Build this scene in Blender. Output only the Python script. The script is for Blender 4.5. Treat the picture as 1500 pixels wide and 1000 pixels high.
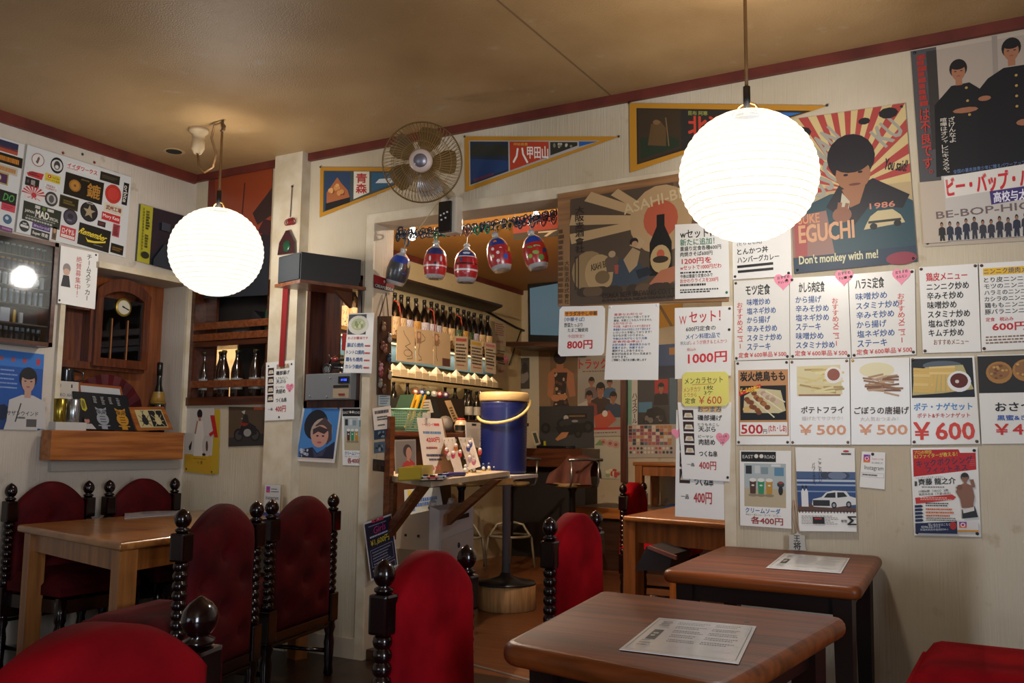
import bpy, bmesh, math, random
from mathutils import Vector, Matrix
for _o in list(bpy.data.objects): bpy.data.objects.remove(_o)
sc = bpy.context.scene
COL = sc.collection
PI = math.pi
rnd = random.Random(7)
# ------------------------------------------------------------------ camera
FPX, PIT, ROL, YAW, CAMH = 1342.0, 0.11207, 0.01116, 0.51577, 1.15
_f = Vector((-math.sin(YAW)*math.cos(PIT), math.cos(YAW)*math.cos(PIT), math.sin(PIT)))
_r0 = Vector((math.cos(YAW), math.sin(YAW), 0)); _u0 = _r0.cross(_f)
_r = math.cos(ROL)*_r0 + math.sin(ROL)*_u0
_u = -math.sin(ROL)*_r0 + math.cos(ROL)*_u0
CAM = Vector((0, 0, CAMH))
cam = bpy.data.cameras.new('camera'); camo = bpy.data.objects.new('camera', cam); COL.objects.link(camo)
cam.sensor_width = 36; cam.lens = FPX/1500*36; cam.clip_start = .02
camo.matrix_world = Matrix(((_r.x,_u.x,-_f.x,0),(_r.y,_u.y,-_f.y,0),(_r.z,_u.z,-_f.z,CAMH),(0,0,0,1)))
sc.camera = camo
# ------------------------------------------------------------------ world, big lights, exposure
sc.view_settings.view_transform = 'Standard'; sc.view_settings.look = 'None'
sc.view_settings.exposure = 0.04; sc.view_settings.gamma = 1.0; sc.view_settings.use_curve_mapping = False
w = bpy.data.worlds.new('world'); sc.world = w; w.use_nodes = True
w.node_tree.nodes['Background'].inputs[0].default_value = (.6,.75,1,1)
w.node_tree.nodes['Background'].inputs[1].default_value = 0.0
def lamp(name, kind, loc, energy, color, size=.1, rot=None, sy=None):
    l = bpy.data.lights.new(name, kind); l.energy = energy; l.color = color
    if kind == 'AREA':
        l.shape = 'RECTANGLE'; l.size = size; l.size_y = sy or size
    else: l.shadow_soft_size = size
    o = bpy.data.objects.new(name, l); COL.objects.link(o); o.location = loc
    if rot: o.rotation_euler = rot
    return o
LANTERN_W = (43.0, 67.0)   # bulb inside each paper lantern
# daylight through the two front windows behind the camera
lamp('daylight_front', 'AREA', (-1.9,-3.35,1.5), 32, (.72,.85,1), 2.2, (PI/2,0,0), 1.2)
lamp('daylight_side', 'AREA', (2.9,-1.0,1.5), 170, (.76,.85,1), 1.8, (0,PI/2,0), 1.2)
BAR_W = (190.0, 75.0)   # the bar's own warm bulbs
# ------------------------------------------------------------------ pixel -> place helpers (photo is 1500x1000)
def ray(x, y): return _f*FPX + _r*(x-750) + _u*(500-y)
def on(ax, v, x, y):
    d = ray(x, y); return CAM + d*((v-CAM[ax])/d[ax])
def onX(v,x,y): return on(0,v,x,y)
def onY(v,x,y): return on(1,v,x,y)
def onZ(v,x,y): return on(2,v,x,y)
def deep(d,x,y):
    q = ray(x,y); return CAM + q*(d/FPX)
# ------------------------------------------------------------------ materials
def lin(h):
    h = h.lstrip('#'); c = [int(h[i:i+2],16)/255 for i in (0,2,4)]
    return tuple(((x+.055)/1.055)**2.4 if x>.04045 else x/12.92 for x in c)+(1,)
_M = {}
def mat(hexc, rough=.6, metal=0, coat=0, emit=0, noise=None, sheen=0, trans=0, alpha=1, bump=None, spec=.5):
    key = (hexc,rough,metal,coat,emit,noise,sheen,trans,alpha,bump,spec)
    if key in _M: return _M[key]
    m = bpy.data.materials.new('finish_%s'%hexc.strip('#')); m.use_nodes = True
    nt = m.node_tree; b = nt.nodes['Principled BSDF']; c = lin(hexc)
    b.inputs['Base Color'].default_value = c; b.inputs['Roughness'].default_value = rough
    b.inputs['Metallic'].default_value = metal; b.inputs['Coat Weight'].default_value = coat
    b.inputs['Coat Roughness'].default_value = .12
    b.inputs['Specular IOR Level'].default_value = spec
    if sheen: b.inputs['Sheen Weight'].default_value = sheen; b.inputs['Sheen Roughness'].default_value = .4; b.inputs['Sheen Tint'].default_value = c
    if trans: b.inputs['Transmission Weight'].default_value = trans
    if alpha < 1: b.inputs['Alpha'].default_value = alpha
    if emit: b.inputs['Emission Color'].default_value = c; b.inputs['Emission Strength'].default_value = emit
    if noise or bump:
        tc = nt.nodes.new('ShaderNodeTexCoord')
    if noise:   # (scale, hex2, stretch xyz)
        mp = nt.nodes.new('ShaderNodeMapping'); mp.inputs['Scale'].default_value = noise[2] if len(noise)>2 else (1,1,1)
        nt.links.new(tc.outputs['Object'], mp.inputs[0])
        n = nt.nodes.new('ShaderNodeTexNoise'); n.inputs['Scale'].default_value = noise[0]; n.inputs['Detail'].default_value = 6
        nt.links.new(mp.outputs[0], n.inputs['Vector'])
        rp = nt.nodes.new('ShaderNodeValToRGB'); rp.color_ramp.elements[0].position = .38; rp.color_ramp.elements[1].position = .64
        rp.color_ramp.elements[0].color = c; rp.color_ramp.elements[1].color = lin(noise[1])
        nt.links.new(n.outputs['Fac'], rp.inputs[0]); nt.links.new(rp.outputs[0], b.inputs['Base Color'])
    if bump:    # (scale, strength, stretch)
        mp = nt.nodes.new('ShaderNodeMapping'); mp.inputs['Scale'].default_value = bump[2] if len(bump)>2 else (1,1,1)
        nt.links.new(tc.outputs['Object'], mp.inputs[0])
        n = nt.nodes.new('ShaderNodeTexNoise'); n.inputs['Scale'].default_value = bump[0]; n.inputs['Detail'].default_value = 4
        nt.links.new(mp.outputs[0], n.inputs['Vector'])
        bp = nt.nodes.new('ShaderNodeBump'); bp.inputs['Strength'].default_value = bump[1]; bp.inputs['Distance'].default_value = .01
        nt.links.new(n.outputs['Fac'], bp.inputs['Height']); nt.links.new(bp.outputs[0], b.inputs['Normal'])
    _M[key] = m; return m
def wood(h1, h2, axis='x', scale=5, rough=.35, coat=.3):
    st = {'x':(.6,9,9),'y':(9,.6,9),'z':(9,9,.6)}[axis]
    return mat(h1, rough, 0, coat, noise=(scale,h2,st), bump=(scale*3,.08,st))
GLASS = mat('#f4f8f8', .03, trans=1, spec=.5)
# ------------------------------------------------------------------ mesh builder
class MB:
    def __init__(s, m=None):
        s.bm = bmesh.new(); s.mats = []; s.i = 0
        if m: s.m(m)
    def m(s, m):
        if m not in s.mats: s.mats.append(m)
        s.i = s.mats.index(m); return s
    def face(s, vs, smooth=False):
        try: f = s.bm.faces.new(vs)
        except ValueError: return None
        f.material_index = s.i; f.smooth = smooth; return f
    def poly(s, pts): return s.face([s.bm.verts.new(p) for p in pts])
    def hexa(s, p):          # 8 corners: bottom 4 ccw, top 4 ccw
        v = [s.bm.verts.new(q) for q in p]
        for a in ((3,2,1,0),(4,5,6,7),(0,1,5,4),(1,2,6,5),(2,3,7,6),(3,0,4,7)): s.face([v[k] for k in a])
        return v
    def box(s, a, b, bev=0, M=None):
        (x0,y0,z0),(x1,y1,z1) = a,b
        p = [(x0,y0,z0),(x1,y0,z0),(x1,y1,z0),(x0,y1,z0),(x0,y0,z1),(x1,y0,z1),(x1,y1,z1),(x0,y1,z1)]
        if M: p = [M@Vector(q) for q in p]
        v = s.hexa(p)
        if bev:
            es = list({e for q in v for e in q.link_edges})
            r = bmesh.ops.bevel(s.bm, geom=es, offset=bev, segments=2, affect='EDGES', profile=.6)
            for f in r['faces']: f.material_index = s.i
        return s
    def hex(s, p): s.hexa(p); return s
    def prism(s, pts, d, bev=0):   # polygon (3D pts) extruded by vector d
        d = Vector(d); a = [s.bm.verts.new(Vector(p)) for p in pts]; b = [s.bm.verts.new(Vector(p)+d) for p in pts]
        n = len(pts); s.face(a[::-1]); s.face(b)
        for i in range(n): s.face([a[i],a[(i+1)%n],b[(i+1)%n],b[i]])
        return s
    def lathe(s, prof, c=(0,0,0), seg=16, M=None, smooth=True, cap=True):
        c = Vector(c); rings = []
        for r, z in prof:
            ring = []
            for k in range(seg):
                t = 2*PI*k/seg; q = Vector((r*math.cos(t), r*math.sin(t), z))
                if M: q = M@q
                ring.append(s.bm.verts.new(q+c))
            rings.append(ring)
        for a,b in zip(rings, rings[1:]):
            for k in range(seg): s.face([a[k],a[(k+1)%seg],b[(k+1)%seg],b[k]], smooth)
        if cap: s.face(rings[0][::-1]); s.face(rings[-1])
        return s
    def cyl(s, p0, p1, r0, r1=None, seg=12):
        p0, p1 = Vector(p0), Vector(p1); d = p1-p0; L = d.length
        M = d.to_track_quat('Z','Y').to_matrix()
        return s.lathe([(r0,0),(r1 if r1 is not None else r0,L)], p0, seg, M)
    def tube(s, pts, r, seg=8, closed=False):
        pts = [Vector(p) for p in pts]; n = len(pts); rings = []; up = None
        for i,p in enumerate(pts):
            a = pts[i-1] if (i>0 or closed) else p; b = pts[(i+1)%n] if (i<n-1 or closed) else p
            t = (b-a).normalized()
            if up is None: up = t.orthogonal().normalized()
            up = (up - t*up.dot(t)); up = up.normalized() if up.length>1e-6 else t.orthogonal().normalized()
            s2 = t.cross(up); rr = r[i] if isinstance(r,(list,tuple)) else r
            rings.append([s.bm.verts.new(p+up*rr*math.cos(2*PI*k/seg)+s2*rr*math.sin(2*PI*k/seg)) for k in range(seg)])
        for i in range(n if closed else n-1):
            a,b = rings[i],rings[(i+1)%n]
            for k in range(seg): s.face([a[k],a[(k+1)%seg],b[(k+1)%seg],b[k]], True)
        if not closed: s.face(rings[0][::-1]); s.face(rings[-1])
        return s
    def ball(s, c, r, seg=12, sc=(1,1,1)):
        c = Vector(c); n = seg//2+1
        pr = [(max(1e-4,math.sin(PI*i/n)), -math.cos(PI*i/n)) for i in range(n+1)]
        return s.lathe(pr, c, seg, Matrix.Diagonal((r*sc[0],r*sc[1],r*sc[2])))
    def grid(s, fn, nu, nv, smooth=True):
        V = [[s.bm.verts.new(fn(i/nu,j/nv)) for j in range(nv+1)] for i in range(nu+1)]
        for i in range(nu):
            for j in range(nv): s.face([V[i][j],V[i+1][j],V[i+1][j+1],V[i][j+1]], smooth)
        return V
    def build(s, name, parent=None, fix=True):
        if fix: bmesh.ops.recalc_face_normals(s.bm, faces=s.bm.faces[:])
        me = bpy.data.meshes.new(name); s.bm.to_mesh(me); s.bm.free()
        for m in s.mats: me.materials.append(m)
        o = bpy.data.objects.new(name, me); COL.objects.link(o)
        if parent:
            o.parent = parent
            o.matrix_parent_inverse = _world(parent).inverted()
        return o
def _world(p):
    return (_world(p.parent)@p.matrix_parent_inverse if p.parent else Matrix())@p.matrix_basis
def tag(o, label, cat, group=None, kind=None):
    o['label'] = label; o['category'] = cat
    if group: o['group'] = group
    if kind: o['kind'] = kind
    return o
def thing(name, label, cat, loc=(0,0,0), group=None):
    o = bpy.data.objects.new(name, None); COL.objects.link(o); o.location = loc
    o.empty_display_size = .05
    return tag(o, label, cat, group)
def struct(o): o['kind'] = 'structure'; return o
def dup(root, loc, rz=None, label=None, group=None, scale=None):
    r = root.copy(); COL.objects.link(r); r.location = loc
    if rz is not None: r.rotation_euler = (0,0,rz)
    if scale: r.scale = scale
    if label: r['label'] = label
    if group: r['group'] = group
    for ch in root.children:
        c = ch.copy(); COL.objects.link(c); c.parent = r; c.matrix_parent_inverse = ch.matrix_parent_inverse.copy()
        for g in ch.children:
            d = g.copy(); COL.objects.link(d); d.parent = c; d.matrix_parent_inverse = g.matrix_parent_inverse.copy()
    return r
def cells(mb, ax, v0, v1, a0, a1, z0, z1, holes):
    """wall slab across axis ax between v0..v1, other axis a0..a1, height z0..z1, with rectangular holes"""
    A = sorted({a0,a1,*[h[0] for h in holes],*[h[1] for h in holes]}); Z = sorted({z0,z1,*[h[2] for h in holes],*[h[3] for h in holes]})
    for i in range(len(A)-1):
        for j in range(len(Z)-1):
            ca, cz = (A[i]+A[i+1])/2, (Z[j]+Z[j+1])/2
            if any(h[0]<ca<h[1] and h[2]<cz<h[3] for h in holes): continue
            if ax == 1: mb.box((A[i],v0,Z[j]),(A[i+1],v1,Z[j+1]))
            else: mb.box((v0,A[i],Z[j]),(v1,A[i+1],Z[j+1]))
    bmesh.ops.remove_doubles(mb.bm, verts=mb.bm.verts[:], dist=1e-5)
    seen = {}
    for f in mb.bm.faces[:]:
        seen.setdefault(tuple(round(x,4) for x in f.calc_center_median()), []).append(f)
    kill = [f for g in seen.values() if len(g)>1 for f in g]
    bmesh.ops.delete(mb.bm, geom=kill, context='FACES_ONLY')
    return mb
# ================================================================== the room
YW, XL, ZC, T = 4.005, -4.62, 2.85, .17
def wall_mat(h1, h2, stain):
    m = bpy.data.materials.new('wallpaper'); m.use_nodes = True; nt = m.node_tree; b = nt.nodes['Principled BSDF']
    b.inputs['Roughness'].default_value = .62; b.inputs['Specular IOR Level'].default_value = .35
    tc = nt.nodes.new('ShaderNodeTexCoord')
    def noise(scale, st, det=5):
        mp = nt.nodes.new('ShaderNodeMapping'); mp.inputs['Scale'].default_value = st
        nt.links.new(tc.outputs['Object'], mp.inputs[0])
        n = nt.nodes.new('ShaderNodeTexNoise'); n.inputs['Scale'].default_value = scale; n.inputs['Detail'].default_value = det
        nt.links.new(mp.outputs[0], n.inputs['Vector']); return n
    a = noise(1.3,(1,1,1.2)); r1 = nt.nodes.new('ShaderNodeValToRGB')
    r1.color_ramp.elements[0].color = lin(h1); r1.color_ramp.elements[1].color = lin(h2)
    r1.color_ramp.elements[0].position = .4; r1.color_ramp.elements[1].position = .68
    nt.links.new(a.outputs['Fac'], r1.inputs[0])
    s = noise(9,(1,1,1),8); r2 = nt.nodes.new('ShaderNodeValToRGB')
    r2.color_ramp.elements[0].position = .64; r2.color_ramp.elements[1].position = .76
    r2.color_ramp.elements[0].color = (0,0,0,1); r2.color_ramp.elements[1].color = (.8,.8,.8,1)
    nt.links.new(s.outputs['Fac'], r2.inputs[0])
    mx = nt.nodes.new('ShaderNodeMixRGB'); mx.inputs[2].default_value = lin(stain)
    nt.links.new(r2.outputs[0], mx.inputs[0]); nt.links.new(r1.outputs[0], mx.inputs[1])
    nt.links.new(mx.outputs[0], b.inputs['Base Color'])
    v = noise(9,(16,16,.5),4); bp = nt.nodes.new('ShaderNodeBump'); bp.inputs['Strength'].default_value = .5; bp.inputs['Distance'].default_value = .006
    nt.links.new(v.outputs['Fac'], bp.inputs['Height']); nt.links.new(bp.outputs[0], b.inputs['Normal'])
    return m
WALL = wall_mat('#c9bca4','#b8a88c','#a48e6c')
WALL2 = wall_mat('#c6bbac','#b3a696','#9c8b74')
CEIL = wall_mat('#a98a60','#8f7048','#a8957a')
CEIL.node_tree.nodes['Principled BSDF'].inputs['Roughness'].default_value = .42
INCEIL = mat('#a8742f', .7)
FLOOR_D = wood('#3a2216','#22130c','y',2.2,.4,.2); FLOOR_B = wood('#7a4a26','#5e3719','x',2.2,.4,.2)
RED_TRIM = mat('#6a2c20', .5, noise=(6,'#54201a'))
CREAM_TRIM = mat('#d8ccb4', .55, noise=(8,'#c6b698'))
DKWOOD = wood('#4d2412','#2f150b','z',6); MIDWOOD = wood('#7d431f','#5a2c13','y',5); ORWOOD = wood('#a4622c','#804518','y',4)
struct(MB(FLOOR_D).box((-5,-3.6,-.1),(3.1,4.09,0)).build('floor'))
struct(MB(FLOOR_B).box((-5,4.09,-.1),(3.1,9.2,0)).build('floor_bar'))
mb = MB(CEIL).box((-5,-3.6,ZC),(3.1,4.09,ZC+.1)); struct(mb.build('ceiling'))
struct(MB(INCEIL).box((-5,4.09,ZC),(3.1,9.2,ZC+.1)).build('ceiling_bar'))
# holes in the poster wall
H1 = (-4.605,-3.93,1.37,2.12); H2 = (-3.625,-3.243,1.365,2.065); H3 = (-3.16,-1.17,0,2.375)
struct(cells(MB(WALL),1,YW,YW+T,-5,3.1,0,ZC,[H1,H2,H3]).build('wall_right'))
AL = (3.13,3.965,1.2,2.125)
struct(cells(MB(WALL2),0,XL-T,XL,-3.6,YW,0,ZC,[AL]).build('wall_left'))
ab = MB(wood('#8a4a22','#6a3414','z',4)).box((XL-.24,AL[0]-.03,AL[2]-.03),(XL-.21,AL[1]+.03,AL[3]+.03))
ab.m(WALL2).box((XL-.22,AL[0]-.03,AL[2]-.03),(XL-T,AL[0],AL[3]+.03)).box((XL-.22,AL[1],AL[2]-.03),(XL-T,AL[1]+.03,AL[3]+.03)).box((XL-.22,AL[0],AL[3]),(XL-T,AL[1],AL[3]+.03))
ab.m(ORWOOD).box((XL-.22,AL[0],AL[2]-.03),(XL-.0,AL[1],AL[2]))
struct(ab.build('wall_alcove'))
BW = 8.8; XB = -4.87
INW = wall_mat('#cdbb92','#bda77c','#a58f66')
struct(MB(INW).box((XB-.1,YW+T,0),(XB,BW,ZC)).build('wall_bar_left'))
struct(MB(wall_mat('#b8ad98','#a89c84','#8a7a60')).box((XB-.1,BW,0),(3.1,BW+.1,ZC)).build('wall_bar_back'))
struct(MB(WALL).box((3.0,-3.6,0),(3.1,-1.95,ZC)).box((3.0,-.05,0),(3.1,9.2,ZC)).box((3.0,-1.95,0),(3.1,-.05,.85)).box((3.0,-1.95,2.15),(3.1,-.05,ZC)).build('wall_side'))
struct(cells(MB(WALL),1,-3.6,-3.5,-5,3.1,0,ZC,[(-3.05,-.75,.85,2.15)]).build('wall_front'))
# trims
struct(MB(RED_TRIM).box((-4.0+.0,YW-.025,2.805),(3.0,YW,ZC)).box((XL,YW-.025,2.805),(-4.0,YW,ZC)).build('trim_1'))
struct(MB(RED_TRIM).box((XL,-3.5,2.79),(XL+.025,YW-.025,ZC)).build('trim_2'))
struct(MB(RED_TRIM).box((XB,YW+T,2.80),(XB+.02,BW,ZC)).build('trim_3'))
# shallow pilaster with its cream face
px0 = onY(YW,413,300).x; px1 = onY(YW-.05,446,300).x
struct(MB(CREAM_TRIM).box((px0,YW-.07,0),(px1-.01,YW,ZC)).build('pillar'))
# cream frame around the wide opening
fr = MB(CREAM_TRIM).box((-3.215,YW-.012,0),(-3.16,YW,2.43)).box((-3.16,YW-.012,2.375),(-1.17,YW,2.43)).box((-1.185,YW-.015,0),(-1.135,YW,2.43))
struct(fr.build('trim_4'))
struct(MB(mat('#b9ab95',.6)).box((-3.55,YW-.014,0),(-3.215,YW,.105)).build('baseboard_right'))
struct(MB(mat('#8d8478',.6)).box((XL,-3.5,0),(XL+.014,YW,.1)).build('baseboard_left'))
# alcove beam lip (cream) and left jamb post
lip = MB(CREAM_TRIM).box((XL,3.30,2.125),(XL+.05,3.99,2.16)).box((XL,AL[1],1.2),(XL+.02,AL[1]+.035,2.16)).box((XL,3.1,1.2),(XL+.02,AL[0],2.125))
struct(lip.build('trim_5'))
struct(MB(mat('#9c9488',.6)).box((XL,3.1,.98),(XL+.03,3.97,1.035)).build('trim_6'))
# ceiling seam, hole of a removed fitting
sx = onZ(ZC,812,70).x
struct(MB(mat('#6d5536',.8)).box((sx-.004,-3,ZC-.0015),(sx+.004,YW-.03,ZC)).build('trim_7'))
c = onZ(ZC,255,221)
tag(MB(mat('#b09468',.6)).lathe([(.062,ZC-.004),(.062,ZC)],(c.x,c.y,0),20).m(mat('#17120c',.9)).lathe([(.045,ZC-.006),(.045,ZC-.003)],(c.x,c.y,0),20).build('ceiling_vent'),
    'small round dark hole cover on the ceiling near the lantern cord','vent')
# metal threshold strip on the floor by the opening
a = onZ(0,685,972); b2 = onZ(0,790,1000); d = (b2-a).normalized(); a -= d*.5; b2 += d*.6; n = Vector((-d.y,d.x,0))*.012
struct(MB(mat('#b9bcbf',.3,.9)).prism([a-n,b2-n,b2+n,a+n],(0,0,.004)).build('trim_8'))
tag(MB(wood('#4a2c18','#351e10','x',5)).box((-3.155,4.02,0),(-3.02,4.165,.055),.006).build('floor_block'),'low brown wood block on the floor at the jamb foot','block')
# ================================================================== chairs and tables
VELVET = mat('#4c0309', .75, sheen=.14, noise=(9,'#360206'), bump=(60,.1), spec=.15)
COVER = mat('#8e0914', .8, noise=(4,'#64040c'), bump=(40,.08), spec=.05)
POST = mat('#160406', .16, coat=.35, noise=(8,'#0e0303'), spec=.3)
def chair_proto(covered, h=.885, w=.42):
    root = thing('dining_chair','','chair')
    for s in (-1,1):
        x = s*w/2
        p = MB(POST)
        p.lathe([(.016,0),(.022,.01),(.018,.05),(.024,.16),(.019,.2),(.027,.23),(.022,.255),(.03,.265)],(x,0,0),14)
        p.box((x-.027,-.027,.262),(x+.027,.027,.40),.006)
        zz = .40; pr = []; nb = 9; pit = (.70-.40)/nb
        for k in range(nb):
            z0 = .40+k*pit
            pr += [(.0175,z0),(.0225,z0+pit*.16),(.0255,z0+pit*.5),(.0225,z0+pit*.84),(.0175,z0+pit*.99)]
        p.lathe(pr,(x,0,0),14)
        p.box((x-.028,-.028,.70),(x+.028,.028,.80),.008)
        o = p.build('back_post',root)
        MB(POST).lathe([(.018,.80),(.025,.806),(.025,.812),(.014,.818),(.021,.824),(.0275,.837),(.0285,.848),(.0255,.862),(.018,.873),(.009,.880),(.002,h)],(x,0,0),16).build('finial',o)
    # backrest, arched, tufted on both sides
    tz = [(.3,.40),(-.3,.40),(0,.50),(.3,.60),(-.3,.60),(0,.70)] if not covered else []
    def top(u): return .775+.112*math.cos(PI*(u-.5))**.85 if abs(u-.5)<.5 else .775
    def side(sgn):
        def fn(u,v):
            x = (u-.5)*(w-.05); z = .30+(top(u)-.30)*v
            edge = min(u,1-u)*6; edge = min(1,edge)**.5; ev = min(1,min(v*5,(1-v)*8))**.5
            th = .012+.026*edge*ev
            for tu,tzz in tz:
                d2 = ((u-.5-tu)*w)**2+(z-tzz)**2; th -= .022*math.exp(-d2/.0007)+.011*math.exp(-d2/.004)
            if covered: th += .016+(.003+.008*(1-v))*math.sin(u*10+v*3)+.005*math.sin(u*23+v*6)*(1-v)-.012*math.exp(-((u-.52)**2*60+(v-.62)**2*120))
            return Vector((x*(1.06 if covered else 1), sgn*th, z+(.012*ev if covered else 0)))
        return fn
    b = MB(VELVET); b.m(COVER) if covered else None
    nu,nv = 22,30
    A = b.grid(side(1),nu,nv); B = b.grid(side(-1),nu,nv)
    for i in range(nu):
        b.face([A[i][nv],A[i+1][nv],B[i+1][nv],B[i][nv]],True); b.face([A[i][0],B[i][0],B[i+1][0],A[i+1][0]],True)
    for j in range(nv):
        b.face([A[0][j],A[0][j+1],B[0][j+1],B[0][j]],True); b.face([A[nu][j],B[nu][j],B[nu][j+1],A[nu][j+1]],True)
    ob = b.build('backrest',root)
    if covered: ob['label'] = 'red cloth cover over the back'
    MB(POST).box((-w/2+.02,-.018,.255),(w/2-.02,.018,.30),.005).box((-w/2+.02,-.012,.235),(w/2-.02,.012,.25),.003).build('back_rail',root)
    # seat
    def sf(u,v):
        x = (u-.5)*(w+(.14 if covered else .02)); y = (.0 if covered else .03)+.42*v; e = min(1,min(u,1-u)*7,min(v,1-v)*7)**.5
        return Vector((x,y,(.445 if covered else .425)+.06*e))
    s = MB(COVER if covered else VELVET); G = s.grid(sf,14,14); s.box((-w/2-(.068 if covered else .008),.03,.385),(w/2+(.068 if covered else .008),.43,.448 if covered else .428),.004)
    s.build('seat',root)
    MB(POST).box((-w/2,.03,.31),(-w/2+.022,.43,.37)).box((w/2-.022,.03,.31),(w/2,.43,.37)).box((-w/2,.41,.31),(w/2,.432,.37)).build('apron',root)
    for sx_ in (-1,1):
        MB(POST).lathe([(.014,0),(.02,.012),(.016,.04),(.024,.16),(.018,.2),(.026,.235),(.02,.26),(.026,.275),(.026,.38)],(sx_*(w/2-.015),.41,0),14).build('leg',root)
        MB(POST).cyl((sx_*(w/2-.012),.02,.12),(sx_*(w/2-.015),.40,.12),.011).build('stretcher',root)
    return root
CH = {0:chair_proto(False),1:chair_proto(True)}
used = set()
def chair(kind, p, q, facing, label, h=.885, group='red velvet dining chairs'):
    """p,q: post positions (xy); the seat lies on the side of 'facing'"""
    p,q = Vector((p[0],p[1])),Vector((q[0],q[1])); c = (p+q)/2; d = (q-p).normalized()
    n = Vector((-d.y,d.x))
    if n.dot(Vector(facing))<0: n = -n
    rz = math.atan2(n.y,n.x)-PI/2; k = h/.885; kx = (q-p).length/.42; kx = max(.95,min(1.35,kx))
    if kind not in used:
        used.add(kind); r = CH[kind]; r.location=(c.x,c.y,0); r.rotation_euler=(0,0,rz); r.scale=(kx,k,k); r['label']=label; r['group']=group
    else: r = dup(CH[kind],(c.x,c.y,0),rz,label,group,(kx,k,k))
    return r
def xy(z,x,y): v = onZ(z,x,y); return (v.x,v.y)
def mid(a,b,w=.42):   # keep centre + direction, standard width
    a,b = Vector(a),Vector(b); return a,b
chair(0, (-4.50,2.83),(-4.50,3.27),(1,0),'dark tufted red velvet chair against the cream wall under the blue magazine poster',.93)
chair(0, (-4.50,3.40),(-4.50,3.85),(1,0),'dark tufted red velvet chair below the alcove beam, its seat behind the pale table',.93)
chair(0, xy(.908,269,744),xy(.908,377,733),(-1,0),'tufted dark red chair back at the pale table, nearer of the pair',.908)
chair(0, xy(.893,399,731),xy(.893,489,722.5),(-1,0),'tufted dark red chair back by the pilaster foot, farther of the pair',.893)
chair(1, xy(.867,565,818),xy(.867,683,797),(1,0),'bright red cloth-covered chair at the corner of the largest brown table',.867)
chair(1, xy(.885,806,757),xy(.885,873,747),(1,0),'red cloth-covered chair in the doorway at the smaller brown table',.885)
chair(1, (-2.54,6.10),(-2.563,6.546),(1,0),'small red-backed chair at the orange wood table beyond the opening',.885)
chair(1, (-1.262,1.15),(-1.10,.60),(-1,.1),'large close red chair back with a glossy acorn post',.885)
chair(1, (.06,3.08),(.06,3.52),(-1,0),'red chair seat beside the wall at the end of the menu table',.885)
def table(name, label, top, z, th, m, legm, legs, lw, inset=.05, apron=.08, rnd_=.02, taper=1, group=None):
    """top: four xy corners in order"""
    P = [Vector((a[0],a[1],0)) for a in top]; c = sum(P,Vector())/4
    r = thing(name,label,'table',(c.x,c.y,0),group)
    t = MB(m); pts = []
    for i in range(4):     # rounded corners
        a,b,d = P[i-1],P[i],P[(i+1)%4]
        e1 = (a-b).normalized(); e2 = (d-b).normalized(); R = .045 if rnd_>.015 else .012
        for k in range(6):
            s = k/5; pts.append(b+e1*R*(1-s)**2+e2*R*s**2)
    v0 = [t.bm.verts.new(Vector((q.x,q.y,z))) for q in pts]
    f = t.face(v0); ext = bmesh.ops.extrude_face_region(t.bm, geom=[f])
    vs = [g for g in ext['geom'] if isinstance(g,bmesh.types.BMVert)]
    bmesh.ops.translate(t.bm, verts=vs, vec=(0,0,-th))
    es = [e for e in t.bm.edges if abs(e.verts[0].co.z-e.verts[1].co.z)<1e-6]
    bmesh.ops.bevel(t.bm, geom=es, offset=min(rnd_,th*.45), segments=4, affect='EDGES', profile=.5)
    for f in t.bm.faces: f.smooth = abs(f.normal.z)<.98
    t.build('tabletop',r)
    Q = [p+(c-p).normalized()*inset*1.4 for p in P]
    ap = MB(legm)
    for i in range(4):
        a,b = Q[i],Q[(i+1)%4]; d = (b-a).normalized(); n = Vector((-d.y,d.x,0))*.012
        ap.hexa([(*(a-n).xy,z-th-apron),(*(b-n).xy,z-th-apron),(*(b+n).xy,z-th-apron),(*(a+n).xy,z-th-apron),(*(a-n).xy,z-th),(*(b-n).xy,z-th),(*(b+n).xy,z-th),(*(a+n).xy,z-th)])
    ap.build('apron',r)
    for q in Q:
        M = Matrix.Translation((q.x,q.y,0))@Matrix.Rotation(math.atan2((P[1]-P[0]).y,(P[1]-P[0]).x),4,'Z')
        h = lw/2; k = h*taper
        MB(legm).hex([M@Vector(p) for p in ((-k,-k,0),(k,-k,0),(k,k,0),(-k,k,0),(-h,-h,z-th),(h,-h,z-th),(h,h,z-th),(-h,h,z-th))]).build('leg',r)
    return r
LIGHTW = wood('#a06c36','#7e4e22','x',3,.28,.4); LIGHTL = wood('#935c29','#724218','z',3,.35,.3)
BROWN = mat('#7a3c17', .4, 0, .03, noise=(3,'#562a0e',(.6,9,9)), bump=(9,.06,(.6,9,9)), spec=.22); BRDK = mat('#1c0c08',.4,spec=.25)
ORT = wood('#9c6230','#7c481c','x',3,.3,.4); ORL = wood('#8c5426','#6c3c16','z',3,.35,.3)
a = xy(.74,25,768); b2 = xy(.74,176,795)
TL_Z = .74
table('dining_table','pale wooden table with thick square legs between the tufted chairs',[a,b2,(-3.45,3.93),(-4.36,3.93)],.74,.035,LIGHTW,LIGHTL,4,.075,.06,.09,.012)
table('dining_table','glossy brown table under the paper menus with a shogi piece on it',[(-1.146,3.087),(-.482,3.056),(-.545,3.99),(-1.20,3.99)],.725,.045,BROWN,BRDK,4,.06,.08,.06,.022,.75)
table('dining_table','largest glossy brown table, nearest, with a laminated menu sheet',[xy(.725,730,940),xy(.725,1062,1006),xy(.725,1244,903),xy(.725,880,863)],.725,.05,BROWN,BRDK,4,.065,.09,.06,.024,.75)
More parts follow.
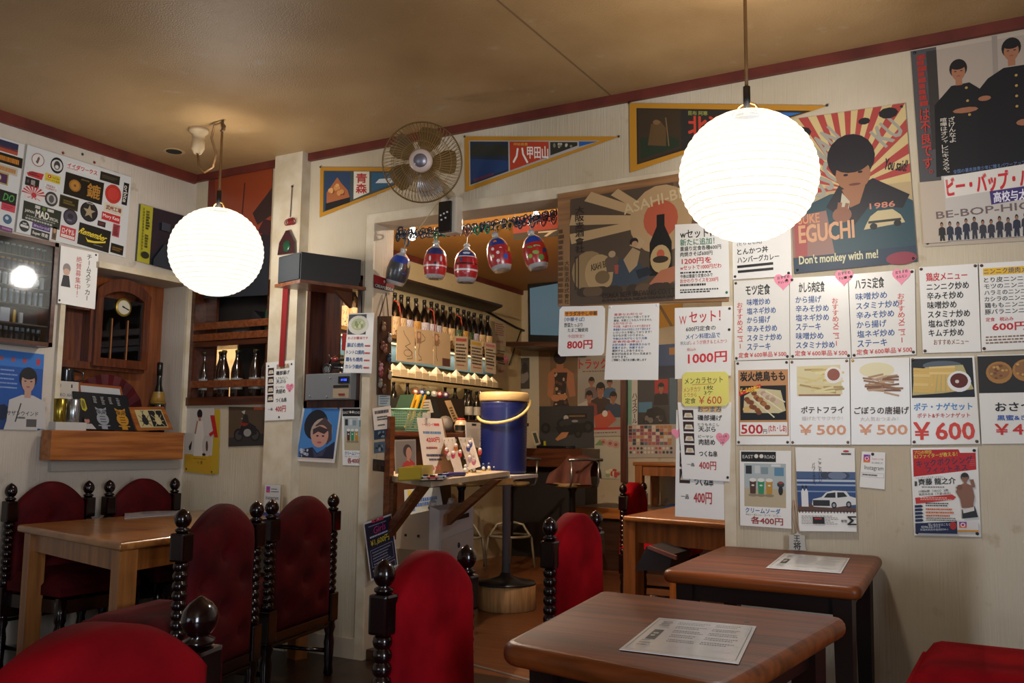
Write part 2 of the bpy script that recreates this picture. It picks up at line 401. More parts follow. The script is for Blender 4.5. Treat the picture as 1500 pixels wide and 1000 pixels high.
table('dining_table','orange wooden table beyond the opening behind the hanging menu strips',[xy(.75,912,755),(-1.33,4.80),(-1.30,5.85),(-2.13,6.02)],.75,.03,ORT,ORL,4,.085,.05,.12,.01)
# ================================================================== paper lanterns
# thin paper: part of the bulb's light passes straight through, the rest makes the paper itself glow
PAPER = bpy.data.materials.new('lit_paper'); PAPER.use_nodes = True
_n = PAPER.node_tree; _n.nodes.remove(_n.nodes['Principled BSDF'])
_e = _n.nodes.new('ShaderNodeEmission'); _e.inputs[0].default_value = (1,.95,.85,1); _e.inputs[1].default_value = 1.25
_t = _n.nodes.new('ShaderNodeBsdfTransparent'); _x = _n.nodes.new('ShaderNodeMixShader'); _x.inputs[0].default_value = .32
_n.links.new(_e.outputs[0],_x.inputs[1]); _n.links.new(_t.outputs[0],_x.inputs[2]); _n.links.new(_x.outputs[0],_n.nodes['Material Output'].inputs[0])
RIB = mat('#cbb693', .7, emit=.95)
def lantern(c, r, label, hook):
    root = thing('paper_lantern', label, 'lamp', c, 'paper lanterns')
    s = MB(PAPER); n = 23; pr = []
    a0 = math.asin(.22)
    for i in range(n*2+1):
        t = -PI/2+a0+(PI-2*a0)*i/(n*2); k = 1 if i%2==0 else .992
        pr.append((r*math.cos(t)*k, r*.965*math.sin(t)*k))
    s.lathe(pr, c, 40, cap=False); s.build('shade', root)
    rb = MB(RIB)
    for i in range(1,n):
        t = -PI/2+a0+(PI-2*a0)*i/n; rr = r*math.cos(t)*1.0005; z = r*.965*math.sin(t)
        rb.tube([(c.x+rr*math.cos(2*PI*k/40),c.y+rr*math.sin(2*PI*k/40),c.z+z) for k in range(40)],.0009,4,True)
    rb.build('wire_rib', root)
    lamp('lantern_bulb','POINT',c,LANTERN_W[0] if hook else LANTERN_W[1],(1,.94,.86),.06)
    top = c+Vector((0,0,r*.94))
    fr = MB(mat('#b78a4c',.5))
    fr.tube([top+Vector((-.05,0,-.005)),top+Vector((-.03,0,.03)),top+Vector((0,0,.045)),top+Vector((.03,0,.03)),top+Vector((.05,0,-.005))],.004,6)
    fr.tube([top+Vector((.05*math.cos(k*PI/8),.05*math.sin(k*PI/8),-.006)) for k in range(16)],.003,6,True); fr.build('wire_frame',root)
    CO = mat('#7d5a34',.5); BK = mat('#151313',.4)
    MB(BK).cyl(top+Vector((0,0,.0)),top+Vector((0,0,.10)),.013).build('lamp_holder',root)
    cd = MB(CO).tube([top+Vector((0,0,.10)),(c.x,c.y,(c.z+ZC)/2),(c.x,c.y,ZC-.05)],.0065,8)
    if hook:
        cd.tube([(c.x,c.y,ZC-.05),(c.x-.01,c.y,ZC-.012),(c.x-.06,c.y,ZC-.02),(c.x-.09,c.y+.01,ZC-.08),(c.x-.06,c.y+.02,ZC-.17),(c.x-.08,c.y+.02,ZC-.24),(c.x-.14,c.y+.02,ZC-.26),(c.x-.2,c.y+.03,ZC-.21),(c.x-.225,c.y+.04,ZC-.14)],.0065,8)
    cd.build('cord',root)
    if hook:
        MB(mat('#5a4128',.4)).tube([(c.x,c.y,ZC),(c.x,c.y,ZC-.02),(c.x+.015,c.y,ZC-.035),(c.x+.012,c.y,ZC-.055),(c.x-.008,c.y,ZC-.06)],.008,8).build('hook',root)
        MB(mat('#c9b08a',.5)).lathe([(.055,ZC),(.052,ZC-.02),(.035,ZC-.035),(.03,ZC-.06),(.036,ZC-.07),(.036,ZC-.11),(.02,ZC-.14)],(c.x-.225,c.y+.04,0),18).build('ceiling_rose',root)
    return root
cl = deep(4.80,317,369); lantern(cl,.2415,'round white paper lantern with a looped cord and ceiling rose, near the corner',True)
cr = deep(3.22,1096,258); lantern(cr,.2405,'round white paper lantern hanging before the poster wall on a straight cord',False)
# ================================================================== papers, posters, print
_G = {}
def glyphs(s, bold):
    k = (s,bold)
    if k in _G: return _G[k]
    c = bpy.data.curves.new('t','FONT'); c.body = s; c.resolution_u = 2; c.offset = bold
    o = bpy.data.objects.new('t',c); me = bpy.data.meshes.new_from_object(o)
    vs = [v.co.copy() for v in me.vertices]; ps = [tuple(p.vertices) for p in me.polygons]
    bpy.data.objects.remove(o); bpy.data.curves.remove(c); bpy.data.meshes.remove(me)
    if not vs: return None
    x0=min(v.x for v in vs);x1=max(v.x for v in vs);y0=min(v.y for v in vs);y1=max(v.y for v in vs)
    r = ([((v.x-x0)/max(x1-x0,1e-6),(y1-v.y)/max(y1-y0,1e-6)) for v in vs],ps,(x1-x0)/max(y1-y0,1e-6)); _G[k]=r; return r
PM = mat('#e9e6e0',.5); LAM = mat('#e6e2da',.35,coat=.75)
class Paper:
    """sheet with four 3D corners TL,TR,BR,BL; n points to the viewer's side. Print lives in (u,v), v downward."""
    def __init__(s, name, label, cat, C, n, m=None, off=(.002,)*4, group=None, th=.0008, clip=0, parent=None, poly=None):
        n = Vector(n).normalized(); s.n = n
        C = [Vector(c) for c in C]; e1,e2 = C[1]-C[0],C[3]-C[0]; d1,d2 = off[1]-off[0],off[3]-off[0]
        a11,a12,a22 = e1.dot(e1),e1.dot(e2),e2.dot(e2); dt = a11*a22-a12*a12
        g = e1*((d1*a22-d2*a12)/dt)+e2*((d2*a11-d1*a12)/dt)
        s.C = [c+n*(off[0]+g.dot(c-C[0])) for c in C]
        nn = (s.C[1]-s.C[0]).cross(s.C[3]-s.C[0]).normalized()
        s.C[2] -= nn*nn.dot(s.C[2]-s.C[0]); n = s.n = nn if nn.dot(n)>0 else -nn
        s.W = (s.C[1]-s.C[0]).length; s.H = (s.C[3]-s.C[0]).length; s.k = 0
        s.lay = {}; s.pr = MB(); s.th = th
        mb = MB(m or PM)
        if poly: pts = poly
        elif clip:
            a = clip; b = clip*s.W/s.H
            pts = [(a,0),(1-a,0),(1,b),(1,1-b),(1-a,1),(a,1),(0,1-b),(0,b)]
        else: pts = [(0,0),(1,0),(1,1),(0,1)]
        mb.prism([s.P(u,v) for u,v in pts], -n*th)
        s.o = mb.build(name,parent)
        if not parent: tag(s.o,label,cat,group)
    def P(s,u,v,h=0):
        a = s.C[0].lerp(s.C[1],u); b = s.C[3].lerp(s.C[2],u); return a.lerp(b,v)+s.n*h
    def h(s): s.k += 1; return .0004+.00004*s.k
    def poly(s, pts, c, rough=.5):
        m = c if not isinstance(c,str) else mat(c,rough); s.pr.m(m); h = s.h()
        s.pr.poly([s.P(u,v,h) for u,v in pts]); return s
    def rect(s,u0,v0,u1,v1,c): return s.poly([(u0,v0),(u1,v0),(u1,v1),(u0,v1)],c)
    def ell(s,u,v,ru,rv,c,n=18,a0=0,a1=2*PI): return s.poly([(u+ru*math.cos(a0+(a1-a0)*i/n),v+rv*math.sin(a0+(a1-a0)*i/n)) for i in range(n+(a1-a0<6.2))],c)
    def circ(s,u,v,r,c): return s.ell(u,v,r,r*s.W/s.H,c)
    def line(s,u0,v0,u1,v1,w,c):
        dx,dy = (u1-u0)*s.W,(v1-v0)*s.H; L = math.hypot(dx,dy) or 1; nx,ny = -dy/L*w/2/s.W*s.W, dx/L*w/2/s.H*s.W
        nx = -dy/L*w/2; ny = dx/L*w/2*s.W/s.H
        return s.poly([(u0+nx,v0+ny),(u1+nx,v1+ny),(u1-nx,v1-ny),(u0-nx,v0-ny)],c)
    def frame(s,u0,v0,u1,v1,w,c):
        wv = w*s.W/s.H
        s.rect(u0,v0,u1,v0+wv,c); s.rect(u0,v1-wv,u1,v1,c); s.rect(u0,v0,u0+w,v1,c); return s.rect(u1-w,v0,u1,v1,c)
    def t(s, txt, u0,v0,u1,v1, c='#1a1a1a', b=.02, rot=0, vert=False, slant=0):
        m = mat(c,.5) if isinstance(c,str) else c; s.pr.m(m); h = s.h()
        if vert:
            n = len(txt)
            for i,ch in enumerate(txt):
                if ch == ' ': continue
                a = v0+(v1-v0)*i/n; q = (v1-v0)/n
                if ch == 'ー': s.pr.poly([s.P((u0+u1)/2+k*(u1-u0)*.07,a+q*f,h) for k,f in ((-1,.1),(1,.1),(1,.9),(-1,.9))]); continue
                if ch == '。': s.t(ch,u0+(u1-u0)*.62,a+q*.06,u1,a+q*.34,c,b)
                elif ch in 'ッャュョっゃゅょ': s.t(ch,u0+(u1-u0)*.3,a+q*.06,u1,a+q*.72,c,b)
                elif ch == '！': s.t(ch,u0+(u1-u0)*.42,a+q*.06,u0+(u1-u0)*.58,a+q*.94,c,b)
                else: s.t(ch,u0,a+q*.06,u1,a+q*.94,c,b)
            return s
        g = glyphs(txt,min(b,0))
        if not g: return s
        cu,cv = (u0+u1)/2,(v0+v1)/2; ca,sa = math.cos(math.radians(rot)),math.sin(math.radians(rot)); R = s.W/s.H
        e = max(b,0)*.55*(v1-v0)/R
        for ex,ey in (((-e,-e),(e,e),(e,-e),(-e,e)) if b>.012 else ((0,0),)):
            V = []
            for x,y in g[0]:
                du = (u0+(u1-u0)*x-cu)+ex+slant*(.5-y)*(u1-u0)*.1; dv = (v0+(v1-v0)*y-cv)/R+ey
                V.append(s.pr.bm.verts.new(s.P(cu+du*ca+dv*sa, cv+(dv*ca-du*sa)*R, h)))
            for p in g[1]: s.pr.face([V[i] for i in p])
            h += .00001
        return s
    def bars(s,u0,v0,u1,v1,n,c,fill=.45,jit=.25,seed=1):
        r = random.Random(seed); dv = (v1-v0)/n
        for i in range(n):
            s.rect(u0,v0+dv*i+dv*(1-fill)/2,u1-(u1-u0)*jit*r.random(),v0+dv*(i+1)-dv*(1-fill)/2,c)
        return s
    def words(s,u0,v0,u1,v1,n,c,seed=1,fill=.5):
        """lines of unreadably small writing: short dashes"""
        r = random.Random(seed); dv = (v1-v0)/n
        for i in range(n):
            u = u0; e = u1-(u1-u0)*.3*r.random()
            while u < e:
                w = (u1-u0)*(.03+.05*r.random()); s.rect(u,v0+dv*i+dv*(1-fill)/2,min(u+w,u1),v0+dv*(i+1)-dv*(1-fill)/2,c); u += w+(u1-u0)*.02
        return s
    def figure(s,u,v,hh,skin='#b98468',hair='#1b1514',top='#22304a',ru=None,bust=True,tilt=0):
        """a plain head-and-shoulders print; hh = head half height in v"""
        R = s.H/s.W; rw = hh*R*.74
        s.poly([(u-rw*2.6,v+hh*4.2),(u-rw*2.3,v+hh*1.75),(u-rw*.7,v+hh*1.25),(u+rw*.7,v+hh*1.25),(u+rw*2.3,v+hh*1.75),(u+rw*2.6,v+hh*4.2)],top) if bust else None
        s.rect(u-rw*.42,v+hh*.5,u+rw*.42,v+hh*1.5,skin)
        s.ell(u+tilt*rw*.3,v-hh*.25,rw*1.12,hh*1.0,hair); s.ell(u,v+hh*.08,rw*.86,hh*.92,skin)
        s.ell(u+tilt*rw*.2,v-hh*.62,rw*1.0,hh*.48,hair)
        for k in (-1,1): s.ell(u+k*rw*.38,v+hh*.02,rw*.16,hh*.06,'#241814',8)
        s.ell(u,v+hh*.52,rw*.26,hh*.06,'#8a4a44',8); return s
    def photo_noise(s,u0,v0,u1,v1,n,cols,seed=1,sz=(.03,.12)):
        r = random.Random(seed)
        for i in range(n):
            a,b = r.uniform(*sz),r.uniform(*sz)*s.W/s.H; u = r.uniform(u0+a,u1-a) if u1-u0>2*a else (u0+u1)/2; v = r.uniform(v0+b,v1-b) if v1-v0>2*b else (v0+v1)/2
            s.ell(u,v,min(a,(u1-u0)/2),min(b,(v1-v0)/2),r.choice(cols),10)
        return s
    def heart(s,u,v,r,c):
        R = s.W/s.H; pts = []
        for i in range(28):
            t = 2*PI*i/28; x = 16*math.sin(t)**3; y = 13*math.cos(t)-5*math.cos(2*t)-2*math.cos(3*t)-math.cos(4*t)
            pts.append((u+x/17*r,v-y/17*r*R))
        return s.poly(pts,c)
    def pin(s,u,v,c='#2a2522'):
        p = s.P(u,v); M = s.n.to_track_quat('Z','Y').to_matrix()
        MB(mat(c,.35,coat=.4)).lathe([(.0055,0),(.0062,.002),(.004,.0045),(.001,.0055)],p,10,M).build('thumbtack',s.o); return s
    def pins(s,c='#2a2522',d=.035,which=(0,1,2,3)):
        e = d*s.W/s.H
        for k in which: s.pin(*((d,e),(1-d,e),(1-d,1-e),(d,1-e))[k],c)
        return s
    def done(s, name='lettering'):
        if len(s.pr.bm.verts): s.pr.build(name,s.o,fix=False)
        else: s.pr.bm.free()
        return s.o
def Yp(name,label,cat,px,lvl=0,m=None,Y=None,**k):
    """sheet on a wall facing the room (-Y); lvl = how many sheets lie under it"""
    Y = YW if Y is None else Y
    C = [onY(Y-.0015-.0022*lvl,*p) for p in px]
    return Paper(name,label,cat,C,(0,-1,0),m,**k)
def Xp(name,label,cat,px,lvl=0,m=None,X=None,**k):
    X = XL if X is None else X
    C = [onX(X+.0015+.0022*lvl,*p) for p in px]
    return Paper(name,label,cat,C,(1,0,0),m,**k)
RED='#c4232b'; BLU='#24508f'; BLK='#191919'; PNK='#ee8fa6'
# ================================================================== the poster wall
MG='menus taped over the poster wall'
# --- wide rows of menus
def teishoku(px,label,title,items,side,tu,hx,lvl=1):
    p = Yp('menu_sheet',label,'menu sheet',px,lvl,LAM,group=MG)
    p.t(title,tu,.06,tu+.44,.19,BLK,.03)
    L = .24 if side=='l' else .10
    for i,(s,w) in enumerate(items):
        v = .235+.112*i; p.t(s,L,v,L+w,v+.085,BLU,.025)
    U = .06 if side=='l' else (.72 if side=='r' else .74)
    p.t('おすすめメニュー',U,.27,U+.10,.86,'#cf4a44',.02,vert=True)
    p.t('定食￥600単品￥500',.08,.905,.94,.97,'#cc4038',.025)
    p.pins('#3a2a1c',.04)
    p.done()
    hp = Yp('heart_note',hx[1],'note',[(hx[0][0]-14,hx[0][1]-14),(hx[0][0]+15,hx[0][1]-15),(hx[0][0]+15,hx[0][1]+14),(hx[0][0]-14,hx[0][1]+15)],lvl+1,mat(PNK,.5),
        poly=[(.5+16*math.sin(2*PI*i/28)**3/34,.45-(13*math.cos(2*PI*i/28)-5*math.cos(4*PI*i/28)-2*math.cos(6*PI*i/28)-math.cos(8*PI*i/28))/34) for i in range(28)],group='pink heart notes on the set-meal menus')
    hp.t('おすすめ',.2,.18,.82,.34,BLK,.02,8); hp.t(hx[2],.24,.42,.78,.57,BLK,.02,8); hp.done()
J1=[('味噌炒め',.42),('塩ネギ炒め',.52),('から揚げ',.42),('辛みそ炒め',.54),('スタミナ炒め',.62),('ステーキ',.42)]
J2=[('から揚げ',.44),('辛みそ炒め',.56),('塩ネギ炒め',.56),('ステーキ',.42),('味噌炒め',.46),('スタミナ炒め',.64)]
J3=[('味噌炒め',.48),('スタミナ炒め',.66),('辛みそ炒め',.58),('から揚げ',.46),('塩ネギ炒め',.58),('ステーキ',.46)]
teishoku([(1075,412),(1156,407),(1157,525),(1076,528)],'laminated menu headed モツ定食, blue dishes and a heart at its corner','モツ定食',J1,'l',.22,((1147,413),'pink heart note at the corner of the モツ定食 menu','チョレモン'))
teishoku([(1157,407),(1242,403),(1247,524),(1158,525)],'laminated menu headed かしら肉定食, in the middle of three set-meal sheets','かしら肉定食',J2,'r',.16,((1236,407),'pink heart note at the corner of the かしら肉定食 menu','チョレモン'))
teishoku([(1243,402),(1340,394),(1342,519),(1248,524)],'laminated menu headed ハラミ定食, beside the sheet headed 鶏皮メニュー','ハラミ定食',J3,'x',.10,((1320,405),'pink heart note at the corner of the ハラミ定食 menu','ホルモン'))
p = Yp('menu_sheet','white menu headed 鶏皮メニュー in red with black dishes','menu sheet',[(1346,391.5),(1432,386),(1437,515),(1352,517)],1,group=MG)
p.t('鶏皮メニュー',.12,.075,.82,.17,RED,.03)
for i,(s,w) in enumerate([('ニンニク炒め',.72),('辛みそ炒め',.62),('味噌炒め',.5),('スタミナ炒め',.72),('塩ねぎ炒め',.62),('キムチ炒め',.6)]): p.t(s,.12,.195+.107*i,.12+w,.28+.107*i,BLK,.03)
p.t('おすすめメニュー',.2,.85,.8,.91,'#8a5a3a',.02); p.pins('#4a241c',.04,(0,1,3)); p.done()
p = Yp('menu_sheet','white menu headed ニンニク焼肉メニュー on a yellow strip, cut by the frame','menu sheet',[(1434,386),(1532,380),(1535,510),(1438,514)],2,group=MG)
p.rect(.06,.06,1,.14,'#e7b72c').t('ニンニク焼肉メニュー',.07,.065,1.0,.13,'#3a4a6a',.02)
for i,s in enumerate(['とり皮ニンニク炒め','モツのニンニク炒め','ハラミのニンニク炒め','カシラのニンニク炒め','鶏ももニンニク炒め','豚バラニンニク炒め']): p.t(s,.07,.165+.073*i,.97,.225+.073*i,BLK,.02)
p.t('定食　税込み',.08,.625,.5,.67,RED,.02).t('600円',.18,.69,.7,.78,RED,.05).words(.07,.83,.9,.93,3,'#8b6a58',3).pins('#4a241c',.04,(0,3)); p.done()
# --- picture row
p = Yp('menu_sheet','yakitori menu with a skewer photo on brown and a red 500円','menu sheet',[(1077.6,529),(1156,527),(1157.6,651),(1079,651)],1,LAM,group=MG)
p.rect(.05,.11,.98,.9,'#c08a5a').t('炭火焼鳥もも',.09,.13,.92,.245,BLK,.05)
p.rect(.08,.30,.94,.71,'#15181d').poly([(.16,.42),(.42,.33),(.84,.36),(.93,.60),(.80,.63),(.14,.62)],'#cdbf92')
for a in ((.30,.44,.72,.68),(.44,.40,.86,.60),(.56,.36,.92,.50)): p.line(*a,.022,'#e2d6b4')
rr = random.Random(3)
for (x,y,x1,y1),c in (((.22,.46,.42,.62),'#8a4a22'),((.34,.40,.58,.56),'#a56a3a'),((.46,.36,.76,.50),'#b59a80')):
    for k in range(7): p.ell(x+(x1-x)*k/6+rr.uniform(-.02,.02),y+(y1-y)*k/6+rr.uniform(-.015,.015),.055,.03,c if k%2 else '#7a4426' if c!='#b59a80' else '#d0b8a0',9)
p.ell(.20,.58,.07,.035,'#d8b070').poly([(.06,.37),(.47,.28),(.48,.32),(.07,.42)],'#d0302a').t('ビールのお供に！',.09,.31,.46,.38,'#f2e04a',.02,8)
p.rect(.075,.735,.955,.885,'#efece6').t('500',.1,.765,.5,.87,RED,.05).t('円',.51,.82,.58,.87,BLK,.03).t('(たれ・しお)',.61,.77,.94,.86,RED,.03)
p.pins('#4b3322',.045); p.done()
def foodsheet(px,label,name,sub,price,cols,lvl=1,faded=True,nc='#40302a',pc='#e0a080'):
    p = Yp('menu_sheet',label,'menu sheet',px,lvl,LAM,group=MG); return p
p = Yp('menu_sheet','faded menu reading ポテトフライ ￥500 under a photo of chips and ketchup','menu sheet',[(1157,527),(1244,525),(1246,651),(1158,651)],2,LAM,group=MG)
p.poly([(.12,.08),(.85,.07),(.88,.42),(.12,.43)],'#dccfa2')
for k in range(22): y=.12+.013*k+rr.uniform(-.01,.01); x=rr.uniform(.1,.6); p.line(x,y,x+.32,y+rr.uniform(-.06,.06),.035,rr.choice(['#d9c78a','#cbb573','#e4d7a4','#b39a66']))
p.line(.15,.42,.85,.425,.03,'#9c7456').circ(.74,.19,.15,'#eae4da').circ(.74,.185,.105,'#96594a').t('ポテトフライ',.19,.555,.9,.635,'#4a342c',.03).t('揚げたてサクサク！',.2,.67,.88,.72,'#c9bfb6',.01).t('￥500',.16,.77,.93,.885,'#e2a27c',.045).pins('#7a5a3a',.04); p.done()
p = Yp('menu_sheet','faded menu reading ごぼうの唐揚げ ￥500 under a heap of brown strips','menu sheet',[(1246,525),(1332,523.5),(1334,651),(1247,651)],1,LAM,group=MG)
p.ell(.45,.14,.3,.09,'#e3dab2')
for k in range(26): a=rr.uniform(-.5,.5); x=rr.uniform(.2,.62); y=rr.uniform(.22,.40); p.line(x,y,x+.28*math.cos(a),y+.1*math.sin(a),.035,rr.choice(['#9a7358','#b08b6c','#86604a','#c0a182']))
p.t('ごぼうの唐揚げ',.06,.565,.98,.65,'#4a342c',.03).t('大人気おつまみ！',.16,.68,.8,.73,'#c9bfb6',.01).t('￥500',.14,.77,.95,.885,'#e2a27c',.045).pins('#c9a24a',.04,(0,)); p.done()
p = Yp('menu_sheet','menu with chips and dip on a dark tray, red ￥600 below','menu sheet',[(1333,523),(1427,521),(1436,650),(1335,651)],2,LAM,group=MG)
p.rect(.02,.02,.97,.47,'#1b2026').ell(.5,.1,.3,.05,'#56616b').poly([(.03,.44),(.06,.2),(.25,.12),(.82,.1),(.96,.38),(.5,.42)],'#b9ab74')
for k in range(8): p.line(.05,.14+.035*k,.36,.15+.036*k+rr.uniform(-.01,.01),.05,rr.choice(['#d6b264','#c39a4c','#dfc07a']))
for k in range(6): p.line(.34+.06*k,.2,.28+.075*k,.40,.05,rr.choice(['#d6b264','#c39a4c','#e2c583']))
for k in range(4): p.line(.3,.13+.02*k,.7,.12+.025*k,.04,rr.choice(['#d6b264','#e2c583']))
p.ell(.75,.29,.18,.12,'#e6e4e2').ell(.75,.28,.135,.085,'#5c2018').ell(.72,.29,.03,.02,'#d8c8c0')
p.t('ポテ・ナゲセット',.05,.53,.92,.615,'#3f86c4',.03).t('ポテト&チキンナゲット',.1,.645,.88,.70,'#c8453e',.02).t('￥600',.04,.75,.93,.945,'#d8463c',.045).pins('#5a3a20',.045,(0,2,3)); p.done()
p = Yp('menu_sheet','menu with browned sweet potato rounds, cut off by the frame','menu sheet',[(1431.5,520.5),(1530,518),(1534,649),(1438,650)],1,LAM,group=MG)
p.rect(0,.01,1,.43,'#23211f')
for u,v in ((.32,.2),(.72,.18)):
    p.ell(u,v,.2,.125,'#a8763a').ell(u,v-.01,.16,.09,'#8d6238')
    for k in range(14): p.ell(u+rr.uniform(-.13,.13),v+rr.uniform(-.08,.07),.025,.014,rr.choice(['#c89a54','#6f4526','#b98a4a']),8)
p.line(.05,.33,.6,.36,.05,'#5a5b5c').t('おさつバター',.24,.54,1.25,.64,BLK,.035) if False else p.t('おさつ',.24,.54,.80,.635,BLK,.035)
p.t('黒蜜&きなこ',.26,.68,.98,.74,'#2c57a8',.03).t('￥400',.22,.78,.98,.9,'#cc2e2c',.045); p.done()
# --- top menu behind the lantern
p = Yp('menu_sheet','white handwritten menu half behind the lantern, ending in two black strokes','menu sheet',[(1070,320),(1158,313),(1160,404),(1073,409.6)],1,group=MG)
p.t('(とりもも肉)',.10,.40,.52,.46,BLK,.02,2).t('とんかつ丼',.10,.50,.62,.60,BLK,.035,2).t('ハンバーグカレー',.10,.63,.80,.73,BLK,.03,2).line(.09,.80,.70,.78,.045,BLK).line(.10,.88,.70,.865,.045,BLK).pins(BLK,.05,(2,3)); p.done()
# --- manga-style poster : plain generic stand-in of the same size and colours, its words kept
POSTER = mat('#b9a27a',.3,coat=.9)
p = Yp('poster','large film-covered poster of red and cream rays over dark teal','poster',[(1153,176),(1326,151),(1344,383),(1163.4,401)],1,POSTER)
for k in range(14):
    a0 = PI+PI*k/14*1.0; a1 = a0+PI/28
    def edge(a):
        dx,dy = math.cos(a),math.sin(a); L = min((.5/abs(dx)) if abs(dx)>1e-6 else 9,(.5/abs(dy)) if abs(dy)>1e-6 else 9); return (.5+dx*L,.5+dy*L)
    p.poly([(.5,.5),edge(a0),edge(a1)],'#a8413c')
    p.poly([(.5,.5),edge(a0+PI/28),edge(a1+PI/28)],'#c9b27c')
p.t('ONAN',.05,.15,.47,.31,'#9b978a',.04,38).t('KUSO',.05,.36,.47,.52,'#9b978a',.04,38).t('KU',.74,.10,.94,.24,'#9b978a',.04,38)
p.poly([(.0,.72),(.12,.58),(.34,.52),(.72,.52),(.96,.60),(1,.62),(1,1),(0,1)],'#24444e').poly([(0,.64),(.30,.62),(.36,.94),(0,.96)],'#8f6a60').poly([(.02,.66),(.14,.66),(.12,.92),(.02,.93)],'#a04a46')
p.poly([(.30,.60),(.42,.47),(.54,.50),(.70,.45),(.98,.58),(.92,.66),(.66,.62),(.52,.74),(.40,.66)],'#201e25').poly([(.44,.50),(.64,.48),(.58,.60),(.50,.62)],'#9a6a4c').poly([(.44,.52),(.50,.58),(.48,.66),(.42,.60)],'#bdb49c')
p.ell(.53,.30,.20,.15,'#1d1820').ell(.54,.41,.145,.105,'#9a6a4c').ell(.53,.31,.17,.09,'#1d1820').ell(.48,.41,.02,.008,'#1d1820').ell(.60,.40,.02,.008,'#1d1820').ell(.55,.475,.05,.008,'#6a3a34').ell(.43,.66,.08,.05,'#8a5c46').line(.40,.66,.42,.58,.035,'#8a5c46').line(.45,.66,.48,.59,.03,'#8a5c46')
for u,v,r in ((.12,.1,.09),(.66,.08,.05),(.86,.05,.08)): p.ell(u,v,r,r*.45,'#1e1a20',9)
p.t('You said!',.80,.35,.98,.42,BLK,.03,-14).t('SUKE',.06,.63,.24,.69,'#c98a62',.04).t('EGUCHI',.06,.70,.52,.81,'#cf9a72',.05).t('1986',.66,.61,.86,.645,'#c9826a',.05)
p.poly([(.62,.74),(.66,.69),(.72,.66),(.84,.66),(.9,.70),(.93,.75),(.6,.77)],'#bfae84').rect(.64,.72,.9,.735,'#2a2a2a').ell(.68,.755,.03,.02,'#17171a').ell(.87,.75,.03,.02,'#17171a')
p.rect(0,.9,1,1,'#1d3448').ell(.88,.97,.12,.04,'#8a3040').t("Don't monkey with me!",.05,.895,.70,.965,'#cfc9a0',.03,-1).pins(BLK,.03,(1,2,3)); p.done()
# --- cinema poster : two generic youths in black uniforms, words kept
p = Yp('poster','tall film poster with two people in buttoned black uniforms','poster',[(1334,74),(1530,40),(1535,351),(1354,361.6)],1,mat('#b9aa98',.3,coat=.9))
p.rect(0,.005,.20,.98,'#4d4b4d').rect(.12,.02,.28,.52,'#37322f').rect(.20,.02,1,.5,'#a8998a').rect(.62,0,.66,.45,'#95887c')
p.poly([(.14,.66),(.16,.30),(.30,.215),(.44,.21),(.54,.26),(.56,.66)],'#111114').poly([(.48,.66),(.50,.26),(.58,.205),(.70,.165),(.86,.165),(1,.22),(1,.66)],'#0d0d10')
for u,v,hh in ((.36,.145,.048),(.76,.085,.05)): p.figure(u,v,hh,'#a06a4c','#151112',bust=False)
for u,v in ((.415,.235),(.42,.30),(.43,.37),(.79,.21),(.79,.26),(.79,.31),(.79,.36)): p.circ(u,v,.011,'#b08a4a')
p.ell(.40,.345,.10,.014,'#9a6448',10).ell(.55,.30,.05,.013,'#9a6448',10).ell(.84,.44,.06,.016,'#9a6448',10)
p.words(.045,.03,.115,.30,9,'#b5382f',4,.8).t('は不良です。',.04,.31,.115,.68,'#b5382f',.03,vert=True).t('ざけんなよ',.265,.37,.315,.50,'#cfc6b8',.02,vert=True).t('喧嘩はオシャレにキメろや。',.20,.37,.25,.66,'#cfc6b8',.02,vert=True)
p.rect(.18,.66,1,.98,'#bdb6ae').rect(.0,.68,.2,.985,'#b9aa98').poly([(.2,.665),(1,.635),(1,.735),(.21,.77)],'#d9d2c8').t('ビー・バップ・ハイ',.22,.665,.95,.755,'#c42830',.05,2.5)
p.poly([(.56,.755),(1,.74),(1,.795),(.57,.82)],'#3c2f6c').t('高校与太郎行',.59,.758,.98,.808,'#e6e0ea',.03,2).t('全国の暴走族青少年に贈るパワーアップ第3弾',.28,.628,.92,.648,'#6f88b8',.01,2)
p.t('BE-BOP-HIGH',.12,.825,.98,.86,'#6c5a5a',.04,2)
for k in range(13):
    u=.16+.067*k; c=rr.choice(['#17181d','#23283a','#1b1a1c','#30303a']); q=.895+rr.uniform(-.012,.012); p.poly([(u-.022,.978),(u-.019,q+.045),(u-.031,q+.05),(u-.027,q+.014),(u-.01,q+.006),(u+.01,q+.006),(u+.027,q+.014),(u+.031,q+.05),(u+.019,q+.045),(u+.022,.978),(u+.004,.978),(u,q+.06),(u-.004,.978)],c); p.ell(u,q-.006,.013,.013,'#141214',9); p.ell(u,q-.002,.010,.009,'#9a6c50',8)
p.pins(BLK,.03,(0,3)); p.done()
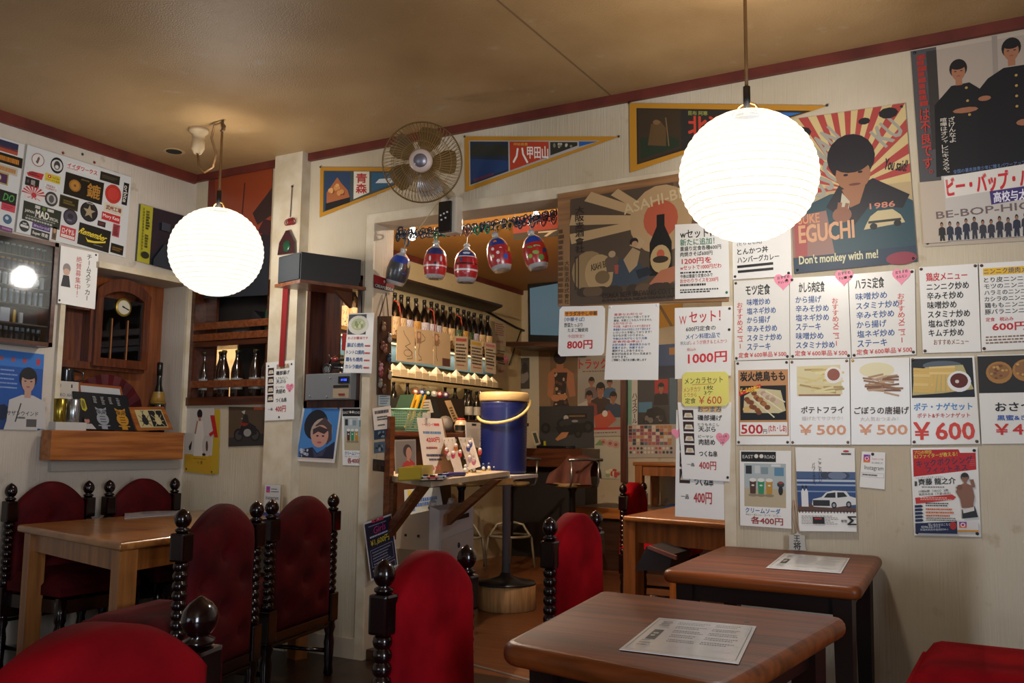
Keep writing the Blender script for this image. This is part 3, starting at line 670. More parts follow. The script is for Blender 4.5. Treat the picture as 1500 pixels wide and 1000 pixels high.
# --- pennants
def pennant(tl,ap,bl,label,draw,lvl=1):
    C = [onY(YW-.004*lvl,*q) for q in (tl,ap,bl)]
    H = (C[2]-C[0]); R = C[0]+(C[1]-C[0])
    p = Paper('pennant',label,'pennant',[C[0],C[1],C[1]+H,C[2]],(0,-1,0),mat('#b9811f',.55),poly=[(0,0),(1,0),(0,1)],group='souvenir pennants under the ceiling trim'); draw(p); p.pin(.0,.0,BLK).pin(.995,.0,BLK); p.done()
def cutq(u0,u1,e=.06): f=lambda u:(1-u)-e-.02; return [(u0,e*1.2),(u1,e*1.2),(u1,max(f(u1),e*1.3)),(u0,f(u0))]
def d1(p):
    p.poly(cutq(.03,.88),'#a9a29a').poly(cutq(.038,.3,.075),'#1f2d3e').poly([(.04,.34),(.3,.34),(.3,.18),(.22,.13),(.16,.17),(.1,.12),(.04,.2)],'#2b2d24').poly([(.04,.80),(.04,.4),(.3,.42),(.3,.58)],'#1e3a66').poly([(.06,.82),(.2,.68),(.2,.64),(.06,.76)],'#5a2f48')
    p.poly(cutq(.31,.565,.075),'#b23a20').t('八',.33,.2,.43,.46,'#e8e0d4',.03).t('甲田山',.425,.17,.56,.38,'#e8e0d4',.03).t('神秘絶景',.335,.11,.43,.16,'#d8a03a',.02)
    p.poly(cutq(.575,.745,.08),'#2c2b22').photo_noise(.59,.1,.72,.2,8,['#b7b09a','#7d7a60'],4,(.006,.014)).poly([(.755,.085),(.87,.085),(.755,.17)],'#24589a')
pennant((681,200),(908,200),(681.7,281.6),'gold-edged mountain lake pennant reading 八甲田山, right of the wall fan',d1)
def d2(p):
    p.poly(cutq(.04,.92),'#2a2622').poly(cutq(.05,.28,.075),'#3b2d1c').poly([(.06,.8),(.06,.5),(.2,.45),(.27,.5),(.27,.6)],'#23301f').poly([(.1,.6),(.12,.3),(.17,.25),(.2,.35),(.2,.6)],'#5c4426').ell(.15,.27,.02,.035,'#7a5a38').line(.2,.2,.215,.6,.006,'#7a5a38')
    p.t('北海道',.32,.17,.62,.45,'#c4402c',.045).t('昆布 阿寒',.32,.1,.42,.16,'#9fa04a',.02).poly([(.62,.1),(.88,.1),(.62,.32)],'#2d66a8').t('HOKKAIDO',.64,.105,.77,.15,'#cdd6df',.02)
pennant((922,151),(1213,154.7),(923,253),'gold-edged dark pennant reading 北海道, partly behind the larger lantern',d2,2)
def d3(p):
    p.poly(cutq(.03,.9),'#3d4a4a').poly(cutq(.04,.26,.075),'#27405e').poly([(.06,.72),(.06,.5),(.12,.3),(.15,.2),(.18,.3),(.24,.45),(.26,.6)],'#a8623a').photo_noise(.06,.3,.22,.6,12,['#c98a50','#7a3c2a','#d8a060'],6,(.01,.022)).poly([(.05,.86),(.05,.72),(.26,.58),(.26,.68)],'#16181a')
    p.poly([(.29,.08),(.42,.08),(.42,.48),(.29,.62)],'#d8cfbc').t('青',.31,.12,.40,.30,'#a8262a',.05).t('森',.31,.32,.40,.5,'#a8262a',.05).poly(cutq(.44,.85,.08),'#2c5a7a').poly([(.47,.3),(.5,.22),(.6,.2),(.66,.25),(.66,.29)],'#cdd3d6')
pennant((469.7,244.7),(650,246),(468.4,318.8),'gold-edged ship and lantern-float pennant reading 青森, left of the wall fan',d3)
# --- the old beer advert on its wooden board (hangs across the top of the opening)
bd = thing('framed_print','wide brown vintage beer advert on a wooden board across the opening','poster',onY(YW-.02,940,360))
C = [onY(YW-.022,*q) for q in ((817,284),(1067,242),(1067,441),(817,448))]
fb = MB(wood('#9a7048','#7f5836','x',5,.5,0)); fb.prism([c+Vector((0,.014,0)) for c in C],(0,-.014,0)); fbo = fb.build('board',bd)
p = Paper('picture','', '',[onY(YW-.023,*q) for q in ((836,292),(1064,254),(1064,437),(836,447))],(0,-1,0),mat('#6d563f',.4),parent=bd)
p.rect(.0,0,.68,1,'#4f4032')
for a in ((0,.2),(.0,.38),(.12,.0),(.3,0),(.95,.0),(1,.12),(1,.3),(.8,.0)):
    dx,dy = a[0]-.6,a[1]-.3; p.poly([(.6-dy*.05,.3+dx*.05),(.6+dy*.05,.3-dx*.05),(a[0]+dy*.08,a[1]-dx*.08),(a[0]-dy*.08,a[1]+dx*.08)],'#b89a70')
p.circ(.60,.30,.2,'#b3946c').circ(.60,.30,.11,'#b4573c').poly([(.575,.26),(.625,.26),(.625,.36),(.67,.5),(.67,.78),(.53,.78),(.53,.5),(.575,.36)],'#17130f').ell(.6,.64,.065,.12,'#b59a6c').ell(.6,.6,.025,.04,'#b4573c').ell(.6,.645,.05,.03,'#33281c')
p.ell(.13,.70,.12,.19,'#8f7550').ell(.20,.72,.1,.17,'#a88c62').frame(.03,.55,.06,.86,.008,'#3a2c1e').t('ASAHI BEER',.14,.62,.28,.68,'#3a2c1e',.03,10).ell(.22,.76,.05,.06,'#6f5a3c')
p.poly([(.28,.86),(.30,.66),(.36,.60),(.44,.62),(.50,.72),(.52,.80),(.44,.84)],'#39434e').poly([(.36,.62),(.42,.52),(.47,.56),(.45,.68),(.40,.74)],'#a58a66').poly([(.40,.50),(.46,.42),(.50,.48),(.47,.54)],'#b59a74').ell(.43,.47,.028,.035,'#1c1714').ell(.435,.49,.02,.026,'#b08a66').poly([(.44,.72),(.52,.70),(.55,.76),(.46,.80)],'#23292f').poly([(.24,.60),(.29,.55),(.33,.60),(.31,.72),(.25,.72)],'#5a4a3c').ell(.285,.56,.024,.03,'#a8906e').poly([(.30,.66),(.33,.66),(.325,.74),(.305,.74)],'#9a4a38')
p.poly([(.70,.56),(.76,.50),(.84,.52),(.90,.60),(.88,.72),(.78,.74),(.70,.68)],'#b9a07a').poly([(.72,.58),(.78,.55),(.80,.66),(.73,.68)],'#2a2624').poly([(.80,.54),(.86,.58),(.84,.68),(.80,.64)],'#7a5a44').ell(.77,.46,.03,.04,'#1c1714').ell(.765,.48,.022,.03,'#b08a66').poly([(.48,.92),(.60,.74),(.72,.70),(.74,.80),(.62,.88)],'#a8684a').poly([(.72,.72),(.82,.73),(.84,.90),(.76,.96),(.74,.84)],'#b07250').poly([(.56,.90),(.72,.84),(.95,.88),(.98,.96),(.5,.97)],'#40352a').poly([(.86,.66),(.93,.70),(.95,.86),(.88,.82)],'#4a3c30')
p.ell(.88,.2,.12,.12,'#8d4a3a').photo_noise(.02,.84,.7,.93,10,['#5e4a36','#3b2f24'],9,(.03,.07))
p.t('大阪麦酒會社',.035,.08,.095,.52,'#2a1d14',.03,vert=True).t('ASAHI-BEER',.36,.08,.86,.17,'#cbb58c',.03,8).t('OSAKA BEER BREWING CO. LTD.',.22,.90,.72,.945,'#2a1d14',.03,1).t('SUITA-MURA NEAR OSAKA JAPAN',.22,.955,.74,.985,'#2a1d14',.02,1); p.done()
q = Paper('margin_print','', '',[onY(YW-.0225,*q) for q in ((818,330),(835,327),(835,448),(818,448))],(0,-1,0),mat('#8f6a45',.5),parent=bd)
q.t('大阪麦酒株式會社',.55,.45,.95,.98,'#3a2a1c',.02,vert=True).words(.05,.05,.5,.98,14,'#5a4028',2,.7); q.done()
# --- sheets hung in and beside the opening
p = Yp('menu_sheet','white sheet with Wセット and a red 1200円, pinned over the beer advert','menu sheet',[(989,329),(1067,325),(1069,434.7),(989,438)],12,group=MG)
p.t('wセットに',.1,.08,.78,.19,BLK,.03,1).t('新たに追加！',.1,.20,.74,.29,'#2f7a5a',.03,1).t('重盛り定食各種600円',.1,.30,.86,.36,BLK,.03,1).t('肉焼きそば600円',.1,.375,.7,.435,BLK,.03,1).t('1200円を',.13,.46,.68,.54,RED,.04,1).t('wセットで1000円だわ',.1,.555,.86,.615,RED,.03,1).words(.1,.64,.86,.67,1,BLK,2,.7).t('今後は重盛り定食のみで',.1,.675,.7,.725,BLK,.02,1).t('おかわりライスを200円',.1,.735,.8,.79,RED,.02,1).words(.1,.80,.6,.84,1,BLK,3,.7).words(.1,.87,.85,.93,2,'#444444',4,.6).pin(.95,.94,'#1f7a5a'); p.done()
p = Yp('menu_sheet','clipped-corner white card headed サラダ冷やし中華 with a red 800円','menu sheet',[(820,449),(886.6,447.6),(885.6,520),(817.6,522)],11,clip=.06,group=MG)
p.rect(.12,.1,.84,.2,'#dd8a2c').t('サラダ冷やし中華',.13,.105,.83,.195,BLK,.03).t('（中華そば）',.12,.22,.56,.31,BLU,.02).t('野菜たっぷり',.12,.335,.52,.42,BLK,.02).t('たまご麺使用',.2,.44,.64,.52,BLK,.02).t('今回限定！',.2,.57,.56,.64,RED,.01).t('800円',.2,.69,.74,.86,RED,.05); p.done()
p = Yp('notice_sheet','long white notice headed 重要なお知らせ hanging in the opening','notice',[(892,447),(966,444),(967.6,557),(889,556.6)],12,off=(.002,.002,.02,.03),group=MG)
for i,(s,w,c) in enumerate([('重要なお知らせ',.56,RED),('お米が足りないで困ってます',.7,BLK),('農協、米屋どこも仕入できません',.74,BLK),('5月7日から',.36,RED),('平日昼、大盛りをとらせて頂きます',.72,RED),('普通盛りのみの対応とさせて頂きます',.72,BLU),('いろいろと手配しております！',.74,BLK),('なかなか見つかりません',.6,BLK),('今後はお米がなくなり次第',.66,BLU),('定食完全停止！',.56,RED),('お好み焼き・鉄板焼きのみで',.72,BLU),('営業するか、休業するか',.6,BLU),('選択するしかありません',.6,BLK),('新米が出来るまで3ヶ月あまり',.74,BLK),('かかります。',.3,BLK),('ご理解とご協力をお願い致します',.66,BLK)]):
    p.t(s,.12,.115+.0405*i,.12+w,.147+.0405*i,c,.02)
p.pins('#e0e0e0',.04,(0,1)); p.done()
p = Yp('menu_sheet','large white sheet headed Wセット！ with a red 1000円','menu sheet',[(988.6,451),(1073,448),(1071,550),(989,555)],11,group=MG)
p.t('W',.08,.12,.21,.24,RED,-.0).t('セット！',.26,.06,.80,.22,RED,.02,1.5).t('600円定食の',.2,.27,.72,.34,BLK,.02,1).t('メイン料理2品で',.2,.375,.8,.45,BLU,.02,1).t('例えば',.1,.48,.26,.53,BLK,.01).t('しょうが焼き＆とんかつ',.27,.47,.92,.53,RED,.01).t('税込み',.22,.575,.38,.62,RED,.0).t('1000円',.24,.65,.92,.80,'#d2323a',.045,1).pins(BLK,.045,(1,)).pin(.955,.34,BLK); p.done()
def otsu(px,label,lvl,hearted,Y=None):
    p = Yp('menu_sheet',label,'menu sheet',px,lvl,Y=Y,group=MG)
    p.rect(.38,.05,.82,.13,'#d9b070').t('おつまみ',.38,.055,.82,.125,'#2f6f9a',.03)
    for i in range(4):
        v=.10+.152*i; p.rect(.08,v,.29,v+.13,'#3c2420').poly([(.1,v+.1),(.13,v+.04),(.25,v+.04),(.28,v+.1)],'#d9d2c6').ell(.19,v+.07,.05,.02,'#c9b489')
    p.t('磯部揚げ',.37,.165,.83,.235,BLK,.035).t('とうもろこし',.37,.27,.78,.305,BLK,.02).t('天ぷら',.38,.315,.71,.38,BLK,.035).t('ピーマン',.37,.425,.66,.46,BLK,.02).t('肉詰め',.38,.475,.70,.55,BLK,.035).t('つくね串',.38,.625,.74,.70,BLK,.035).t('一品',.12,.79,.27,.83,BLK,.03).t('400円',.37,.76,.72,.865,'#b8383c',.03)
    if hearted: p.heart(.85,.46,.14,PNK).t('つくね串',.77,.42,.93,.455,BLK,.01,10).t('ついに',.79,.465,.9,.495,BLK,.01,10).t('2本',.80,.50,.88,.53,BLK,.01,10)
    return p
p = otsu([(991,600),(1066,602),(1064,761.5),(989,756)],'lower otsumami strip whose end shows under the other one, nearest the orange table',3,True); p.heart(.02,.22,.12,PNK); p.done()
p = otsu([(993,589),(1071.6,589),(1069,705),(1000,701)],'otsumami strip with four dish photos and a pink heart, under the yellow card',8,True); p.pin(.96,.95,BLK); p.done()
p = Yp('menu_card','yellow clipped-corner card headed メンカラセット with ￥600','menu card',[(1000,545),(1067,544),(1068,594),(999,595)],14,mat('#e6dc72',.5),clip=.07,group=MG)
p.t('メンカラセット',.05,.16,.88,.34,BLK,.01,2).line(.22,.37,.7,.35,.012,'#c46a3a').t('メンチカツ',.03,.44,.4,.58,'#c4502a',.0,3).t('1枚',.48,.4,.68,.53,BLK,.0).t('とりから',.05,.61,.32,.73,'#c4502a',.0).t('3ケ',.48,.55,.66,.67,BLK,.0).t('定食',.07,.76,.3,.92,BLK,.01).t('￥600',.36,.71,.85,.94,'#c63a2a',.005); p.done()
# --- lower row
p = Yp('menu_sheet','cream soda sheet on the bare wall with brown, green and gold drinks','menu sheet',[(1083.5,659.5),(1159,660),(1160,774),(1085,769)],1,off=(.002,.002,.012,.008),group=MG)
def soda(p):
    p.rect(.03,.015,.71,.15,'#17181a').t('EAST',.06,.06,.27,.105,'#d8d4cc',.01).t('ROAD',.49,.06,.69,.105,'#d8d4cc',.01).circ(.33,.075,.04,'#d8d0c4').circ(.43,.075,.04,'#d8d0c4')
    p.rect(.09,.17,.9,.74,'#a9b4b4').rect(.09,.5,.9,.74,'#b7a88a').rect(.12,.2,.24,.31,'#2a2d30').rect(.3,.2,.4,.3,'#c7cac9').rect(.42,.22,.56,.31,'#7f9096').rect(.68,.22,.86,.33,'#5d87a0').rect(.62,.18,.8,.21,'#d4d4d0')
    for u,c in ((.26,'#4e3328'),(.42,'#2f8a5c'),(.58,'#b98a30')):
        p.poly([(u-.065,.40),(u+.065,.40),(u+.055,.57),(u-.055,.57)],c).ell(u,.39,.07,.025,'#e0dcd2').ell(u,.59,.09,.02,'#8d8066').ell(u,.46,.03,.012,'#d8d4c8')
    p.ell(.8,.44,.07,.04,'#3c3a38').ell(.8,.52,.045,.06,'#232323').ell(.8,.42,.05,.012,'#a03a34')
    p.t('クリームソーダ',.11,.755,.79,.825,'#2a66a8',.02).t('メロン・オレンジ・コーラ・コーヒー',.11,.835,.8,.86,BLK,.0).t('各400円',.22,.87,.84,.965,'#9c3430',.035)
soda(p); p.done()
p = Yp('calendar','car calendar page with a white saloon on a beach, curled at the edge','calendar',[(1165,655),(1252,656),(1256,778),(1172,777)],1,off=(.002,.002,.004,.02))
p.rect(0,.29,1,.77,'#2f4a7c').rect(0,.29,1,.37,'#4a5f84').photo_noise(.4,.29,1,.38,8,['#3b4356','#6b7890'],3,(.06,.14)).rect(0,.385,1,.41,'#b8c2cc').rect(0,.44,1,.46,'#9fb0c2').rect(0,.52,1,.535,'#7f98b8').poly([(0,.70),(.3,.66),(1,.72),(1,.77),(0,.77)],'#5a4038')
p.poly([(.25,.68),(.27,.62),(.42,.595),(.5,.54),(.62,.515),(.84,.52),(.9,.58),(1,.60),(1,.68),(.6,.72),(.28,.71)],'#d4d4d2').poly([(.46,.6),(.52,.55),(.66,.535),(.66,.6)],'#1f242a').poly([(.69,.6),(.69,.535),(.8,.535),(.86,.585)],'#1f242a').rect(.27,.63,.56,.7,'#22272c')
for u,v in ((.63,.69),(.88,.68)): p.ell(u,v,.045,.04,'#17181a').ell(u,v,.025,.022,'#9a9c9e')
for u in (.1,.16): p.poly([(u-.03,.71),(u-.03,.53),(u,.49),(u+.03,.53),(u+.03,.71)],'#dcdcda'); p.ell(u,.475,.018,.02,'#2a211c')
for k in range(18): p.rect(.02+.055*k,.755,.035+.055*k,.785,BLK)
p.t('ここちいい',.39,.13,.44,.42,BLK,.01,vert=True).t('パワーです。',.28,.18,.33,.48,BLK,.01,vert=True).ell(.86,.04,.05,.012,'#b8353a').words(.78,.06,.95,.085,1,BLK,3,.8).words(.06,.81,.7,.92,6,'#777777',5,.35).rect(.26,.83,.46,.91,'#201a1c').words(.29,.84,.42,.86,1,'#c8353a',3,.9).t('新型',.75,.86,.85,.89,BLK,.03).t('Σ',.86,.82,1.0,.92,BLK,.06); p.done()
def insta(p,qr=False):
    p.rect(.1,.09,.36,.29,'#a93a86').rect(.13,.115,.33,.265,'#c9604a') if False else None
    for k,c in enumerate(['#7a3aa0','#a93a86','#cf4a62','#e07a3a']): p.rect(.09,.08+.055*k,.37,.135+.055*k,c)
    p.circ(.23,.19,.085,'#f0eae4').circ(.23,.19,.06,'#b8406e').circ(.31,.12,.018,'#f0eae4')
    p.t('フォローしてね',.44,.17,.92,.215,'#c8353a',.02).t('はじめました',.44,.27,.9,.32,'#555555',.01).t('Instagram',.16,.38,.94,.53,BLK,-.005).frame(.06,.58,.96,.70,.008,'#8a8a8a').words(.1,.615,.72,.665,1,'#555555',3,.8)
p = Yp('card','small white card with a pink and purple camera logo, pinned on the bare wall','card',[(1262.6,661),(1297,662.5),(1296,716.5),(1259,713)],1)
insta(p); p.pin(.47,.06,BLK); p.done()
p = Yp('poster','kickboxing class flyer with a red top, navy foot and a shirtless fighter','poster',[(1334,656),(1432,655),(1437,786),(1339,784)],1,LAM)
p.poly([(.03,.02),(.72,.02),(.74,.06),(.97,.06),(.97,.25),(.03,.33)],'#b81f26').t('プロの現役',.05,.03,.32,.07,'#d8c44a',.02,3).t('K1ファイターが教える！',.05,.06,.70,.11,'#d8c44a',.02,4).t('キックボクシング',.08,.12,.92,.2,'#3a2a4a',.03,5).t('フィットネス',.22,.205,.84,.275,'#3a2a4a',.03,4)
for k in range(16): p.circ(.885+.02*(k%4),.14+.02*(k//4),.004,'#d8a0a0')
p.t('シューティングスタードラゴン',.06,.325,.48,.35,'#3a3a3a',.0,3).t('講師',.04,.38,.08,.44,BLK,.02).t('齊藤 龍之介',.1,.345,.66,.42,BLK,.03,3).words(.15,.435,.6,.46,1,'#888888',2,.6).t('13戦6勝（1KO）3敗',.1,.475,.55,.505,'#333333',.01,3).t('筑西市出身（下妻1高卒）',.1,.51,.58,.54,'#333333',.01,3)
p.poly([(.04,.57),(.6,.53),(.66,.56),(.62,.59),(.05,.64)],'#c23530').words(.12,.56,.6,.6,2,'#e8c0b0',5,.5)
for k in range(5): p.poly([(.03,.655+.04*k),(.13,.65+.04*k),(.16,.665+.04*k),(.13,.68+.04*k),(.03,.685+.04*k)],'#1c2a4c')
p.words(.2,.62,.62,.67,2,'#444444',6,.5).words(.2,.68,.64,.79,3,'#d0662a',7,.5).words(.2,.79,.66,.83,2,'#555555',8,.5)
p.poly([(.66,.50),(.70,.43),(.8,.40),(.9,.43),(.93,.55),(.9,.68),(.74,.68),(.72,.58)],'#8a5f4c').line(.69,.44,.74,.52,.06,'#8a5f4c').line(.92,.45,.9,.36,.05,'#8a5f4c').figure(.80,.345,.05,'#8f6450','#25242a',bust=False).ell(.72,.45,.04,.03,'#7a523f').poly([(.74,.70),(.93,.66),(.97,.78),(.74,.8)],'#23282a').poly([(.75,.695),(.92,.665),(.92,.71),(.76,.74)],'#d8cfc8')
p.poly([(.03,.86),(.66,.83),(.66,.97),(.03,.97)],'#16244c').rect(.66,.82,.97,.93,'#dcd8d4').t('問い合わせはこちら',.23,.855,.56,.885,'#d8dce4',.01,2).t('0296-52-7111',.12,.885,.4,.91,'#d8dce4',.02,2).t('茨城県筑西市稲荷町99-1',.1,.915,.52,.94,'#d8dce4',.01,2).ell(.6,.88,.05,.045,'#b02a2a').rect(.66,.925,.97,.945,'#d8962a')
for k,c in enumerate(['#7a3aa0','#a93a86','#cf4a62','#e07a3a']): p.rect(.69,.835+.017*k,.80,.852+.017*k,c)
p.circ(.745,.869,.035,'#f0eae4').circ(.745,.869,.022,'#b8406e').pins(BLK,.05,(1,2,3)); p.done()
# ================================================================== left wall: sticker boards, glass case, alcove
WHITEB = mat('#c9cac8',.3,coat=.3)
def board(label, C):
    pts = [onX(XL+.012,*c) for c in C]
    P_ = Paper('sticker_board',label,'board',pts,(1,0,0),WHITEB,th=.010,off=(0,)*4)
    return P_
def stk(bd, x, y, w, h, c, kind='rect', draw=None, sx=.3):
    """one sticker; x,y,w,h in 1/5.555 px steps measured from (0,200)"""
    k = 1/5.555; f = lambda a,b: onX(XL+.0125,a*k,200+b*k)
    if kind == 'round': x -= w/2-.06*h; y -= h/2+.15*w
    C = [f(x,y),f(x+w,y+sx*w),f(x+w-.12*h,y+sx*w+h),f(x-.12*h,y+h)]
    p = Paper('sticker','','',C,(1,0,0),mat(c,.35),parent=bd.o,th=.0004,off=(0.0006,)*4,poly=[(.5+.5*math.cos(2*PI*i/24),.5+.5*math.sin(2*PI*i/24)) for i in range(24)] if kind=='round' else None)
    if draw: draw(p)
    p.done(); return p
B2 = board('white board of stickers on the left wall with a black Remember sticker low down',[(40.5,211.7),(192.6,259.4),(183.6,377.3),(23.4,339.5)])
GO='#a8762c'; OW='#d6d2c6'
stk(B2,308,190,112,125,'#c8c6c0','round',lambda p:p.circ(.5,.5,.46,'#8a3a44').circ(.5,.5,.41,'#cfcdc7').poly([(.38,.7),(.45,.4),(.55,.25),(.62,.4),(.52,.75)],'#6a4a48').poly([(.34,.62),(.44,.55),(.46,.7)],'#3a5a48'))
stk(B2,463,235,104,128,'#17171a','round',lambda p:p.circ(.5,.5,.42,'#c4c2bd').ell(.5,.5,.24,.28,'#3a3634').ell(.5,.6,.14,.12,'#c4c2bd'))
stk(B2,548,200,250,62,'#cfcfcb',draw=lambda p:p.t('イイダワークス',.02,.12,.98,.7,'#c22a2c',.05).t('IIDA WORKS',.02,.72,.35,.9,'#c22a2c',.02))
stk(B2,820,280,158,70,'#24211b',draw=lambda p:p.words(.1,.3,.9,.7,2,'#5a543e',3,.5))
stk(B2,1010,372,42,178,'#151515',draw=lambda p:p.t('orbite',-.92,.4,1.92,.6,OW,.02,-90))
stk(B2,536,285,312,178,'#14120d',draw=lambda p:([p.ell(.26+.11*math.cos(k*PI/8),.5+.2*math.sin(k*PI/8),.045,.075,'#8f5f22',8) for k in range(16)],p.circ(.26,.5,.11,GO),p.circ(.26,.5,.03,'#6a4518'),p.t('鏕',.58,.2,.92,.82,GO,.03),p.words(.4,.1,.62,.18,1,'#6e5a2c',3,.8)))
stk(B2,220,246,142,74,'#c9c7c2',draw=lambda p:p.poly([(.02,.6),(.3,.3),(.98,.25),(.9,.95),(.1,.9)],'#b52a30').words(.15,.35,.75,.75,2,'#1c1618',2,.6))
stk(B2,370,292,124,62,'#c9b233',draw=lambda p:p.ell(.28,.35,.12,.2,'#b8281f').poly([(.24,.25),(.24,.45),(.34,.35)],'#e8e0d0').t('YouTube',.46,.22,.9,.5,'#3a341a',.01).t('チャンネル登録',.08,.62,.95,.88,'#3a341a',.01))
stk(B2,210,322,112,68,'#191719',draw=lambda p:p.t('鏡',.4,.2,.7,.8,'#a8a49c',.02).t('車',.1,.3,.28,.7,'#6a665e',.01))
def sun(p):
    for k in range(9):
        a=PI+PI*k/9; b=a+PI/18; p.poly([(.5,.62),(.5+.7*math.cos(a),.62+.9*math.sin(a)),(.5+.7*math.cos(b),.62+.9*math.sin(b))],'#b02a32')
    p.ell(.5,.62,.16,.24,'#b02a32')
    for k in range(4): p.poly([(.1+.25*k,1),(.2+.25*k,1),(.5,.7)],'#b02a32')
stk(B2,212,404,136,84,'#cfc4be',draw=sun)
stk(B2,362,374,106,58,'#cdccc8',draw=lambda p:p.t('FRESH',.18,.12,.8,.42,'#8a2a3a',.03).t('TOMATO',.1,.5,.95,.8,'#8a2a3a',.03))
stk(B2,417,508,104,118,'#3a3836','round',lambda p:p.circ(.5,.5,.36,'#a8a6a0').ell(.5,.5,.2,.26,'#4a4846'))
stk(B2,490,468,152,98,'#1f1b0e',draw=lambda p:p.words(.2,.3,.8,.68,2,'#6e5c1e',2,.7).frame(.02,.04,.98,.96,.02,'#5a4c1a'))
stk(B2,920,468,130,152,'#b8342c','round',lambda p:p.circ(.5,.5,.40,'#a02820').circ(.5,.5,.36,'#bd3a30'))
stk(B2,195,518,306,150,'#232a20',draw=lambda p:p.t('JAPAN',.05,.42,.29,.6,OW,.02).t('MAD',.33,.3,.68,.66,OW,.05).t('SPECIAL',.7,.48,.94,.64,OW,.02).words(.3,.06,.47,.24,1,OW,2,.9).ell(.53,.15,.05,.1,'#4c6a22').words(.62,.06,.8,.22,1,OW,4,.9).words(.1,.7,.9,.78,1,'#8a8c80',3,.8).words(.08,.83,.92,.94,1,'#a2a298',5,.9))
stk(B2,572,654,114,128,'#28242e','round',lambda p:p.circ(.5,.5,.42,'#3c3644').ell(.5,.45,.2,.16,'#1a181e').words(.3,.66,.7,.78,1,'#76707e',2,.8))
def star(p):
    p.circ(.5,.5,.40,'#2c2a28').circ(.5,.5,.37,'#151413'); p.poly([(.5+(.36 if k%2==0 else .15)*math.sin(k*PI/5),.5-(.36 if k%2==0 else .15)*math.cos(k*PI/5)) for k in range(10)],'#9c8a6a'); p.words(.3,.05,.7,.11,1,'#b4b0a6',3,.8)
stk(B2,724,612,142,158,'#16151a','round',star)
stk(B2,852,530,150,72,'#c9bda6',draw=lambda p:p.t('武州工場',.1,.25,.92,.75,'#7a2a22',.05))
stk(B2,832,607,148,62,'#b7282c',draw=lambda p:p.t('Mory Kats',.06,.22,.94,.78,'#dccfca',.03))
stk(B2,797,680,64,42,'#2a2024',draw=lambda p:p.words(.15,.25,.85,.75,2,'#8a3a3a',3,.6))
stk(B2,922,706,56,100,'#a84448',draw=lambda p:p.words(.15,.08,.85,.92,6,'#3a1a1e',3,.6))
stk(B2,648,695,256,176,'#15110f',draw=lambda p:p.t('Remember',.05,.24,.88,.52,'#d8bf2c',.03,-2,slant=1.5).poly([(.22,.56),(.3,.68),(.5,.66),(.8,.56),(.86,.50),(.86,.6),(.55,.74),(.3,.78)],'#d8bf2c').words(.5,.79,.8,.83,1,'#8a867a',3,.8))
stk(B2,497,718,122,96,'#b5343a',draw=lambda p:p.t('ロイヤル',.1,.14,.9,.62,OW,.04).rect(.06,.7,.94,.92,OW).t('カーショップ',.12,.74,.88,.88,'#b5343a',.02))
stk(B2,430,730,36,104,'#6a4a30',draw=lambda p:p.ell(.5,.3,.3,.18,'#a8865a').ell(.5,.7,.3,.2,'#3a2a20'))
stk(B2,265,695,146,42,'#4a2a68',draw=lambda p:p.t('スキャットレーシング',.06,.2,.94,.8,'#cfc6dc',.03))
stk(B2,255,744,150,58,'#17171a',draw=lambda p:p.t('Super 珍走',.08,.2,.92,.8,OW,.03))
stk(B2,198,728,82,90,'#1a1a1c','round',lambda p:p.rect(.1,.4,.9,.62,'#c8c6c0').words(.3,.2,.7,.34,1,'#c8c6c0',3,.9))
stk(B2,905,862,102,76,'#17150d',draw=lambda p:p.words(.12,.3,.9,.75,2,'#7a5c22',3,.7))
B1 = board('white sticker board cut by the edge of the view above the glass case',[(-40,187),(36,211.7),(20,338.6),(-62,322)])
stk(B1,-20,14,172,90,'#2a2c4a',draw=lambda p:p.poly([(0,.6),(1,.55),(1,1),(0,1)],'#a8482a').poly([(0,.4),(.3,.55),(.6,.5),(1,.62),(1,.7),(0,.7)],'#5a2a3a'))
stk(B1,-60,106,246,82,'#151310',draw=lambda p:p.words(.2,.28,.92,.74,1,'#c07a22',3,1))
stk(B1,-60,200,206,64,'#b5ab98',draw=lambda p:p.words(.3,.25,.95,.78,1,'#b8782a',8,1))
stk(B1,-50,270,122,92,'#4a2a50',draw=lambda p:p.frame(.02,.03,.98,.97,.05,'#c0a23a').ell(.3,.5,.22,.3,'#c8b890'))
stk(B1,-80,402,218,98,'#161616',draw=lambda p:p.t('DO',.52,.2,.92,.8,'#3f9a44',.02,slant=1))
stk(B1,15,528,112,62,'#bf3a4a',draw=lambda p:p.words(.15,.25,.85,.75,2,'#7a1c2a',3,.4))
stk(B1,60,672,72,76,'#3a5a78','round',lambda p:p.circ(.42,.4,.2,'#a8b8c2'))
stk(B1,-20,712,122,36,'#5a2a5c',draw=lambda p:p.words(.3,.25,.95,.75,1,'#b070a0',3,.9))
B1.done(); B2.done()
for x,y,c in ((92,224,'#8a2a26'),(120.5,226,'#1f3a2c'),(138,238,'#8a2a26')):
    q=onX(XL,x,y); tag(MB(mat(c,.4)).lathe([(.007,0),(.008,.004),(.003,.009)],q,8,Vector((1,0,0)).to_track_quat('Z','Y').to_matrix()).build('push_pin'),{92:'red push pin above the round stickers',120.5:'dark green push pin between two red ones',138:'red push pin near the ceiling trim, right of a green one'}[x],'pin')
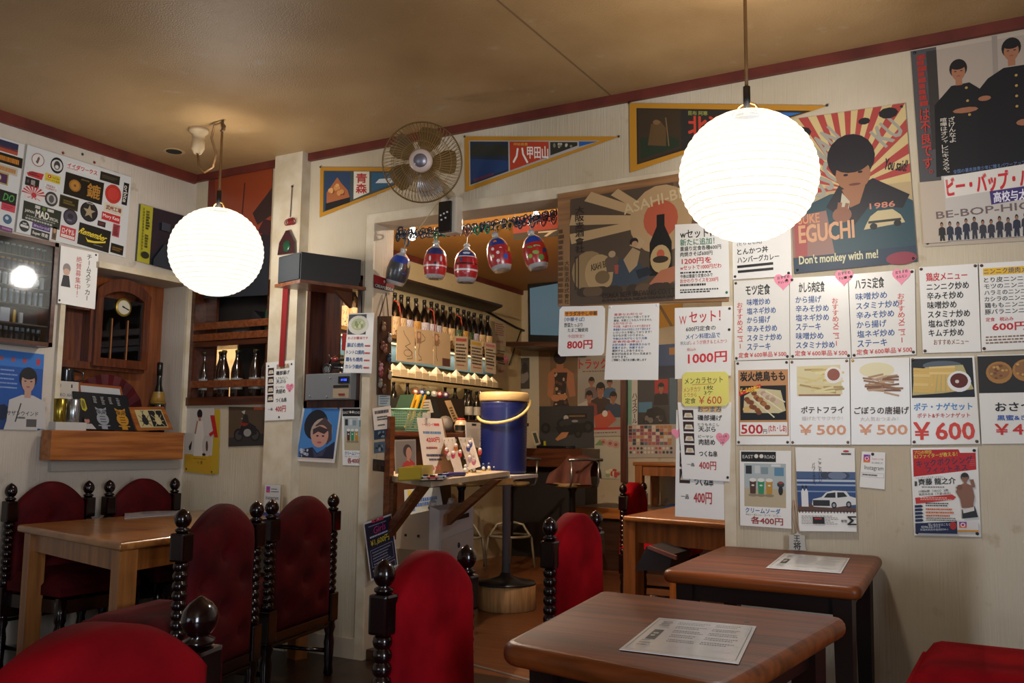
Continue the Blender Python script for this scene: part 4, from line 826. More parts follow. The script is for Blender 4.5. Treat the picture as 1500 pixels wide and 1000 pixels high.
# ---- glass display case
X1 = XL+.12; y1 = 3.0; z0,z1 = 1.636,2.196; y0 = 2.42; DK = wood('#57301d','#3c1f12','y',6)
dc = thing('display_case','shallow brown wall case with a glass front full of little tubes','display case',(XL,2.7,z0))
fm = MB(DK)
fm.box((XL,y0,z0),(X1,y0+.022,z1)).box((XL,y1-.022,z0),(X1,y1,z1)).box((XL,y0,z0),(X1,y1,z0+.022)).box((XL,y0,z1-.022),(X1,y1,z1)); fm.build('frame',dc)
MB(mat('#232221',.7)).box((XL,y0,z0),(XL+.006,y1,z1)).build('back_panel',dc)
for k,zz in enumerate((1.745,1.845,1.935,2.015,2.095)): MB(mat('#6e655a',.5)).box((XL+.006,y0+.022,zz-.006),(X1-.02,y1-.022,zz)).build('shelf',dc)
MB(mat('#e8f0f4',.08,trans=1)).box((X1-.012,y0+.022,z0+.022),(X1-.008,y1-.022,z1-.022)).build('glass_pane',dc)
def tube_item(name,label,cat,group,r,h,c1,c2,caph):
    t = thing(name,label,cat,(0,0,0),group)
    MB(mat(c1,.25,coat=.4)).lathe([(r*.96,0),(r,.002),(r,h-caph)],(0,0,0),10).build('body',t)
    MB(mat(c2,.35)).lathe([(r*1.02,h-caph),(r*1.02,h-.001),(r*.9,h)],(0,0,0),10).build('cap',t); return t
rows = [ # z, step, height, radius, body, cap, cap height, label
 (2.095,.034,.062,.010,'#3c4a4a','#9aa6a8',.010,'small dark tube on the top shelf of the glass wall case'),
 (2.015,.032,.066,.0095,'#5a5e6c','#b98a48',.010,'orange-capped tube in the second row of the glass wall case'),
 (1.935,.034,.068,.011,'#c9ccce','#d6d8da',.012,'white tube in the third row of the glass wall case'),
 (1.845,.033,.075,.010,'#aab6be','#c8ccd0',.014,'pale glassy tube in the fourth row of the glass wall case'),
 (1.658,.030,.068,.009,'#1e2228','#7d868e',.020,'black slim bottle in the bottom row of the glass wall case')]
for zz,st,hh,r,c1,c2,ch_,lb in rows:
    g = lb.split(' of the glass')[0]+'s'
    p0 = None; n = 10
    for k in range(n):
        loc = (XL+.06,y1-.045-st*k,zz)
        if p0 is None: p0 = tube_item('capped_tube',lb,'tube',g,r,hh,c1,c2,ch_); p0.location = loc
        else: dup(p0,loc)
    if zz == 2.095: pass
bx = [(2.86,.028,.075,'#c8c4ba','white upright packet on the top shelf of the glass case'),(2.80,.03,.085,'#d0ccc0','second white packet beside an orange one in the glass case'),(2.775,.02,.08,'#c88a28','orange packet on the top shelf of the glass case')]
tag(MB(mat('#7a2226',.4)).box((XL+.02,2.905,2.095),(XL+.04,2.955,2.165),.002).build('packet'),'dark red packet at the back of the top shelf of the glass case','packet')
tag(MB(mat('#c9cccf',.4,coat=.5)).box((XL+.085,2.715,1.745),(XL+.105,2.765,1.815),.002).build('small_box'),'pale boxed set standing on the fifth shelf of the glass case','box')
tag(MB(mat('#c49a3c',.3,metal=.7)).box((XL+.085,2.785,1.745),(XL+.10,2.80,1.81),.002).build('gold_lighter'),'gold lighter on the fifth shelf of the glass case','lighter')
tag(MB(mat('#c3c8cc',.3,coat=.4)).box((XL+.085,2.82,1.745),(XL+.10,2.84,1.80),.004).build('white_lighter'),'white lighter right of the gold one in the glass case','lighter')
tag(MB(mat('#8f9296',.25,metal=.8)).lathe([(.026,0),(.028,.006),(.02,.010),(.012,.006),(.002,.006)],(XL+.09,2.895,1.967),20,Vector((1,0,0)).to_track_quat('Z','Y').to_matrix()).build('ashtray'),'round silver dish upright among the white tubes in the glass case','dish')
# ---- sheets on the left wall
p = Xp('poster','blue magazine poster of a dark-haired person in a white shirt','poster',[(-30,508),(64.4,519),(58,630),(-34,628)],1,mat('#23529a',.35,coat=.4))
p.rect(0,0,1,.2,'#2d6db8').rect(0,.72,.5,1,'#16386e').rect(.30,.08,.36,.13,'#8a4a5a').rect(.48,.08,.54,.14,'#8a4a5a').rect(.66,.08,.72,.14,'#a0424a').rect(.88,.07,.94,.15,'#b03238')
for k in range(5): p.words(.32,.235+.055*k,.6,.265+.055*k,1,'#8aa4d0',k,.6)
p.ell(.38,.78,.1,.1,'#12223c',9); p.figure(.76,.37,.145,'#b08a78','#15141a',top='#b9b4b0'); p.poly([(.40,1),(.5,.72),(.62,.62),(.93,.6),(.95,1)],'#b9b4ae').line(.66,.66,.58,.9,.02,'#3a3432').rect(.76,.86,.93,.96,'#55504e').t('サザンウインド',.44,.76,.95,.82,'#22242a',.02).words(.6,.83,.78,.86,1,'#22242a',2,.8); p.done()
p = Xp('notice_sheet','white upright notice reading チームステッカー beside the glass case','notice',[(88.7,359.5),(143.7,371),(137,453),(82.5,443.7)],7,off=(.004,.004,.012,.012))
p.t('チームステッカー',.70,.05,.82,.88,'#24221f',.02,vert=True).t('絶賛募集中！',.42,.12,.56,.85,'#b8322e',.01,vert=True).ell(.18,.38,.1,.09,'#8f8580').ell(.18,.44,.085,.06,'#d0a893').poly([(.05,.7),(.1,.5),(.25,.5),(.3,.7)],'#222024').pin(.93,.04,BLK).pin(.04,.95,BLK); p.done()
# picture leaning on the alcove lip
fp = thing('framed_print','dark picture with a yellow strip standing on the ledge behind the lantern','picture',onX(XL+.03,235,385))
C = [onX(XL+.02,*q) for q in ((206,298.7),(276,318),(271,401),(200,382))]
MB(mat('#1c1d22',.15,coat=.8)).prism([c-Vector((.012,0,0)) for c in C],(.012,0,0)).build('frame',fp)
p = Paper('picture','','',C,(1,0,0),mat('#22242c',.2,coat=.8),off=(.001,)*4,parent=fp)
p.rect(.0,0,.25,1,'#a8a02a').words(.12,.08,.2,.42,7,'#3a3a1a',6,.8).words(.12,.5,.19,.74,5,'#3a3a1a',7,.8).words(.05,.05,.08,.8,14,'#5a561c',2,.7).ell(.13,.87,.08,.06,'#26281c').rect(.42,.22,.6,.36,'#3a3c44').poly([(.3,.9),(.5,.6),(.8,.55),(1,.75),(1,1),(.3,1)],'#2f333c'); p.done()
# ---- alcove contents
beam = thing('shelf_box','orange-brown box shelf front under the alcove','shelf',(XL,3.46,1.04))
MB(ORWOOD).box((XL+.032,3.03,1.04),(XL+.12,3.90,1.20),.004).build('front_board',beam)
cab = thing('curio_cabinet','arched brown wooden cabinet with a round clock dial behind its glass','cabinet',(XL-.2,3.5,1.59))
CW = wood('#6a3519','#482010','z',6); xf = -4.735; xb = XL-.21
q0,q1 = 3.41,3.785
cb = MB(CW)
cb.box((xb,3.17,1.56),(xf-.015,q1,1.60)).box((xb,3.17,1.60),(xf-.02,3.20,1.93)).box((xb,q1-.02,1.60),(xf-.01,q1,2.03)).box((xb,3.17,1.60),(xb+.01,q1,2.03)).box((xb,3.17,1.90),(xf-.02,q0,1.93)).box((xb,3.39,1.60),(xf-.01,3.415,2.0)); cb.build('body',cab)
dr = MB(CW); dr.box((xf-.01,q0,1.58),(xf+.012,q1,1.63)).box((xf-.01,q0,1.63),(xf+.012,q0+.045,2.0)).box((xf-.01,q1-.045,1.63),(xf+.012,q1,2.04))
N=12; 
def arc(t): return 2.02+.085*math.sin(PI*t)**.8
for k in range(N):
    a,b = k/N,(k+1)/N; ya,yb = q0+(q1-q0)*a,q0+(q1-q0)*b
    dr.hex([(xf-.01,ya,arc(a)-.065),(xf-.01,yb,arc(b)-.065),(xf+.012,yb,arc(b)-.065),(xf+.012,ya,arc(a)-.065),(xf-.01,ya,arc(a)),(xf-.01,yb,arc(b)),(xf+.018,yb,arc(b)+.01),(xf+.018,ya,arc(a)+.01)])
d = dr.build('door',cab)
MB(mat('#a86a3c',.4)).box((xf-.004,3.525,1.63),(xf+.004,3.53,1.87)).box((xf-.004,3.635,1.63),(xf+.004,3.64,1.87)).build('glazing_bar',d)
MB(mat('#2c2420',.05,trans=.9)).box((xf-.008,q0+.045,1.63),(xf-.006,q1-.045,1.99)).build('glass_pane',d)
ax = Vector((1,0,0)).to_track_quat('Z','Y').to_matrix(); dc_ = Vector((xf-.004,3.60,1.945))
dl = MB(mat('#a88a3c',.35,.6)).lathe([(.055,0),(.055,.006),(.044,.008)],dc_,28,ax).m(mat('#c9c2ac',.5)).lathe([(.042,.0085),(.001,.0087)],dc_,28,ax,cap=False).build('clock_dial',cab)
MB(mat('#17130f',.4)).tube([dc_+Vector((.011,0,0)),dc_+Vector((.011,.033,-.012))],.0035,6).tube([dc_+Vector((.011,0,0)),dc_+Vector((.011,-.012,.006))],.0045,6).build('clock_hand',dl)
MB(CW).box((xb,q0+.02,1.86),(xf-.012,q1-.02,1.868)).build('inner_shelf',cab)
for y,z,c,l in ((3.585,1.63,'#c8b49a','small pale figurine behind the glass of the arched cabinet'),(3.49,1.63,'#4a5a4c','small dark green figurine behind the glass of the arched cabinet'),(3.70,1.63,'#8a5a34','small brown ornament behind the glass of the arched cabinet')):
    tag(MB(mat(c,.4)).lathe([(.016,0),(.02,.01),(.014,.03),(.018,.045),(.012,.06),(.002,.066)],(xf-.045,y,z-.03),10).build('figurine'),l,'figurine')
wb = thing('sparkling_bottle','dark green wine bottle with a gold neck label in the alcove','bottle',(-4.70,3.86,1.2))
MB(mat('#0b120c',.08,coat=.8)).lathe([(.044,1.2),(.047,1.21),(.047,1.37),(.038,1.42),(.018,1.49),(.0155,1.56),(.0165,1.60),(.0165,1.625),(.014,1.63)],(-4.70,3.86,0),20).build('glass_body',wb)
MB(mat('#8f6d2c',.4)).lathe([(.0475,1.385),(.0475,1.37),(.0395,1.42),(.031,1.45)],(-4.70,3.86,0),20,cap=False).build('neck_label',wb)
MB(mat('#15130f',.3)).lathe([(.0175,1.55),(.0178,1.63),(.012,1.634)],(-4.70,3.86,0),16).build('foil',wb)
fn = MB(mat('#571018',.45,noise=(12,'#3c0a10'))); fc = Vector((-4.79,3.56,1.27)); n=18
for k in range(n):
    a,b = PI*k/n,PI*(k+1)/n; f = .006 if k%2 else -.002; g = .006 if (k+1)%2 else -.002
    fn.prism([fc+Vector((f,.03*math.cos(a),.03*math.sin(a))),fc+Vector((f,.27*math.cos(a),.27*math.sin(a))),fc+Vector((g,.27*math.cos(b),.27*math.sin(b))),fc+Vector((g,.03*math.cos(b),.03*math.sin(b)))],(.003,0,0))
tag(fn.build('folding_fan'),'open dark red folding fan at the back of the alcove','fan')
p = Xp('calligraphy_board','white calligraphy sheet in a thin brown mount behind the black owl board','picture',[(113,560),(177,566),(187,612),(117,605)],0,mat('#8a4a22',.4),X=-4.68)
p.rect(.06,.08,.95,.95,'#b9b8b6').t('笑',.4,.3,.75,.85,BLK,.03); p.done()
p = Xp('display_board','black board with a silver and a golden owl propped in the alcove','picture',[(112.5,572.5),(190.5,579),(202,631),(116,628)],0,mat('#14161a',.4),X=-4.60,th=.012,off=(-.03,-.03,0,0))
def owl(u,c,d):
    p.ell(u,.52,.085,.10,c).ell(u,.70,.105,.17,c).poly([(u-.09,.46),(u-.1,.38),(u-.04,.43)],c).poly([(u+.09,.46),(u+.1,.38),(u+.04,.43)],c).rect(u-.1,.87,u+.1,.9,c).rect(u-.05,.9,u+.05,.98,c)
    for s in (-1,1): p.circ(u+s*.042,.51,.033,d).circ(u+s*.042,.51,.022,c).circ(u+s*.042,.515,.013,'#14161a')
    for r_ in range(3): p.rect(u-.05,.63+.07*r_,u+.05,.65+.07*r_,d)
    p.poly([(u-.012,.54),(u+.012,.54),(u,.6)],d)
owl(.43,'#8d9094','#2a2c30'); owl(.78,'#b07c1e','#3c2a0c')
p.poly([(.08,.22),(.12,.17),(.17,.2),(.19,.45),(.15,.52),(.1,.48)],'#b0a228').ell(.135,.34,.03,.12,'#6e6418')
for i in range(4): p.words(.76-.15*i,.09,.82-.15*i,.32-.03*(i%2),5,'#a8a8a4',i+2,.5)
p.ell(.13,.78,.045,.07,'#a87462').ell(.13,.71,.045,.035,'#1f1a18').poly([(.06,1),(.1,.86),(.2,.86),(.26,1)],'#b0aca6'); p.done()
bf = thing('picture_frame','small wooden frame showing two rhinoceros beetles','picture',onX(-4.58,222,629))
C = [onX(-4.585,*q)+Vector((o,0,0)) for q,o in (((193.5,596),-.03),((245,595.5),-.03),((254,629.5),0),((201,630.5),0))]
MB(ORWOOD).prism([c-Vector((.014,0,0)) for c in C],(.014,0,0)).build('frame',bf)
p = Paper('beetle_print','','',[C[0].lerp(C[2],.12),C[1].lerp(C[3],.12),C[2].lerp(C[0],.12),C[3].lerp(C[1],.12)],(1,0,0),mat('#b7a878',.4),parent=bf)
p.rect(.47,.05,.97,.95,'#16171a')
for u,c in ((.25,'#1c1a1c'),(.72,'#b7a878')):
    p.ell(u,.62,.11,.24,c).ell(u,.36,.07,.1,c).line(u,.3,u,.1,.03,c)
    for s in (-1,1): p.line(u+s*.08,.5,u+s*.19,.3,.018,c).line(u+s*.09,.65,u+s*.2,.62,.018,c).line(u+s*.08,.75,u+s*.17,.92,.018,c).line(u,.12,u+s*.06,.04,.018,c)
p.done()
gb = thing('gift_box','white carton with two metal cups in its window, leftmost in the alcove','gift box',(-4.62,3.12,1.2))
p = Xp('back_card','','',[(80,557),(115,559.5),(114,630),(76,628)],0,mat('#bcb3a6',.5),X=-4.645,parent=gb,th=.02)
p.t('SHIRO AHIRU',.0,.25,.98,.32,'#3a3632',.01).rect(.2,.06,.26,.13,'#3a3632').rect(.68,.06,.74,.13,'#3a3632'); p.rect(.0,.45,.4,.58,'#1a1a1c').rect(.5,.45,.98,.58,'#1a1a1c'); p.done('print')
MB(mat('#b9b4ac',.5)).box((-4.645,3.09,1.2),(-4.56,3.275,1.245),.002).build('tray',gb)
for y,c in ((3.135,'#8f7a2e'),(3.215,'#a4a6a8')): MB(mat(c,.25,.85)).lathe([(.03,1.245),(.034,1.25),(.036,1.37),(.033,1.372)],(-4.60,y,0),20).build('metal_cup',gb)
mg = thing('tankard','dark tankard at the back of the alcove behind the white carton','mug',(-4.76,3.27,1.46))
MB(CW).box((-4.83,3.14,1.44),(-4.72,3.40,1.455)).build('wall_ledge',mg)
MB(mat('#1b1a1c',.2,coat=.6)).lathe([(.04,1.456),(.045,1.47),(.04,1.54),(.042,1.555)],(-4.76,3.27,0),16).tube([(-4.73,3.30,1.54),(-4.71,3.34,1.53),(-4.71,3.34,1.49),(-4.73,3.30,1.475)],.006).build('body',mg)
# ================================================================== poster wall, left part
p = Yp('poster','tall orange sunset poster on the wall behind the lantern by the corner','poster',[(306,265),(400,245.4),(393,432),(299,437)],1,mat('#8a3a1c',.35,coat=.4))
p.poly([(0,0),(.1,0),(.14,.25),(.1,.45),(0,.5)],'#6b2a1c').poly([(.72,.34),(1,.16),(1,.38),(.8,.44)],'#33201e').poly([(.3,.5),(.6,.47),(1,.5),(1,.6),(.3,.6)],'#a03a2c').poly([(0,.5),(.3,.46),(.6,.56),(1,.5),(1,1),(0,1)],'#241a22').poly([(0,.64),(1,.6),(1,1),(0,1)],'#1d2029').line(.58,.08,.55,.46,.02,'#4a1f1a').poly([(.8,.5),(.9,.4),(1,.42),(1,.54)],'#3a1c1e').poly([(0,.40),(.12,.36),(.2,.5),(0,.56)],'#3a2226').rect(.4,.42,.45,.5,'#1a1418'); p.done()
rk = thing('bottle_rack','dark wooden recessed rack with two rails in the poster wall','rack',(-4.27,YW,1.37))
R0,R1 = -4.605,-3.93; rb = MB(wood('#54280f','#38180a','x',5))
rb.box((R0,YW-.02,1.37),(R1,YW+T,1.42)).box((R0,YW-.01,1.37),(R0+.035,YW+T,2.12)).box((R0+.035,YW+.08,1.42),(R0+.13,YW+.1,2.12)).box((R1-.03,YW,1.37),(R1,YW+T,2.12)); rb.m(mat('#221c18',.6)).box((R0+.035,YW+T-.01,1.765),(R1-.03,YW+T,2.12)).box((-4.36,YW+T-.01,1.42),(R1-.03,YW+T,1.735)); rb.build('frame',rk)
tag(MB(mat('#1a1a1e',.45)).prism([(-4.16,4.05,1.853-.087),(-4.05,4.05,1.766),(-4.05,4.05,1.90),(-4.12,4.05,1.95)],(0,.1,0)).build('dark_bundle'),'dark folded bundle between the plastic bag and the green tin','bundle')
for zz in (1.478,): MB(MIDWOOD).box((R0+.03,YW-.012,zz),(R1,YW+.006,zz+.045),.004).build('rail',rk)
MB(wood('#54280f','#38180a','x',5)).box((R0+.03,YW-.008,1.735),(R1,YW+T,1.765)).build('shelf',rk)
for zz in (1.77,1.84): MB(MIDWOOD).box((R0+.03,YW-.012,zz),(R1,YW+.006,zz+.045),.004).build('rail',rk)
def beer(label,loc,group,glass='#2a160a',lab='#8f8a6a'):
    t = thing('beer_bottle',label,'bottle',(0,0,0),group)
    MB(mat(glass,.08,coat=.8)).lathe([(.034,0),(.0375,.006),(.0375,.15),(.034,.18),(.02,.225),(.0135,.25),(.0135,.275),(.0155,.278),(.0155,.285)],(0,0,0),18).build('glass_body',t)
    MB(mat(lab,.5)).lathe([(.0378,.05),(.0378,.12)],(0,0,0),18,cap=False).build('label',t)
    MB(mat('#8a7a3a',.35,.7)).lathe([(.0165,.283),(.0165,.292),(.012,.296)],(0,0,0),14).build('crown_cap',t); t.location = loc; return t
b0 = beer('first brown bottle from the corner in the wooden rack',(-4.565+.0,4.09,1.42),'brown bottles in the wooden rack',lab='#8d8a80')
for i,(x,y,l) in enumerate([(-4.452,4.12,'second brown bottle in the rack, set behind its neighbours'),(-4.37,4.07,'third brown bottle in the wooden rack'),(-4.275,4.09,'amber-lit bottle in the middle of the wooden rack'),(-4.12,4.09,'brown bottle with an orange neck mark, second from the rack end'),(-4.02,4.09,'last brown bottle in the rack, next to the pilaster')]): dup(b0,(x,y,1.42),None,l)
tag(MB(mat('#9aa0a4',.15,trans=.6,bump=(30,.8))).ball((-4.25,4.08,1.80),.05,14,(2.2,.9,.85)).build('plastic_bag'),'crumpled clear plastic bag on the upper shelf of the rack','bag')
tag(MB(mat('#1c4a34',.4)).lathe([(.035,1.766),(.037,1.78),(.037,1.93),(.02,1.97),(.02,1.99)],(-4.0,4.08,0),14).build('green_tin'),'dark green tin at the end of the upper rack shelf','tin')
p = Yp('calendar','pale sheet with a person in white seen from behind, yellow foot and red ribbon','poster',[(271,598),(314,597),(314,695),(271,691)],1,mat('#b9b0a6',.5))
p.rect(0,.72,1,1,'#b58a1a').poly([(.3,.74),(.36,.35),(.42,.2),(.62,.2),(.66,.4),(.60,.74)],'#cabfb2').line(.44,.2,.36,.4,.05,'#9c6a52').ell(.52,.09,.09,.07,'#17131a').rect(.48,.14,.56,.2,'#9c6a52').ell(.76,.58,.16,.16,'#b3a79c').ell(.76,.58,.04,.08,'#4a3c34').poly([(.14,.6),(.26,.5),(.22,.64),(.16,.66)],'#1a1a1c').ell(.66,.71,.06,.02,'#1a1a1c').t('小 麦',.42,.81,.62,.86,'#5a4410',.02).words(.3,.77,.75,.79,1,'#7a5a14',3,.6).pin(.06,.95,BLK).pin(.93,.96,BLK); p.done()
rbn = MB(mat('#b0901c',.5)); C=[onY(YW-.008,*q) for q in ((315,599),(322,599.5),(320,694),(309,693))]; rbn.prism(C,(0,.001,0)); rbn.m(mat('#a81a1c',.5)); C=[onY(YW-.011,*q) for q in ((308,608),(314,608),(319,640),(314,640))]; rbn.prism(C,(0,.001,0)); C=[onY(YW-.0115,*q) for q in ((306,635),(313,630),(314,634),(308,639))]; rbn.prism(C,(0,.001,0))
tag(rbn.build('gift_ribbon'),'yellow paper strip with a red cross ribbon beside the pale sheet','ribbon')
p = Yp('poster','dark motorcycle poster under the bottle rack','poster',[(335.4,595.5),(392,596.5),(391,652),(335,654)],1,mat('#4a3a2a',.35,coat=.5))
p.poly([(0,.78),(1,.68),(1,1),(0,1)],'#2a2826').rect(0,0,1,.08,'#3a2c20').rect(.66,.0,.9,.07,'#8a3a20')
for u in (.27,.70): p.ell(u,.72,.13,.17,'#151517').ell(u,.72,.09,.12,'#3c3a38')
p.poly([(.25,.7),(.35,.45),(.55,.4),(.72,.5),(.75,.7),(.5,.78)],'#1a1a1c').ell(.42,.42,.1,.07,'#7a2218').ell(.5,.66,.1,.1,'#8a8680').poly([(.34,.12),(.44,.08),(.42,.2)],'#a8a49c').line(.33,.3,.5,.28,.02,'#8a8680').poly([(.36,.4),(.4,.18),(.5,.2),(.54,.42)],'#241f1e'); p.done()
# pilaster items
YP = YW-.07
def strip(px,label,lvl,Y=None):
    p = Yp('menu_sheet',label,'menu sheet',px,lvl,Y=Y,group=MG); return p
p = otsu([(390,531),(432,527),(431,614),(388,616)],'otsumami strip with four dish photos on the pilaster under the red tassel',2,True,Y=YP); p.pins(BLK,.1,(0,1)).pin(.5,.95,BLK); p.done()
kn = thing('knot_ornament','red Chinese knot pendant with a long tassel on the pilaster','ornament',onY(YP-.01,427,340))
RC = mat('#7d1418',.6); a=onY(YP-.008,428,273); b=onY(YP-.008,425,318)
o=MB(mat('#4a2018',.4)).tube([a,b],.0025,6).ball(a,.007,8); o.build('hanging_cord',kn)
k0=onY(YP-.012,425,325); m=MB(RC)
for s in (-1,1):
    for r_ in (.018,.011): m.tube([k0+Vector((s*(.006+r_)+r_*math.cos(t*PI/6),0,r_*math.sin(t*PI/6))) for t in range(12)],.0028,6,True)
for t in (-.012,0,.012): m.tube([k0+Vector((-.014,0,t)),k0+Vector((.014,-.002,t+.006))],.004,6).tube([k0+Vector((t,0,-.02)),k0+Vector((t+.004,-.002,.022))],.004,6)
m.build('knot',kn)
k1=onY(YP-.012,422,360); MB(mat('#3a1418',.4,coat=.4)).prism([k1+Vector((x,0,z)) for x,z in ((-.012,.09),(.012,.09),(.055,.02),(.06,-.05),(-.07,-.05),(-.06,.02))],(0,-.012,0)).m(mat('#1f4a30',.3)).ball(k1+Vector((0,-.012,-.005)),.03,12,(1,.3,1.2)).build('pendant',kn)
t0=onY(YP-.012,420,411); t1=onY(YP-.012,413,537); MB(mat('#a8822c',.4)).prism([t0+Vector((x,0,z)) for x,z in ((-.02,.01),(.02,.01),(.02,-.025),(-.02,-.025))],(0,-.006,0)).m(mat('#8c1216',.7)).prism([t0+Vector((-.02,0,-.025)),t0+Vector((.02,0,-.025)),t1+Vector((.018,0,0)),t1+Vector((-.018,0,0))],(0,-.008,0)).build('tassel',kn)
# speaker on its little shelf
sh = thing('speaker_shelf','thin brown shelf board under the black box by the pilaster','shelf',onY(3.9,450,415))
A=[onZ(2.03,*q) for q in ((404,411),(452,419),(500,414))]
z=2.015; P3=[Vector((-3.60,3.66,z)),Vector((-3.38,3.62,z)),Vector((-3.35,YW-.002,z)),Vector((-3.61,YW-.075,z))]
MB(MIDWOOD).prism([Vector((-3.61,3.70,z-.018)),Vector((-3.37,3.64,z-.018)),Vector((-3.20,YW-.002,z-.018)),Vector((-3.45,YW-.002,z-.018))],(0,0,.018)).build('board',sh)
MB(mat('#5a3018',.5)).prism([(-3.33,YW-.002,z-.018),(-3.33,YW-.002,z-.11),(-3.36,YW-.12,z-.018)],(.02,0,0)).build('bracket',sh)
sp = thing('speaker','black box loudspeaker on the small wall shelf by the pilaster','speaker',(-3.4,3.8,z))
sb=MB(mat('#17191c',.45)); b4=[Vector((-3.60,3.715,z)),Vector((-3.385,3.66,z)),Vector((-3.235,3.98,z)),Vector((-3.44,3.99,z))]
sb.prism(b4,(0,0,.155)); sb.build('cabinet',sp)
n_=(b4[1]-b4[0]).normalized(); nn=Vector((n_.y,-n_.x,0)); MB(mat('#20262c',.7,bump=(200,.3))).prism([b4[0]+n_*.008+Vector((0,0,.008)),b4[1]-n_*.008+Vector((0,0,.008)),b4[1]-n_*.008+Vector((0,0,.147)),b4[0]+n_*.008+Vector((0,0,.147))],nn*.006).build('grille',sp)
MB(mat('#101012',.5)).tube([(-3.25,3.98,z+.05),(-3.22,3.97,z-.02),(-3.225,3.985,z-.10)],.004,6).build('cable',sp)
# niche : frame, radio, model motorcycle, red box
nf = thing('niche_frame','brown wooden frame lining the small pass-through beside the pilaster','frame',(-3.43,YW,1.365))
f=MB(DKWOOD); f.box((-3.635,YW-.012,1.345),(-3.61,YW+T,2.08)).box((-3.262,YW-.012,1.345),(-3.237,YW+T,2.08)).box((-3.635,YW-.012,2.06),(-3.237,YW+T,2.085)).box((-3.635,YW-.012,1.345),(-3.237,YW+T,1.385)); f.build('lining',nf)
MB(DKWOOD).box((-3.61,YW+.11,1.385),(-3.49,YW+.125,2.06)).build('side_panel',nf)
rd = thing('stereo','grey stereo unit with a blue display standing in the pass-through','stereo',(-3.4,3.95,1.40))
MB(mat('#8a8c8e',.35,.4)).box((-3.582,3.945,1.387),(-3.255,YW+.14,1.535),.004).build('case',rd)
MB(mat('#17171a',.2,coat=.5)).box((-3.335,3.935,1.475),(-3.262,3.946,1.515)).build('display_panel',rd)
q=Paper('display','','',[Vector((-3.318,3.934,1.505)),Vector((-3.266,3.934,1.505)),Vector((-3.266,3.934,1.485)),Vector((-3.318,3.934,1.485))],(0,-1,0),mat('#0a0c18',.2),parent=rd); q.t('AV LINE',.1,.2,.9,.8,mat('#3a5cff',.5,emit=2.2),.02); q.done()
MB(mat('#b8a488',.4,.3)).box((-3.375,3.94,1.395),(-3.262,3.946,1.47)).m(mat('#20201f',.4)).box((-3.37,3.936,1.452),(-3.264,3.941,1.468)).m(mat('#8a2a2a',.4)).box((-3.33,3.934,1.41),(-3.29,3.94,1.42)).build('front_plate',rd)
for x,zz in ((-3.40,1.51),(-3.545,1.41),(-3.42,1.405)): MB(mat('#d8dade',.15,.9)).lathe([(.006,0),(.006,.006),(.003,.009)],(x,3.945,zz),10,Vector((0,-1,0)).to_track_quat('Z','Y').to_matrix()).build('screw_knob',rd)
tag(MB(mat('#a01a18',.4)).box((-3.46,4.10,1.68),(-3.28,4.16,1.78),.01).build('red_box'),'red box standing in the pass-through above the model motorcycle','box')
cd=tag(MB(mat('#a89468',.5)).box((-3.44,4.10,1.536),(-3.29,4.16,1.679),.002).build('carton'),'cream carton behind the model motorcycle','box')
mt = thing('model_motorcycle','small model motorcycle with a red tank on the stereo','model',(-3.42,4.02,1.536))
y=4.02
for x in (-3.49,-3.36):
    MB(mat('#151515',.5)).tube([(x+.028*math.cos(t*PI/8),y,1.566+.028*math.sin(t*PI/8)) for t in range(16)],.007,8,True).m(mat('#b8babc',.2,.9)).cyl((x,y-.008,1.566),(x,y+.008,1.566),.018).build('wheel',mt)
MB(mat('#1b1b1d',.3,.4)).tube([(-3.49,y,1.566),(-3.465,y,1.62),(-3.42,y,1.60),(-3.36,y,1.566)],.006,6).box((-3.445,y-.014,1.562),(-3.395,y+.014,1.60),.004).build('engine_frame',mt)
MB(mat('#8a1e16',.2,coat=.8)).ball((-3.435,y,1.62),.02,12,(1.4,.7,.7)).build('tank',mt)
MB(mat('#141414',.5)).ball((-3.385,y,1.617),.018,10,(1.8,.7,.45)).build('saddle',mt)
MB(mat('#b8babc',.2,.9)).tube([(-3.465,y,1.625),(-3.455,y-.03,1.645)],.003,6).tube([(-3.465,y,1.625),(-3.455,y+.03,1.645)],.003,6).tube([(-3.42,y-.018,1.575),(-3.33,y-.02,1.565)],.005,6).build('handlebar',mt)
p = Yp('menu_sheet','strip with a photo of a white bowl and four blue grill dishes over the niche','menu sheet',[(511.6,459),(548.6,458),(547.5,547),(506,546)],6,off=(.004,.004,.02,.02),group=MG)
p.rect(.02,.02,.72,.36,'#1a1c1c').ell(.42,.20,.40,.16,'#cfcabc').ell(.42,.19,.28,.10,'#a8b080').photo_noise(.2,.12,.62,.26,14,['#8f9a5a','#c6c49a','#7a8446'],3,(.04,.07))
p.t('わさび醤油です',.06,.395,.82,.44,RED,.02).t('豚ばら焼肉',.06,.50,.66,.57,BLU,.03).t('トントロ焼肉',.06,.62,.70,.69,BLU,.03).t('鶏もも焼肉',.06,.74,.66,.81,BLU,.03).t('カシラ焼肉',.06,.86,.66,.93,BLU,.03)
for v in (.53,.65,.77,.89): p.words(.72,v,.98,v+.04,1,RED,2,.7)
p.done()
p = Yp('photo_print','large colour portrait of a person with a dark beret on blue','photo',[(444,593.5),(501,595),(492,678),(432,674.7)],2,mat('#d6cfc6',.4),off=(.002,.002,.02,.012))
